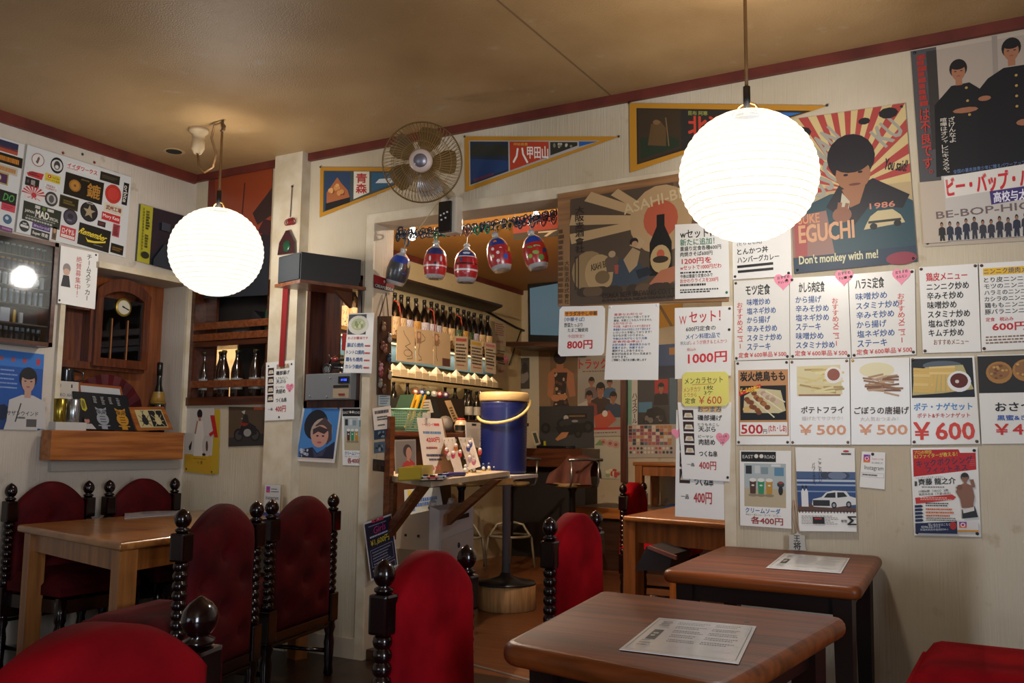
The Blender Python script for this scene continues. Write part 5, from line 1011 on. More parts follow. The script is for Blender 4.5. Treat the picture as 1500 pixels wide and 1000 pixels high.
p.rect(.06,.04,.96,.93,'#3f7ab8').rect(.02,.0,.98,.035,'#c9a08c').rect(.03,.94,.95,.955,'#c9a8a0').ell(.42,.34,.30,.27,'#191a24').ell(.58,.46,.27,.24,'#a89486').poly([(.4,.36),(.62,.2),(.82,.34),(.86,.6),(.74,.7),(.76,.46)],'#4a3c3c').ell(.56,.54,.21,.20,'#c08c7c').poly([(.36,.42),(.52,.36),(.76,.42),(.66,.50),(.5,.46),(.38,.52)],'#3a2e30').poly([(.12,.93),(.2,.78),(.42,.74),(.55,.84),(.75,.74),(.94,.62),(.96,.93)],'#20243a').photo_noise(.1,.76,.36,.92,16,['#b4b6c4','#3a3f58','#8a90a8'],4,(.02,.035)).poly([(.42,.76),(.56,.86),(.78,.7),(.7,.88),(.5,.92)],'#3a3f58')
for u in (.5,.64): p.ell(u,.535,.035,.014,'#221a1c',8)
p.ell(.57,.65,.06,.018,'#a8585c',10).pin(.93,.03,'#5a2a24'); p.done()
p = Yp('menu_sheet','cream soda sheet on the wall beside the blue portrait','menu sheet',[(501,597),(539.6,597),(537,682),(502,681)],1,group=MG)
soda(p); p.done()
# ================================================================== in the opening : fan, hanging bottles, jamb
def orient(d): return Vector(d).normalized().to_track_quat('Z','Y').to_matrix()
fc = Vector((-2.605,3.66,2.552)); FD = Vector((.45,-.86,-.16)); FM = orient(FD)
fan = thing('wall_fan','round brown-caged wall fan over the opening','fan',(-2.6,YW,2.45))
WIRE = mat('#9c7844',.35,.3)
def cage(sgn,h,name):
    m = MB(WIRE)
    for k in range(64):
        t = 2*PI*k/64+(.05 if sgn<0 else 0); pts = []
        for i in range(6):
            q = i/5; r_ = .045+(.198-.045)*q; z = h*(1-q**2.2)
            pts.append(fc+FM@Vector((r_*math.cos(t+.25*q),r_*math.sin(t+.25*q),sgn*z)))
        m.tube(pts,.0015,4)
    for r_,z,w in ((.2,0,.0042),(.15,h*(1-.72**2.2)*.9,.0012),(.1,h*.88,.0012)): m.tube([fc+FM@Vector((r_*math.cos(t*PI/24),r_*math.sin(t*PI/24),sgn*z)) for t in range(48)],w,6,True)
    return m.build(name,fan)
cage(1,.055,'front_guard'); cage(-1,.06,'rear_guard')
hb = MB(mat('#c9b3a4',.4)).lathe([(.056,.045),(.06,.055),(.052,.066),(.03,.07)],fc,24,FM).m(mat('#7f7a80',.3,.5)).lathe([(.034,.0705),(.03,.074),(.001,.0745)],fc,24,FM).build('hub_badge',fan)
BLD = mat('#6e5630',.2,trans=.3,coat=.3)
for k in range(5):
    b = MB(BLD); t0 = 2*PI*k/5
    def bf_(u,v,t0=t0):
        r_ = .03+.145*u; w_ = .35+.45*math.sin(PI*min(u*.75+.12,1)); t = t0+(v-.5)*w_*1.25
        return fc+FM@Vector((r_*math.cos(t),r_*math.sin(t),.012-.03*(v-.5)))
    b.grid(bf_,6,6); o = b.build('fan_blade',fan)
mt_ = MB(mat('#a89676',.4)); mt_.lathe([(.055,-.06),(.06,-.08),(.055,-.15),(.03,-.17)],fc,20,FM); back = fc-FM@Vector((0,0,.13))
mt_.tube([back,back+Vector((-.01,.08,-.03)),Vector((-2.60,3.93,2.44))],.022,10); mt_.build('motor_housing',fan)
bs = MB(mat('#c9bda8',.4)); bs.box((-2.675,3.935,2.25),(-2.575,YW,2.45),.012); bo = bs.build('wall_base',fan)
MB(mat('#121214',.2,coat=.5)).box((-2.678,3.918,2.252),(-2.60,3.937,2.42),.006).build('control_panel',bo)
for i,(x,z) in enumerate([(-2.66,2.345),(-2.64,2.352),(-2.62,2.358),(-2.655,2.32),(-2.63,2.328)]): MB(mat('#d0d0d0',.4)).box((x-.004,3.914,z-.004),(x+.004,3.919,z+.004)).build('button',bo)
MB(mat('#b8a47c',.5)).tube([(-2.64,3.90,2.44),(-2.70,3.92,2.40),(-2.80,3.96,2.33),(-2.86,3.99,2.30),(-2.87,4.0,2.29)],.0035,6).build('power_cord',fan)
# paper chain across the top of the opening
chn = thing('paper_chain','dark blue looped paper chain strung across the top of the opening','chain',(-2.6,4.15,2.35))
m = MB(mat('#24384c',.5)); n=150
for i in range(n):
    x = -3.12+1.03*i/n; z = 2.338+.016*math.sin(i*1.7)-.02*math.sin(PI*i/n)
    M = Matrix.Rotation(i*1.3,3,'Z')@Matrix.Rotation(PI/2,3,'X')
    m.tube([Vector((x,4.15+.008*math.cos(i),z))+M@Vector((.013*math.cos(t*PI/5),.013*math.sin(t*PI/5),0)) for t in range(10)],.0035,5,True)
m.build('chain_strand',chn)
def ring(x,z,c,r_=.018,y=4.13): return MB(mat(c,.5)).tube([(x+r_*.8*math.cos(t*PI/7),y+.004*math.sin(t*PI/3.5),z+r_*1.2*math.sin(t*PI/7)) for t in range(14)],.0045,6,True).build('chain_ring',chn)
for px,py,c in ((583,348,'#262f3a'),(596,355,'#2f4152'),(587,338,'#24303c'),(639,346,'#1c7a4e'),(651,341,'#1c7a4e'),(666,340,'#8a4a34'),(683,340,'#8a4a34'),(699,338,'#1c7a4e'),(714,336,'#1c7a4e'),(730,334,'#a8761c'),(747,331,'#a8761c'),(762,329,'#27384a'),(780,327,'#27384a'),(796,325,'#8a2a22'),(811,322,'#8a4a34')):
    q = onY(4.13,px,py); ring(q.x,q.z,c)
def hangbottle(px,py,tilt,label,bands,deco):
    c = onY(4.11,px,py); M = Matrix.Rotation(math.radians(tilt),3,'Y')
    t = thing('hanging_bottle',label,'bottle',c,'decorated plastic bottles hung from the chain')
    R = .055
    def prof(a,b):  # z from -.105 (foot) to .105 (mouth)
        pts = [(-.108,.046),(-.098,.053),(-.06,.062),(-.02,.064),(.02,.058),(.05,.046),(.068,.029)]
        out = []
        for i in range(9):
            z = a+(b-a)*i/8
            for (z0,r0),(z1,r1) in zip(pts,pts[1:]):
                if z0<=z<=z1: out.append((r0+(r1-r0)*(z-z0)/(z1-z0),z)); break
        return out
    base = MB(mat('#c9cccc',.12,trans=.35,coat=.5)); base.lathe([(.012,-.10)]+prof(-.108,.066)+[(.016,.078),(.0155,.09),(.019,.092),(.019,.096),(.0155,.098),(.0155,.105)],c,20,M); base.build('clear_body',t)
    for a,b,col in bands:
        s = MB(mat(col,.3,coat=.6)); s.lathe([(r_+.001,z) for r_,z in prof(a,b)],c,20,M,cap=False); s.build('sleeve_band',t)
    fr_ = (CAM-c).normalized(); fr_.z = 0; fr_.normalize(); sd = Vector((-fr_.y,fr_.x,0))
    for du,dz,ru,rz_,col in deco:
        ang = du; d = fr_*math.cos(ang)+sd*math.sin(ang)
        rr_ = [r_ for r_,z in prof(dz,dz+.0001)][0]
        p0 = c+M@Vector((0,0,dz))+d*(rr_+.0008)
        MB(mat(col,.35)).prism([p0+Vector((0,0,1))*rz_*math.sin(k*PI/6)+d.cross(Vector((0,0,1)))*ru*math.cos(k*PI/6) for k in range(12)],d*.0012).build('printed_patch',t)
    MB(mat('#b8a888',.5)).tube([c+M@Vector((0,0,.10)),c+M@Vector((.004,0,.14)),Vector((c.x+.03,4.14,2.325))],.002,5).build('string',t)
    return t
hangbottle(585,390,17,'grey and blue hanging bottle, tilted, nearest the jamb',[(-.085,.02,'#3d3f42'),(.02,.06,'#1c3f9a')],[(.6,-.045,.014,.011,'#1f56b8'),(.5,-.075,.011,.009,'#c9a21c'),(.9,.0,.01,.016,'#b8a83a')])
hangbottle(638,380,2,'red hanging bottle with a white belt and navy shoulders',[(-.088,-.045,'#a81c24'),(-.045,-.037,'#d4d2d0'),(-.037,.022,'#a81c24'),(.022,.06,'#1a2f6a')],[(-.5,-.005,.006,.016,'#d4d2d0'),(.5,-.005,.006,.016,'#d4d2d0'),(0,-.03,.008,.008,'#1a1a1a')])
hangbottle(683,385,1,'red hanging bottle with a black stripe and white ring',[(-.085,-.05,'#a81c24'),(-.05,-.04,'#d4d2d0'),(-.04,-.015,'#a81c24'),(-.015,-.008,'#15151a'),(-.008,.026,'#a81c24'),(.026,.031,'#d4d2d0'),(.031,.062,'#1a3578')],[(-.5,.008,.009,.014,'#2a4a6a'),(0,.045,.02,.006,'#c4c8d4'),(.0,-.066,.012,.006,'#c05a5a')])
hangbottle(730,368,-13,'red flower-patterned hanging bottle with a blue collar',[(-.088,.02,'#a8262c'),(.02,.062,'#1c3a8a')],[(-.5,.0,.009,.009,'#e0d0c8'),(-.1,-.02,.009,.009,'#e0d0c8'),(-.6,-.04,.009,.009,'#d8c8a0'),(.2,.005,.008,.008,'#d8a0a0'),(-.2,-.065,.009,.009,'#e0d0c8'),(.5,-.04,.013,.017,'#2a56b0'),(1.0,-.01,.012,.03,'#c2a23a'),(-.2,.042,.009,.009,'#d8762a')])
hangbottle(783,365,-13,'red and green patterned hanging bottle beside the beer advert',[(-.088,.024,'#a8241f'),(.024,.064,'#1c3f9a')],[(-.4,.0,.016,.006,'#6a8a3a'),(.2,.005,.02,.007,'#6a8a3a'),(.0,-.03,.018,.01,'#7a9a44'),(.4,-.055,.016,.016,'#5a7a34'),(-.5,-.05,.012,.012,'#8aa84a'),(.8,-.02,.012,.02,'#25407a')])
# jamb (faces +X)
XJ = -3.16
def Jp(name,label,cat,px,lvl=0,m=None,**k): return Xp(name,label,cat,px,lvl,m,X=XJ,**k)
p = Paper('small_sign','red and black sign plate reading CREAM SODA on the jamb','sign',[onX(-3.15,*q) for q in ((548,402),(577,412),(577,428),(548,421))],(1,0,0),mat('#8a1a20',.4),th=.004)
p.rect(0,.62,1,1,'#17171a').t('CREAM SODA',.04,.68,.96,.93,'#c9c4bc',.02).circ(.5,.3,.05,'#c9a8a0'); p.done()
kb = thing('keychain_board','brown wooden board of small charms hung on the jamb','board',onX(XJ,561,520))
C = [onX(XJ+.003,*q) for q in ((553,463),(571,463),(570,579),(551.5,578))]; bm_ = MB(wood('#4a2c1c','#341d12','z',8)); bm_.prism(C,(.012,0,0)); bm_.build('board',kb)
a=onX(XJ+.01,566,429); MB(mat('#4a3420',.6)).tube([onX(XJ+.01,556,463),a,onX(XJ+.01,569,463)],.003,6).build('rope',kb)
for x,y,c in ((562,480,'#8a6a4a'),(571,497,'#a89888'),(560,508,'#6a3a2a'),(564,512,'#8a5a44'),(570,526,'#2a3a4a'),(558,540,'#b07a80'),(558,547,'#8a3a3a'),(571,551,'#b09878'),(557,563,'#7a766e'),(562,571,'#5a4030')):
    q=onX(XJ+.025,x,y); m=MB(mat(c,.5)); m.ball(q,.017,10,(.7,.9,1.1)); m.ball(q+Vector((.002,0,.022)),.012,8); tag(m.tube([q+Vector((-.004,0,.03)),q+Vector((-.012,0,.045))],.0015,4).build('charm'),{480:'tan charm, topmost on the brown jamb board',497:'pale grey charm at the edge of the jamb board',508:'rust brown charm on the jamb board',512:'light brown charm just under the rust one',526:'navy charm at the edge of the jamb board',540:'pink charm low on the jamb board',547:'dark red charm under the pink one',551:'cream charm at the lower edge of the jamb board',563:'grey charm near the foot of the jamb board',571:'dark brown charm, lowest on the jamb board'}[y],'charm','charms on the jamb board')
p = Jp('note','small pale blue handwritten note under the charm board','note',[(554,577),(571,577),(571,594),(554,594)],3,mat('#a9bcc0',.5)); p.words(.1,.1,.9,.9,4,'#3a5a7a',2,.4); p.done()
p = Jp('note','white handwritten note in plastic below the pale blue one','note',[(545,598),(572,594),(574,627),(548,630)],5,LAM); p.words(.1,.12,.9,.3,1,'#22242a',4,.8).words(.2,.38,.86,.6,2,'#22242a',5,.6).words(.2,.75,.7,.85,1,'#22242a',2,.6); p.done()
for k,(q,l,c) in enumerate([(((548,629),(564.5,627),(564.5,642),(548,644)),'upper blue photo stuck on the jamb','#2a4660'),(((548,648),(564.5,646),(564.5,662),(548,664)),'middle pale sky photo stuck on the jamb','#4a6478'),(((546.5,672),(563.5,674),(562.5,691),(546,689)),'lowest, dark photo on the jamb','#1c1c20')]):
    p = Jp('photo_print',l,'photo',list(q),1,mat(c,.35)); p.photo_noise(.05,.1,.95,.9,10,['#6a8498','#1c2a38','#8a98a4'] if k<2 else ['#2c2c32','#4a2a2a','#101014'],k,(.05,.12)); p.done()
p = Paper('flyer','navy flyer with a pink heading and yellow 1,600円 at the foot of the jamb','flyer',[onX(-3.10,*q) for q in ((532,766),(573,752),(583,828),(543,851))],(.9,-.44,0),mat('#d0d0d0',.4))
p.rect(.03,.03,.97,.97,'#1a2038').rect(.28,.0,.5,.05,'#c83a5a').rect(.52,.0,.7,.05,'#c83a5a').words(.15,.08,.8,.11,1,'#8a90a8',1,.6).t('Girls',.3,.12,.74,.24,'#c0307a',.01,2,slant=1).words(.15,.265,.85,.30,1,'#c8cce0',3,.8).t('¥1,600円',.15,.33,.8,.45,'#d0c02a',.02).frame(.1,.5,.9,.8,.012,'#8a90a8').words(.16,.53,.84,.78,5,'#8a90a8',3,.4).frame(.1,.84,.9,.96,.014,'#a8acc0'); p.pin(.4,.02,BLK); p.done()
# ================================================================== plank, pedestal, cooler, things on them
PLK = mat('#b8ab94',.4,noise=(6,'#a8987c')); ZP = .97
pk = thing('serving_plank','cream plank shelf running from the jamb to the pedestal table','shelf',(-3.1,4.6,ZP))
V3 = lambda a,z: Vector((a[0],a[1],z))
pts = [(-3.15,4.185),(-2.56,3.73),(-3.10,5.46),(-3.62,5.60),(-3.62,4.30),(-3.2,4.2)]
MB(PLK).prism([V3(q,ZP-.030) for q in pts],(0,0,.030)).build('board',pk)
MB(MIDWOOD).box((-3.158,4.14,.50),(-3.12,4.18,1.30)).build('wall_post',pk)
BRK = wood('#6a3c1e','#4c2812','x',6)
MB(BRK).prism([(-3.12,4.15,.93),(-3.12,4.15,.62),(-3.12,4.19,.62),(-3.12,4.19,.93)],(.02,0,0)).build('wall_cleat',pk)
MB(BRK).prism([(-3.12,4.12,.70),(-2.80,3.95,.93),(-2.74,3.93,.93),(-3.12,4.12,.63)],(.015,.04,0)).build('bracket',pk)
MB(BRK).prism([(-3.3,5.0,.70),(-2.98,5.0,.93),(-2.92,5.0,.93),(-3.3,5.0,.63)],(0,.05,0)).build('bracket',pk)
pt = thing('pedestal_table','white-topped pedestal table with a grey post on a wood block','table',(-3.3,5.77,0))
MB(mat('#b9b7b2',.35)).prism([(-3.06,5.40,.915),(-3.16,5.98,.915),(-3.62,6.0,.915),(-3.62,5.62,.915)],(0,0,.024)).build('tabletop',pt)
MB(mat('#8a8c90',.3,.5)).lathe([(.030,.2),(.030,.88),(.06,.885),(.06,.915)],(-3.3,5.77,0),18).build('post',pt)
MB(mat('#26282a',.3,.3)).lathe([(.215,.172),(.21,.185),(.12,.20),(.05,.225),(.034,.25)],(-3.3,5.77,0),32).build('base_plate',pt)
MB(wood('#b08c5c','#8f6c42','z',5,.6,0)).lathe([(.20,0),(.205,.01),(.205,.17),(.2,.172)],(-3.29,5.77,0),32).build('wood_block',pt)
MB(mat('#c8b48c',.6)).box((-2.99,5.88,0),(-2.95,5.98,.13)).build('scrap_board',pt)
cq = Vector((-3.36,5.82,.94))
cl_ = thing('drink_cooler','tall dark blue drum cooler with a cream lid and handle','cooler',cq)
pr=[(.155,0),(.162,.01)]
for k in range(22): z=.02+.47*k/22; pr += [(.168+.010*z,z),(.1645+.010*z,z+.012)]
pr += [(.172,.50),(.172,.525)]
MB(mat('#0f1c58',.4,coat=.1)).lathe(pr,cq,36).build('drum_body',cl_)
MB(mat('#c2a874',.4)).lathe([(.178,.522),(.182,.53),(.182,.575),(.172,.587),(.02,.59)],cq,36).build('lid',cl_)
HD=mat('#cdb878',.4); hm=MB(HD); vv=(CAM-cq); vv.z=0; vv.normalize(); ss=Vector((-vv.y,vv.x,0))
pp=[]
for k in range(13):
    a=PI*k/12; pp.append(cq+Vector((0,0,.47-.10*math.sin(a)-.0*k+.0))+ss*(.19*math.cos(PI-a))*-1+vv*(.20*math.sin(a)))
pp=[q+Vector((0,0,.06*(k/12-.5)*-2*1)) for k,q in enumerate(pp)]
hm.tube(pp,.011,8); hm.build('handle',cl_)
# price board standing on the plank
def face(cpx,d): return [deep(dd,*q) for q,dd in zip(cpx,d)]
nrm = Vector((.55,-.83,0))
ms = thing('menu_stand','white price board reading 4200円 standing on the plank','sign',onZ(ZP,640,693))
C=[Vector(q) for q in face([(610.5,611.5),(647,613),(664,692),(622,694)],[5.52,5.72,5.62,5.42])]
MB(mat('#7d5a3a',.5)).prism([c-Vector((0.0,.012,0)) if False else c+Vector((-.004,.012,0)) for c in C],(-.006,.014,0)).build('backing',ms)
p = Paper('price_sheet','','',C,nrm,mat('#cfcac2',.4),parent=ms)
p.t('イーストロード',.16,.09,.62,.15,RED,.02,1).words(.64,.09,.86,.14,1,RED,3,.9).words(.16,.24,.9,.29,1,'#3f7ab0',3,.9).t('4200円',.24,.35,.76,.44,RED,.04,1).words(.2,.52,.76,.56,1,'#8a3a3a',2,.9).words(.16,.65,.9,.70,1,'#1c2a4c',4,.9).words(.24,.73,.8,.77,1,'#1c2a4c',5,.9).t('535円',.14,.86,.8,.94,'#b85060',.02,1); p.done()
MB(mat('#c8c4bc',.4)).box(C[0].lerp(C[1],.35)-Vector((.02,.004,0)),C[0].lerp(C[1],.35)+Vector((.025,.016,.03))).build('clip',ms)
cats = {}
def peg(C,label):
    t = thing('charm_rack',label,'rack',(C[2]+C[3])/2)
    MB(mat('#c6c0b6',.5)).prism(C,(-.006,.012,0)).build('panel',t)
    h_=MB(mat('#8a7a5a',.3,.7))
    for k in range(3):
        q=C[0].lerp(C[1],.2+.3*k)+Vector((.012,-.018,-.02)); h_.tube([q+Vector((-.012,.018,0)),q,q+Vector((0,-.002,.008))],.0016,5)
    h_.build('hook',t); return t
A1=face([(648,641),(666,640),(679,692),(667,693)],[5.60,5.72,5.66,5.56]); A2=face([(671,640),(692,641),(704,683),(687,688)],[5.80,5.95,5.86,5.78])
peg(A1,'white panel of hanging charms next to the price board'); peg(A2,'white panel of hanging charms nearest the blue cooler')
names=[('#b8b0a8','white'),('#b03a4a','red-edged'),('#c23a6a','pink'),('#c8742a','orange'),('#c4262c','scarlet'),('#3a4a9a','blue'),('#5a6ab0','pale blue'),('#c87a9a','rose'),('#b89ab0','lilac'),('#d04a3a','red and yellow')]
for (x,y,d_),(c,nm) in zip([(657,668,5.52),(654,661,5.52),(664,666,5.56),(668,655,5.58),(674,664,5.58),(686,656,5.72),(689,650,5.74),(694,676,5.74),(688,672,5.70),(703,661,5.80)],names):
    q=deep(d_,x,y); m=MB(mat(c,.4)); m.ball(q,.020,10,(.8,.4,1.2)); m.m(mat('#d8d0c8',.4)).ball(q+Vector((.004,-.006,.012)),.011,8); m.m(mat('#8a8a8a',.3,.8)).tube([q+Vector((0,0,.024)),q+Vector((-.004,.006,.05))],.0015,4)
    tag(m.build('key_charm'),f'{nm} key charm hanging on the white panels by the cooler','charm','key charms on the white panels')
for k,(x,y,c1,l) in enumerate([(682,691,'#c9c6c0','white-bellied little figure at the left of the plank row'),(686,689,'#22335e','navy little figure second along the plank row'),(694,690,'#26386a','navy and yellow little figure third along the plank row'),(708,688,'#22335e','navy little figure before the cooler, first of three'),(716,687,'#26386a','navy little figure before the cooler, middle of three'),(724,686,'#a87a5a','tan little figure before the cooler, last of three')]):
    q=onZ(ZP,x,y+2); m=MB(mat(c1,.35)); m.ball(q+Vector((0,0,.019)),.017,10,(1,1,1.15)); m.ball(q+Vector((0,0,.044)),.012,10); m.m(mat('#c9a22a',.4)).lathe([(.016,.0),(.018,.004),(.014,.008)],q,10).m(mat('#d0ccc6',.4)).ball(q+Vector((.006,-.008,.02)),.012,8)
    tag(m.build('figurine'),l,'figurine','little figures along the plank')
yb = thing('cardboard_tray','yellow open box of papers at the jamb end of the plank','box',onZ(ZP,606,704))
a=onZ(ZP,583,704.5); b2=onZ(ZP,617,703); c2=onZ(ZP,634,697)
YL=mat('#a8942e',.5); m=MB(YL)
e1=(b2-a); e2=(c2-b2); P4=[a,b2,c2,a+e2]
m.prism([q for q in P4],(0,0,.006))
for i in range(4):
    q0_,q1_=P4[i],P4[(i+1)%4]; inn=(sum(P4,Vector())/4-(q0_+q1_)/2).normalized()*.004
    m.prism([q0_,q1_,q1_+inn,q0_+inn],(0,0,.062))
m.build('tray',yb)
C=face([(577,644),(609,643),(610,690),(579,694)],[5.35,5.42,5.35,5.28]); p=Paper('sleeved_photo','photo of a person in red in a plastic sleeve behind the yellow box','photo',C,nrm,mat('#8f8c88',.2,coat=.6)); p.rect(.06,.05,.95,.98,'#6d6a68').ell(.6,.35,.2,.2,'#2a2422').ell(.66,.42,.13,.18,'#a07868').poly([(.2,1),(.4,.7),(.7,.6),(.95,.75),(.95,1)],'#9a2f2a').poly([(.55,.62),(.62,.5),(.72,.7)],'#a07868'); p.done()
C=face([(592,686),(610,680),(614,689),(597,695)],[5.22,5.26,5.22,5.2]); p=Paper('blue_card','blue card sticking out of the yellow box','card',C,nrm,mat('#24509a',.4)); p.rect(.1,.2,.5,.6,'#3a6ab8'); p.done()
tag(MB(mat('#141416',.3)).prism([onZ(ZP,*q) for q in ((615,705),(648,704),(664,697),(628,699))],(0,0,.006)).build('black_tray'),'flat black tray of toy cars at the front of the plank','tray')
for x,y,c,l in ((624,701,'#c8c8c8','white toy car on the black tray, first from the yellow box'),(634,702,'#b8383a','red and white toy car on the black tray'),(645,700,'#b8bcc4','silver toy car at the end of the black tray'),(653,697,'#2f56a8','blue toy car behind the silver one')):
    q=onZ(ZP+.006,x,y); M=Matrix.Translation(q)@Matrix.Rotation(.5,4,'Z'); t=thing('toy_car',l,'toy car',q,'toy cars on the black tray')
    MB(mat(c,.25,coat=.6)).box((-.03,-.012,.004),(.03,.012,.014),.003,M).m(mat('#1c2228',.15)).box((-.014,-.010,.014),(.012,.010,.022),.003,M).build('body',t)
    for u in (-.018,.018):
        for s in (-.0125,.0125): MB(mat('#111111',.5)).cyl(M@Vector((u,s-.002,.005)),M@Vector((u,s+.002,.005)),.005,None,8).build('wheel',t)
tag(MB(mat('#23206a',.4)).tube([onZ(ZP+.012,646,697),onZ(ZP+.014,662,694.5),onZ(ZP+.012,680,694)],.012,8).build('pen_case'),'long purple-blue pouch lying behind the toy cars','pouch')
# things under the plank
mf = thing('vending_box','grey-white boxy machine with a dark slot and a locked door under the plank','machine',(-3.6,5.2,0))
F_,G_,S_ = Vector((-3.375,5.0,0)),Vector((-3.43,5.53,0)),Vector((-3.80,5.02,0)); e1,e2=G_-F_,S_-F_
GR=mat('#b9baba',.4); GR2=mat('#aaa69a',.45)
def qd(u,v,z): return F_+e1*u+e2*v+Vector((0,0,z))
m=MB(GR2); m.hex([qd(.0,.15,0),qd(1,.15,0),qd(1,1,0),qd(0,1,0),qd(0,.15,.72),qd(1,.15,.72),qd(1,1,.64),qd(0,1,.64)]); m.build('body',mf)
m=MB(GR); m.hex([qd(.04,0,.0),qd(1,0,.0),qd(1,.15,0),qd(0,.15,0),qd(.06,0,.72),qd(1,0,.72),qd(1,.15,.745),qd(0,.15,.745)]); fo=m.build('front_case',mf)
m=MB(mat('#b2b3b3',.4)); m.hex([qd(.10,-.02,.04),qd(.98,-.02,.04),qd(.98,0,.04),qd(.10,0,.04),qd(.10,-.02,.53),qd(.98,-.02,.57),qd(.98,0,.57),qd(.10,0,.53)]); do=m.build('door',mf)
MB(mat('#1a1a1c',.4)).box(qd(.5,-.03,.46),qd(.54,-.02,.48)).build('lock',do) if False else MB(mat('#1a1a1c',.4)).ball(qd(.55,-.025,.475),.012,8,(1,1,1.6)).build('lock',do)
m=MB(mat('#161618',.4)); m.hex([qd(.32,-.008,.635),qd(.86,-.008,.65),qd(.86,0,.65),qd(.32,0,.635),qd(.32,-.008,.665),qd(.86,-.008,.68),qd(.86,0,.68),qd(.32,0,.665)]); m.build('slot',mf)
for u,v in ((.25,.3),(.75,.3)): q=qd(u,v,.72); MB(mat('#c4c4c2',.4)).cyl(q,q+Vector((.02,-.01,.05)),.026,.022,14).build('caster_knob',mf)
for u in (.35,.6): MB(mat('#222222',.5)).box(qd(-.003,u,.55)-Vector((.008,.004,.008)),qd(-.003,u,.55)+Vector((.008,.004,.008))).build('screw_hole',mf)
m=MB(mat('#857c6c',.5)); m.box(Vector((-3.72,5.0,.36)),Vector((-3.52,5.012,.46))) ; m.build('handle_recess',mf)
p = Paper('banner','white banner with blue writing hanging under the plank','banner',face([(592,717),(644,713),(652,760),(594,775)],[6.35,6.35,6.3,6.3]),nrm,mat('#a9b2b4',.5))
p.words(.08,.38,.32,.6,2,'#2a5aa8',3,.7).words(.3,.25,.92,.5,2,'#2a5aa8',4,.75).poly([(.05,.8),(.2,.75),(.25,1),(.05,1)],'#b8762a').poly([(.45,.75),(.6,.7),(.7,.95),(.5,.98)],'#3a7a4a').rect(.1,.02,.2,.25,'#b8a23a').rect(.4,.02,.5,.2,'#b8a23a'); p.done()
tag(MB(wood('#b0925a','#9a7c48','x',5)).box((-3.32,5.2,.885),(-3.06,5.44,.926)).build('drawer_box'),'small pale wood drawer box under the far end of the plank','box')
# ================================================================== bar partition and what stands on it
pa = thing('bar_partition','brown bar ledge with a rounded end behind the plank','counter',(-3.9,5.4,0))
MB(wood('#5a2e16','#3c1d0d','y',5)).box((-3.99,4.25,1.195),(-3.82,6.25,1.235),.012).build('ledge_top',pa)
MB(mat('#4a2a18',.5)).box((-3.97,4.25,0),(-3.90,5.6,1.195)).build('panel',pa)
ba = thing('plastic_basket','pale green pierced plastic basket on the bar ledge','basket',(-3.91,5.33,1.236))
GRN=mat('#6f9a86',.4); m=MB(GRN); Bc=Vector((-3.90,5.36,1.236)); w0,w1=.10,.125; hh=.155
def bw(a,b,c,d,n_):  # pierced wall between two bottom and two top corners
    for r_ in range(9):
        v0,v1=r_/9,(r_+.45)/9
        m.poly([a.lerp(d,v0),b.lerp(c,v0),b.lerp(c,v1),a.lerp(d,v1)])
    for k in range(12):
        u0,u1=k/12,(k+.4)/12; m.poly([a.lerp(b,u0),a.lerp(b,u1),d.lerp(c,u1),d.lerp(c,u0)])
cb_=[Bc+Vector((sx*.075,sy*w0,0)) for sx,sy in ((1,-1),(1,1),(-1,1),(-1,-1))]; ct_=[Bc+Vector((sx*.095,sy*w1,hh)) for sx,sy in ((1,-1),(1,1),(-1,1),(-1,-1))]
for i in range(4): bw(cb_[i],cb_[(i+1)%4],ct_[(i+1)%4],ct_[i],0)
m.poly(cb_); m.tube(ct_,.007,6,True); m.build('pierced_body',ba)
for k,(y,c,l) in enumerate([(5.30,'#16382a','dark green folder leaning in the basket, nearest the jamb'),(5.36,'#b8861c','yellow-edged folder in the middle of the basket'),(5.42,'#1c4634','green folder leaning at the far side of the basket')]):
    m=MB(mat(c,.4)); m.prism([(-3.97,y-.05,1.26),(-3.84,y-.05,1.26),(-3.84,y+.07,1.50),(-3.97,y+.07,1.50)],(0,.018,0)); m.m(mat('#b8861c',.4)).prism([(-3.84,y-.05,1.262),(-3.835,y-.05,1.262),(-3.835,y+.07,1.505),(-3.84,y+.07,1.505)],(0,.02,0)); tag(m.build('folder'),l,'folder','folders in the green basket')
rg = thing('cash_register','black cash register with handwritten cards taped to it','cash register',(-4.08,5.75,1.24))
m=MB(mat('#1a1c1c',.4)); m.hex([(-4.25,5.55,1.20),(-4.00,5.55,1.20),(-4.00,6.05,1.20),(-4.25,6.05,1.20),(-4.25,5.55,1.49),(-4.12,5.55,1.49),(-4.12,6.05,1.49),(-4.25,6.05,1.49)]); m.build('body',rg)
MB(mat('#1c3a2a',.2,emit=.25)).prism([(-4.075,5.78,1.40),(-4.075,5.92,1.40),(-4.10,5.92,1.45),(-4.10,5.78,1.45)],(.004,0,.002)).build('display',rg)
p=Paper('taped_card','','',[onX(-4.03,*q) for q in ((612,586),(630,585),(635,604),(619,606))],(1,-.4,.3),mat('#b8ae98',.5),parent=rg); p.words(.1,.1,.9,.9,4,'#4a443c',3,.35); p.done()
p=Paper('taped_card','','',[onX(-4.03,*q) for q in ((651,587),(660,586),(672,615),(664,618))],(1,-.4,.3),mat('#b39468',.5),parent=rg); p.words(.2,.3,.8,.92,5,'#5a4424',3,.6); p.done()
for k in range(2): MB(mat('#c8b8a8',.4)).ball((-4.05,5.85+.05*k,1.33),.012,8).build('key_button',rg)
tag(MB(mat('#6a6258',.6,noise=(12,'#3a3632'))).ball((-3.90,5.86,1.30),.065,12,(.9,1.0,1)).build('bundle'),'grey patterned cloth bundle on the bar ledge beside the helmet','bundle')
hl = thing('toy_helmet','small cream helmet with a black visor and red top on the bar ledge','helmet',(-3.90,6.08,1.236))
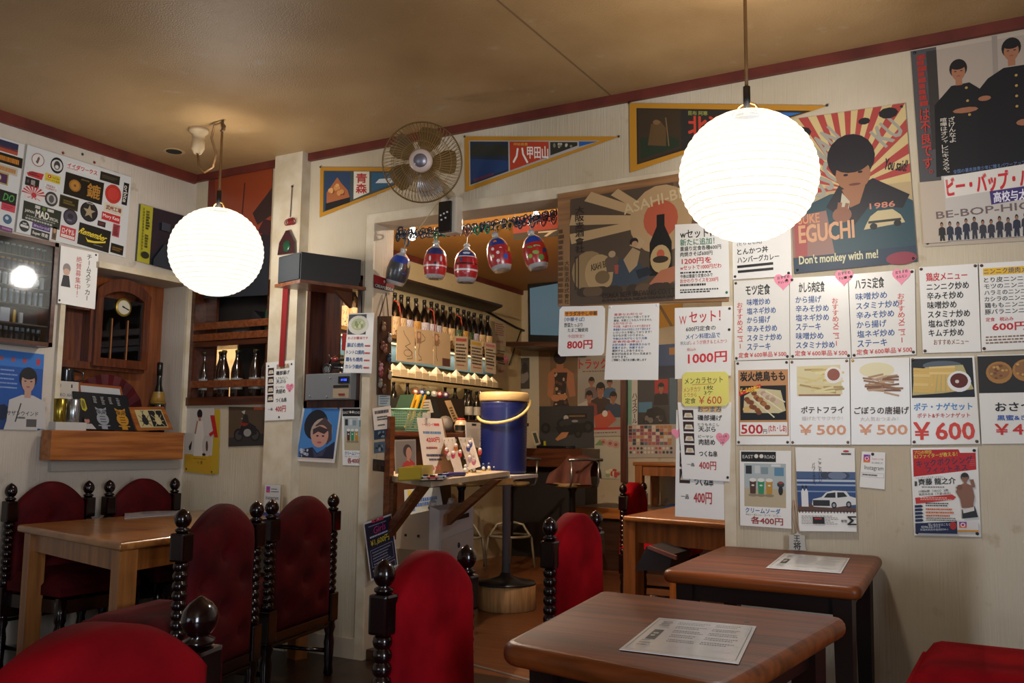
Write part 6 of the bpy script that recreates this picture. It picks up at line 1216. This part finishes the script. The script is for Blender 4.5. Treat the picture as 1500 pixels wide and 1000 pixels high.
MB(mat('#b9a682',.3,coat=.5)).lathe([(.035,1.238),(.05,1.25),(.055,1.29),(.045,1.325),(.03,1.34)],(-3.9,6.08,0),16).build('shell',hl)
MB(mat('#0f0f10',.1,coat=.8)).prism([(-3.9+.054*math.cos(a),6.08+.054*math.sin(a),1.255) for a in (-1.9,-1.4,-.9,-.4,.1)]+[(-3.9+.058*math.cos(a),6.08+.058*math.sin(a),1.255) for a in (.1,-.4,-.9,-1.4,-1.9)],(0,0,.042)).build('visor',hl)
MB(mat('#9a2218',.35)).lathe([(.034,1.337),(.034,1.348),(.02,1.354)],(-3.9,6.08,0),14).build('crown_cap',hl)
p=Paper('clipboard','white clip pad hanging from the end of the bar ledge','pad',[onX(-3.80,*q) for q in ((682,618),(705,619),(705,657),(683,652))],(1,-.3,0),mat('#b8b4ae',.4),th=.006); p.rect(.38,.05,.66,.14,'#1a1a1c').words(.08,.25,.9,.92,10,'#8a8a8a',3,.2); p.done()
for i,(x,c,l) in enumerate([(609,'#9a4a22','orange ball in the row behind the register'),(618,'#1c3a8a','blue ball in the row behind the register'),(627,'#1c4a2a','green ball in the row behind the register'),(636,'#b8b4a0','white ball in the row behind the register'),(644,'#a8242a','red ball in the row behind the register'),(653,'#5a3a6a','purple ball, last in the row behind the register')]):
    q=onX(-4.36,x,577); tag(MB(mat(c,.1,coat=1)).ball((q.x,q.y,1.565),.029,14).m(mat('#cfcac0',.2)).ball((q.x+.012,q.y-.016,1.568),.016,10).build('billiard_ball'),l,'ball','billiard balls behind the register')
tag(MB(mat('#2a2018',.5)).box((-4.42,5.95,1.361),(-4.30,6.75,1.537)).build('ball_shelf'),'dark ledge carrying the row of billiard balls','shelf')
# back-bar row of dark bottles
bb = thing('back_bar','dark back bar cabinet under the lit shelf','cabinet',(-4.7,7,0)); MB(mat('#2a1a10',.5)).box((XB+.002,4.4,0),(-4.32,6.6,1.33)).build('body',bb); MB(DKWOOD).box((XB+.002,4.4,1.33),(-4.28,7.9,1.36)).build('worktop',bb)
def wine(label,loc,group,c='#0e130f',lab=None,h=.3):
    t=thing('wine_bottle',label,'bottle',(0,0,0),group); t['at']=0; del t['at']; k=h/.3
    MB(mat(c,.08,coat=.8)).lathe([(.034,0),(.037,.006),(.037,.18*k),(.03,.21*k),(.014,.24*k),(.0135,.285*k),(.016,.288*k),(.016,h)],(0,0,0),16).build('glass_body',t)
    if lab: MB(mat(lab,.5)).lathe([(.0375,.05),(.0375,.14*k)],(0,0,0),16,cap=False).build('label',t)
    t.location=loc; return t
w0=wine('dark unlabelled bottle in the row under the lit cup shelf',(-4.62,6.35,1.361),'dark bottles on the back bar')
for y in (6.2,6.95,7.05,7.2,7.3,7.42,7.55,7.68): dup(w0,(-4.62+.05*math.sin(y*9),y,1.361))
w1=wine('bottle with a pale printed label beside the blue cooler',(-4.40,7.12,1.361),'pale-labelled bottles by the cooler','#15110e','#a8a090',.27)
for y in (7.02,7.22,7.32): dup(w1,(-4.42,y,1.361))
# ================================================================== lit sake shelf
ss_=thing('sake_shelf','long dark canopy and shelf of sake bottles on the bar wall','shelf',(XB,7,2.02))
DKS=mat('#2a1810',.5,noise=(6,'#1c100a',(1,.2,6)))
MB(DKS).prism([(XB,5.1,2.51),(-4.50,5.1,2.50),(-4.50,7.74,2.50),(XB,8.12,2.51)],(0,0,.02)).build('canopy',ss_)
MB(DKS).box((XB,5.1,1.995),(-4.60,7.95,2.02)).build('board',ss_); MB(wood('#8a6a3a','#6a4c26','y',5)).box((-4.615,5.1,2.02),(-4.60,7.95,2.05)).build('front_rail',ss_)
MB(mat('#3a5a6a',.6)).box((XB,5.1,1.84),(-4.72,7.95,1.995)).build('back_strip',ss_)
STRIP = mat('#ffdca8',.4,emit=1.6)
MB(STRIP).box((-4.70,5.3,1.985),(-4.67,7.8,1.995)).build('strip_light',ss_)
lamp('cup_strip','AREA',(-4.66,6.6,1.98),7,(1,.84,.62),.04,(0,0,0),2.4)
def sake(lab,ink,cap='#17130f'):
    t=thing('sake_bottle','','bottle',(0,0,0),'sake bottles on the lit shelf')
    MB(mat('#120c08',.07,coat=.9)).lathe([(.048,0),(.0515,.008),(.0515,.235),(.045,.27),(.022,.32),(.0165,.34),(.0165,.385),(.0185,.388),(.0185,.40)],(0,0,0),18).build('glass_body',t)
    lb=MB(mat(lab,.55)); lb.lathe([(.052,.03),(.052,.205)],(0,0,0),24,cap=False)
    lb.m(mat(ink,.5)); A0=-.62
    for zc,strokes in ((.165,((-.9,.0,.9,.012),(-.3,-.025,-.1,.03),(.2,-.03,.6,.0),(-.7,-.03,-.35,-.005))),(.085,((-.8,.015,.8,.028),(-.6,-.03,-.4,.02),(.3,-.035,.5,.02),(-.5,-.04,.6,-.028),(-.2,-.01,.3,0)))):
        for a0,z0_,a1,z1_ in strokes:
            w_=.006; q=[]
            for sgn,aa,zz in ((-1,a0,z0_),(-1,a1,z1_),(1,a1,z1_),(1,a0,z0_)):
                an=A0+aa*.42; q.append((.0527*math.cos(an),.0527*math.sin(an),zc+zz+sgn*w_))
            lb.poly(q)
    lb.build('label',t); MB(mat(cap,.4)).lathe([(.019,.385),(.019,.412),(.015,.415)],(0,0,0),14).build('cap',t); return t
kinds=[sake('#c8a878','#1c1612'),sake('#b8b0b8','#2c2450'),sake('#2f4a2c','#c8b070'),sake('#b8883c','#2a1a10')]
order=[0,0,0,0,0,0,0,2,0,0,0,1,3,1,1,1,0,0,2,3,2,1,0,0]; y=5.25; first=set(); lname={0:'cream brush-written label',1:'pale violet-written label',2:'dark green label',3:'golden label'}
pos=['%s'%s for s in ('first','second','third','fourth','fifth','sixth','seventh','eighth','ninth','tenth','eleventh','twelfth','thirteenth','fourteenth','fifteenth','sixteenth','seventeenth','eighteenth','nineteenth','twentieth','twenty-first','twenty-second','twenty-third','twenty-fourth')]
for i,k in enumerate(order):
    loc=(-4.73+.012*math.sin(i*5),5.28+.1105*i,2.021); lb=f'sake bottle, {lname[k]}, {pos[len(order)-1-i]} from the television end of its shelf'
    if k not in first: first.add(k); kinds[k].location=loc; kinds[k]['label']=lb
    else: dup(kinds[k],loc,None,lb)
for y_,l in ((6.28,'red cord on the neck of a bottle near the jamb end of the lit shelf'),(6.80,'red cord on a bottle neck in the middle of the lit shelf'),(7.26,'red cord on a bottle neck toward the television end of the shelf')):
    tag(MB(mat('#b03418',.5)).tube([(-4.715,y_-.03,2.37),(-4.68,y_,2.345),(-4.675,y_+.012,2.29),(-4.674,y_+.015,2.08)],.006,6).build('neck_tassel'),l,'cord','red cords on the sake bottles')
XS=-4.595
def Sp(name,label,cat,px,lvl=0,m=None,**k): return Xp(name,label,cat,px,lvl,m,X=XS,**k)
CRD=mat('#b8a07c',.5)
for k,(q,l) in enumerate([(((582,477),(607,479),(608,531),(580,528)),'autograph board with black brush strokes, nearest the jamb'),(((609,482),(634,484),(634.5,534),(609,531)),'autograph board with a small photo, in the middle of three'),(((635,485),(659,489),(660,538),(635,535)),'autograph board with a photo and red seal, farthest of three')]):
    p=Sp('autograph_board',l,'board',list(q),2+k,CRD,th=.003,group='autograph boards hung from the sake shelf'); r2=random.Random(k+5); u,v=.35,.12
    for s in range(9): u2,v2=min(.85,max(.15,u+r2.uniform(-.3,.3))),v+r2.uniform(.05,.13); p.line(u,v,u2,min(v2,.92),.02,'#2a2420'); u,v=u2,min(v2,.9)
    if k==0: p.ell(.6,.75,.22,.1,'#2a2420').ell(.6,.75,.20,.085,'#b8a07c')
    if k: p.rect(.05,.06,.3,.42,'#8a6a50').ell(.17,.18,.08,.09,'#c09a7c')
    if k==2: p.rect(.5,.75,.95,.98,'#5a3a34')
    p.done()
for k,(q,l,hc) in enumerate([(((665.5,492),(685,493),(684,543.5),(664.5,541)),'menu strip with a red heading hung from the sake shelf','#c05a50'),(((689,497),(706,500),(706,547),(688,544)),'menu strip with a yellow arched heading hung from the sake shelf','#c8a22a'),(((710,500),(726,503),(725,548),(709,545)),'menu strip with a pink heading, last on the sake shelf','#c87a80')]):
    p=Sp('menu_strip',l,'menu sheet',list(q),4,mat('#c8b89c',.5),off=(.002,.002,.012,.012),group='menu strips hung from the sake shelf'); p.rect(.1,.06,.9,.15,hc).words(.1,.2,.95,.78,6,'#2c2620',k,.5).words(.15,.82,.85,.88,1,'#b05048',k,.6); p.done()
for k,(q,l) in enumerate([(((724,469),(741,472),(741,508),(724,505)),'cream price sheet on the wall past the sake bottles, upper of two'),(((727,508),(741,510),(742.5,553),(727,549)),'otsumami strip on the wall past the sake bottles, lower of two')]):
    p=Xp('menu_strip',l,'menu sheet',list(q),2,mat('#c0ae90',.5),X=XB,group='menu strips on the bar wall'); 
    p.words(.1,.08,.9,.6,6,'#8a3a30' if k==0 else '#2c2620',k,.5).t('400円',.15,.78,.7,.9,'#b04038',.02)
    if k: p.heart(.85,.4,.3,PNK)
    p.done()
MB_=MB(mat('#a89468',.5)); tag(MB_.box((-4.70,5.2,1.685),(-4.55,7.85,1.70)).box((-4.553,5.2,1.66),(-4.55,7.85,1.70)).build('cup_shelf'),'narrow lit shelf of cream cups below the autograph boards','shelf')
cp=None
for i in range(16):
    loc=(-4.61,6.12+.108*i,1.701); l=f'cream pointed paper cup on the narrow lit shelf'
    if cp is None:
        cp=thing('paper_cup',l,'cup',loc,'cream cups on the narrow lit shelf'); m=MB(mat('#c9b48c',.6)); m.prism([(-4.65,loc[1]-.048,1.701),(-4.57,loc[1]-.048,1.701),(-4.57,loc[1]+.048,1.701),(-4.65,loc[1]+.048,1.701)],(0,0,.055)); m.build('cup_body',cp)
        m=MB(mat('#d0bd98',.6)); tp=Vector((-4.61,loc[1],1.81)); b4=[Vector((-4.65,loc[1]-.048,1.756)),Vector((-4.57,loc[1]-.048,1.756)),Vector((-4.57,loc[1]+.048,1.756)),Vector((-4.65,loc[1]+.048,1.756))]
        for j in range(4): m.poly([b4[j],b4[(j+1)%4],tp])
        m.build('peaked_top',cp)
    else: dup(cp,loc,None,None,None,(1,1,1+.25*math.sin(i*2.3)))
# small bulbs on the bar ceiling
BULB = PAPER.copy(); BULB.name='lit_glass'
for _q in BULB.node_tree.nodes:
    if _q.type=='EMISSION': _q.inputs[0].default_value=(1,.9,.74,1); _q.inputs[1].default_value=12
    if _q.type=='MIX_SHADER': _q.inputs[0].default_value=.7
for k,(b,e,l) in enumerate([(tuple(onY(4.75,604,345)),BAR_W[0],'bare lit bulb near the jamb inside the bar'),(tuple(onY(5.2,785,318)),BAR_W[1],'bare lit bulb behind the patterned hanging bottle')]):
    t=thing('ceiling_bulb',l,'bulb',b); b=Vector(b)
    MB(BULB).ball(b,.028,14,(1,1,1.15)).build('glass_bulb',t); MB(mat('#3a3028',.5)).cyl(b+Vector((0,0,.028)),(b.x,b.y,ZC),.016,.03,12).build('socket',t)
    lamp('bar_bulb','POINT',b-Vector((0,0,.0)),e,(1,.83,.64),.02)
MB_=MB(mat('#8a1c18',.5)); 
p=Paper('banner','red and black sign hanging inside the bar behind the rings','banner',[onY(4.75,*q) for q in ((752,322),(835,305),(835,345),(752,352))],(0,-1,0),mat('#8f1c16',.5)); p.rect(0,.68,1,1,'#17130f').poly([(.45,.72),(.8,.74),(.72,.80),(.6,.96),(.55,.94),(.64,.8),(.45,.78)],'#b8b0a0')
MB(mat('#3a3028',.5)).tube([p.P(.02,0),p.P(.02,0)+Vector((0,0,ZC-p.P(.02,0).z))],.002,5).tube([p.P(.98,0),p.P(.98,0)+Vector((0,0,ZC-p.P(.98,0).z))],.002,5).build('hanging_string',p.o); p.done()
# ================================================================== far end of the bar
tv=thing('television','wall television with a pale blue lit screen high in the bar corner','television',onY(8.5,800,470)); 
C=[onY(8.45,*q) for q in ((776,422),(845,410),(845,492),(777,490))]; m=MB(mat('#101012',.4)); D=[onY(8.46,*q) for q in ((773,416),(850,404),(850,512),(774,508))]; m.prism(D,(0,.07,0)); m.build('case',tv)
scm=bpy.data.materials.new('screen_reflection'); scm.use_nodes=True; _b=scm.node_tree.nodes['Principled BSDF']; _b.inputs['Base Color'].default_value=lin('#20282c'); _b.inputs['Roughness'].default_value=.25; _b.inputs['Emission Color'].default_value=lin('#8fb0c0'); _b.inputs['Emission Strength'].default_value=.22  # window reflection on the screen, put in as an even pale emission
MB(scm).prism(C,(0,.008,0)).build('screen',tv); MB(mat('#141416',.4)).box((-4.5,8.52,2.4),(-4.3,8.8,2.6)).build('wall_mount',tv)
tag(MB(wood('#4a2c18','#301b0e','x',5)).prism([(-4.75,8.25,2.17),(-4.0,8.25,2.13),(-4.0,8.79,2.13),(-4.75,8.79,2.17)],(0,0,.05)).build('wall_ledge'),'brown ledge under the television','shelf')
tag(MB(mat('#141210',.5)).tube([(XB+.02,7.98,2.52),(XB+.02,8.3,2.47),(XB+.03,8.6,2.42),(XB+.04,8.78,2.40)],.012,6).tube([(XB+.02,8.75,2.40),(XB+.02,8.62,2.2),(XB+.02,8.5,2.0)],.007,6).build('loose_cable'),'loose black cable running along the wall to the television','cable')
BYW=BW
def Bp(name,label,cat,px,lvl=0,m=None,**k): return Yp(name,label,cat,px,lvl,m,Y=BYW,**k)
p=Bp('poster','grey photo poster in a wide white mount above the cooler','poster',[(731,522),(790,519),(791,600),(731,600)],1,mat('#a8a290',.5)); p.rect(.02,.05,.76,.62,'#3c3836').photo_noise(.04,.08,.74,.6,16,['#5a5450','#2a2624','#77706a'],2,(.06,.12)); p.done()
p=Bp('poster','brown poster of a person in a patterned dress holding strings','poster',[(789,512),(846.5,511),(846,597),(790,596)],2,mat('#6a5238',.45,coat=.3))
p.rect(0,0,.3,1,'#7a6248').poly([(.25,.42),(.4,.33),(.72,.33),(.9,.42),(.95,.8),(.8,.82),(.72,.6),(.4,.6),(.36,.86),(.22,.8)],'#9a6444').rect(.46,.2,.64,.36,'#9a6444').poly([(.4,.4),(.74,.4),(.70,.75),(.8,1),(.36,1),(.44,.75)],'#2a1c16').photo_noise(.4,.4,.74,1,22,['#a89078','#5a3a28','#17110e'],5,(.02,.045)).ell(.44,.84,.12,.06,'#a8704c').ell(.62,.82,.12,.05,'#a8704c').ell(.55,.14,.16,.12,'#1f1612'); p.done()
p=Bp('poster','crowded truck film poster with red katakana across the top','poster',[(847,522),(914,520),(913,638),(847,640)],3,mat('#8f8a80',.45,coat=.3))
p.t('トラック野郎',.02,.03,1.0,.16,'#a82a1c',.04).words(.1,.18,.8,.2,1,'#5a4a3a',2,.6)
for u,v,hh,tp in ((.3,.32,.05,'#6a5a5a'),(.7,.34,.045,'#3a5a7a'),(.5,.42,.075,'#3a2a24'),(.25,.5,.06,'#7a3a34'),(.78,.52,.06,'#2c3c54')): p.figure(u,v,hh,'#8f5f46','#17120f',top=tp)
p.poly([(.35,.75),(.7,.68),(.85,.8),(.6,.92),(.4,.9)],'#a84a34').poly([(.0,.6),(.2,.55),(.3,.8),(.1,.9),(0,.85)],'#a8a4a0').ell(.6,.72,.06,.04,'#c8c2b8').rect(0,.89,1,.92,'#a8201c').rect(0,.92,1,1,'#a49e94').words(.1,.94,.9,.97,1,'#5a5450',3,.4); p.done()
p=Bp('poster','dark racing car poster low on the bar back wall','poster',[(790,595),(870,594),(870,656),(790,657)],5,mat('#2e2f33',.4,coat=.4))
p.rect(0,.62,1,1,'#34363a').poly([(.3,.5),(.5,.42),(.85,.4),(.9,.62),(.4,.72)],'#141416').poly([(.3,.78),(.42,.62),(.55,.62),(.5,.74),(.34,.82)],'#a8744c').rect(.5,.18,.88,.3,'#1a1614').rect(.55,.22,.84,.26,'#7a5a30')
for u,v,r_ in ((.12,.52,.09),(.42,.42,.09),(.9,.5,.1),(.72,.66,.07)): p.circ(u,v,r_,'#0e0e10').circ(u,v,r_*.5,'#2a2a2c')
p.circ(.5,.28,.045,'#a8a4a0').ell(.52,.38,.1,.08,'#26282c').ell(.66,.36,.06,.03,'#8a8a8c'); p.done()
p=Bp('poster','pale flower poster beneath the truck film poster','poster',[(871,640),(913,640),(912,702),(872,700)],2,mat('#a8a898',.5))
for u,v in ((.3,.12),(.55,.15),(.75,.18)): p.ell(u,v,.13,.09,'#b08a80').ell(u,v,.06,.04,'#8a5a54')
p.poly([(0,.2),(.2,.05),(.3,.2)],'#6a8a5a').photo_noise(.3,.75,1,.98,16,['#8a9a6a','#b87a4a','#a83a3a','#c8c4a8'],3,(.04,.09)); p.done()
tag(MB(wood('#5a2c1c','#3e1c10','z',5)).box((onY(BW,911.5,600).x,BW-.05,.78),(onY(BW,920,600).x,BW,2.4)).build('wood_post'),'dark red-brown upright beside the truck film poster','post')
p=Bp('poster','dark school film poster with a white title strip beside the brown upright','poster',[(920,556),(992,553),(992,622),(920,623)],2,mat('#26282c',.4,coat=.4))
p.rect(0,0,.16,1,'#6a9a8a').rect(.08,0,.2,1,'#b8b8b4').t('ハイスクール',.09,.3,.19,.96,'#1a1a1c',.03,vert=True).rect(.22,.02,.9,.6,'#3a3c42').rect(.55,.02,.82,.32,'#a02a28').figure(.68,.2,.09,'#8f6248','#121012',top='#15151a').rect(.22,.5,.5,.72,'#4a7a98').poly([(.3,.95),(.4,.66),(.6,.6),(.75,.68),(.8,.95)],'#141416').photo_noise(.25,.78,.75,.97,10,['#a8a49c','#2a2a2c','#6a6660'],3,(.03,.06)).rect(.85,.0,1,1,'#4a6478'); p.done()
p=Bp('calendar','sheet of tiny coloured squares and round stickers on the bar back wall','poster',[(919.5,622),(992,621),(992,670),(920,670)],3,mat('#a49e96',.45)); r2=random.Random(2)
for i in range(11):
    for j in range(6): p.rect(.02+.08*i,.03+.1*j,.09+.08*i,.12+.1*j,r2.choice(['#7a3a3a','#3a2a34','#a8605a','#5a6a7a','#b8a090','#8a4a64','#2a3a4a','#a87a4a','#c4bcb0']))
for i in range(12):
    for j in range(2): p.circ(.06+.075*i,.72+.12*j,.026,r2.choice(['#2a3a4a','#b02a2a','#3a3a3a','#a85a5a','#c8c0b8']))
p.done()
p=Bp('poster','blue poster edge showing between the hanging white sheets','poster',[(963,505),(992,503),(992,556),(963,557)],1,mat('#2a4a7a',.45)); p.rect(0,.6,1,1,'#1c2c44').rect(.6,.1,.9,.3,'#a8783a'); p.done()
p=Bp('banner','yellow cloth edge high on the bar back wall between the hanging sheets','banner',[(955,448),(1000,444),(1000,475),(955,482)],2,mat('#a87a1c',.6)); p.poly([(.2,0),(.3,0),(.7,1),(.6,1)],'#6a4a14'); p.done()
# counter at the back wall and what lies on it
bc=thing('bar_counter','dark brown counter along the back wall of the bar','counter',(-4.3,8.5,0))
MB(wood('#5a2f18','#43210f','x',4)).box((-4.86,8.36,.93),(-3.92,8.79,1.115)).build('top_fascia',bc); MB(mat('#1a1210',.6)).box((-4.86,8.5,0),(-3.95,8.79,.93)).build('body',bc)
tag(MB(mat('#131315',.25,coat=.4)).box((-4.46,8.40,1.116),(-4.12,8.62,1.145),.004).build('black_tray'),'flat black case on the back counter under the racing car','case')
p=Paper('picture_frame','small white photo frame leaning on the back counter','frame',[onY(8.5,*q) for q in ((778,632),(786,631),(792,650),(784,652))],(0,-1,0),mat('#b8ae98',.4),th=.01); p.rect(.2,.12,.8,.88,'#3a4038'); p.done()
tag(MB(mat('#b8b01c',.3,trans=.2)).box((-4.43,8.5,1.116),(-4.405,8.515,1.19),.003).build('lighter'),'yellow lighter standing on the back counter','lighter')
# stools
SEAT=mat('#8a7048',.55); STEEL=mat('#8f9094',.25,.85); CRM=mat('#8f8670',.4,.3)
def stool_proto():
    t=thing('bar_stool','','stool',(0,0,0),'bar stools at the back counter')
    MB(SEAT).lathe([(.15,.745),(.178,.752),(.183,.768),(.175,.782),(.02,.788)],(0,0,0),26).build('seat',t)
    MB(mat('#151415',.4)).lathe([(.03,.30),(.03,.70),(.05,.745)],(0,0,0),12).build('column',t)
    for k in range(4):
        a=PI/4+k*PI/2; c_,s_=math.cos(a),math.sin(a)
        MB(CRM).tube([(c_*.03,s_*.03,.42),(c_*.12,s_*.12,.40),(c_*.2,s_*.2,.28),(c_*.235,s_*.235,.02)],.012,8).build('leg',t)
    MB(CRM).tube([(.19*math.cos(k*PI/14),.19*math.sin(k*PI/14),.30) for k in range(28)],.011,8,True).build('foot_ring',t)
    b=MB(STEEL)
    for s in (-1,1): b.tube([(.10,s*.14,.745),(.175,s*.15,.76),(.195,s*.15,.80),(.20,s*.15,.99)],.011,8)
    b.tube([(.20,-.19,.99),(.215,0,.995),(.20,.19,.99)],.014,8); b.build('back_rail',t); return t
s0=stool_proto(); s0.location=(-3.70,7.68,.0); s0.rotation_euler=(0,0,-.5); s0.scale=(1,1,1.03); s0['label']='bar stool with a brown jacket over its rail'
s0.location.z=0
dup(s0,(-4.28,7.55,0),-.3,'bar stool just behind the white table edge and cooler'); dup(s0,(-4.60,7.2,0),-.2,'bar stool partly hidden behind the grey post')
JK=mat('#5e3226',.75,noise=(6,'#4c261c')); m=MB(JK)
def jf(u,v):
    x=-3.93+.46*u; s=1-abs(u-.55)*1.15; z=1.06-.30*abs(v-.35)**1.1*2.0*(1.2-.4*s)-.10*(1-s)**2; 
    if u<.4: z-= (.4-u)*.32
    return Vector((x+.02*math.sin(v*9),7.70-.30*(v-.35)*.9-.03*math.sin(u*12+v*4),max(z+.012*math.sin(u*15+v*8),.80)))
m.grid(jf,20,14); m.grid(lambda u,v: jf(u,v)-Vector((0,-.006,.008)),20,14); tag(m.build('jacket'),'brown jacket thrown over the bar stool rail','jacket')
# raised platform with low table and cushion
pf=thing('raised_platform','low wooden seating platform at the far end of the bar','platform',(-3,8.3,0))
MB(wood('#3a2114','#281509','x',4)).box((-3.80,8.0,0),(-1.0,8.79,.48)).build('body',pf)
MB(ORT).box((-3.84,7.95,.48),(-1.0,7.99,.575)).build('edge_board',pf); MB(mat('#6a6258',.5)).box((-3.84,7.99,.48),(-1.0,8.79,.57)).build('floor_mat',pf)
table('low_table','low orange-brown table on the raised platform beyond the opening',[(-3.30,8.15),(-2.55,8.15),(-2.55,8.62),(-3.30,8.62)],1.0,.035,ORT,ORL,4,.07,.05,.09,.01)
for o_ in [o for o in bpy.data.objects if o.name=='low_table']:
    for ch_ in o_.children:
        if ch_.name.startswith('leg'):
            for v_ in ch_.data.vertices:
                if v_.co.z<.1: v_.co.z=.571
    o_.location.z=.571
    for ch_ in o_.children: ch_.matrix_parent_inverse=o_.matrix_basis.inverted()
p_=MB(mat('#1a3a66',.7,noise=(8,'#16305a'))); p_.grid(lambda u,v: Vector((-2.98+.46*u,8.02+.30*v,.572+.055*min(1,min(u,1-u)*6,min(v,1-v)*6)**.5)),12,10); p_.m(mat('#9a9a98',.6)).lathe([(.10,.629),(.001,.63)],(-2.76,8.16,0),16,cap=False); tag(p_.build('floor_cushion'),'blue floor cushion with a white circle on the platform','cushion')
# cushion / bag edge under the orange table : dark cushion with a pink border on a chair seat
cu=MB(mat('#26242a',.7)); cu.prism([onY(4.7,*q) for q in ((947,800),(985,812),(980,836),(930,835))],(0,.3,0)); cu.m(mat('#8a5a50',.6)).prism([onY(4.69,*q) for q in ((950,799),(990,814),(990,820),(948,803))],(0,.02,0)); tag(cu.build('seat_bag'),'dark bag with a pink edge under the orange table','bag')
# ================================================================== table things
def laid(z,px,label,seed,dark=True):
    C=[onZ(z+.0012,*q) for q in px]; p=Paper('menu_card',label,'menu',C,(0,0,1),mat('#dcdcdc',.22,coat=.6),th=.0012,group='laminated menus on the tables')
    p.frame(.03,.05,.97,.95,.006,'#6a6a6e')
    if dark: p.rect(.1,.38,.19,.66,'#26241f').words(.12,.45,.17,.60,2,'#c9c4b4',3,.5)
    p.words(.1,.1,.2,.3,3,'#55555a',seed,.4).words(.1,.7,.2,.9,3,'#55555a',seed+1,.4)
    for k in range(5): p.words(.27+.02*k,.14+.15*k,.6,.24+.15*k,2,'#505054',seed+k+2,.4).words(.64,.14+.15*k,.93,.24+.15*k,2,'#505054',seed+k+9,.4)
    p.rect(.9,.07,.95,.12,'#26241f'); p.done(); return p
laid(.725,[(965,905.5),(1108,918),(1082,973),(907,952)],'laminated menu on the largest, nearest brown table',1)
laid(.725,[(1149,810.5),(1245,818),(1232,840),(1122,832)],'laminated menu on the table under the poster wall',4)
laid(.74,[(183,749.5),(264,748),(262,754),(182,760)],'pale blue-printed menu on the pale table',8,False)
# shogi-piece ornament leaning on the wall
sg=thing('shogi_piece','white wooden shogi piece with black brush characters leaning on the wall','ornament',onY(3.97,1168,805))
P5=[onY(3.965,*q) for q in ((1155,805),(1181,806),(1178,787),(1168,779),(1158,786))]; zb=min(q.z for q in P5)
P5=[Vector((q.x,q.y,q.z-zb+.7255)) for q in P5]; m=MB(mat('#b9b5aa',.5)); m.prism(P5,(0,.022,0)); m.build('piece',sg)
q=Paper('brush_print','','',[Vector((P5[0].x+.004,3.9645,.79)),Vector((P5[1].x-.004,3.9645,.79)),Vector((P5[1].x-.004,3.9645,.728)),Vector((P5[0].x+.004,3.9645,.728))],(0,-1,0),mat('#b9b5aa',.5),parent=sg,th=.0002); q.t('王',.3,.04,.7,.42,BLK,.03).t('将',.28,.48,.74,.96,BLK,.03); q.done()
st=MB(mat('#b89a88',.6)); a=onY(3.99,1164,762); 
for dx in (-.006,.006): st.tube([P5[3]+Vector((dx,.01,-.004)),Vector((a.x+dx*1.4,3.995,.87)),Vector((a.x+dx*.4,3.998,.93))],.003,5)
st.build('hanging_strap',sg)
# card stand on the pale table by the pilaster
cs=thing('card_stand','small cream stand with a white camera-logo card on the pale table','card stand',(-4.0,3.88,.74))
C=[onY(3.88,*q) for q in ((389,700),(412,701),(410,746),(386,745))]; dz=.741-C[2].z; C=[c+Vector((0,0,dz)) for c in C]
MB(mat('#b8a888',.5)).prism([c+Vector((0,.004,0)) for c in C],(0,.018,0)).build('backing',cs)
p=Paper('card_print','','',C,(0,-1,0),mat('#c8c8c6',.4),parent=cs); p.rect(.1,.06,.34,.26,'#c04a72').rect(.1,.06,.34,.16,'#8a4a9a').words(.42,.1,.9,.26,2,'#6a6a6a',2,.4).t('Instagram',.12,.36,.9,.52,BLK,-.005).words(.15,.6,.85,.7,1,'#5a5a5a',3,.6).rect(0,.9,1,1,'#2a4a8a'); p.done()
q=onZ(.742,415,745); tag(MB(mat('#c4c2bc',.4)).lathe([(.018,.741),(.022,.75),(.02,.79),(.01,.80)],(q.x-.02,q.y-.16,0),14).m(mat('#2a4a7a',.4)).lathe([(.0225,.755),(.0215,.775)],(q.x-.02,q.y-.16,0),14,cap=False).build('seasoning_jar'),'small white jar with a blue band beside the card stand','jar')
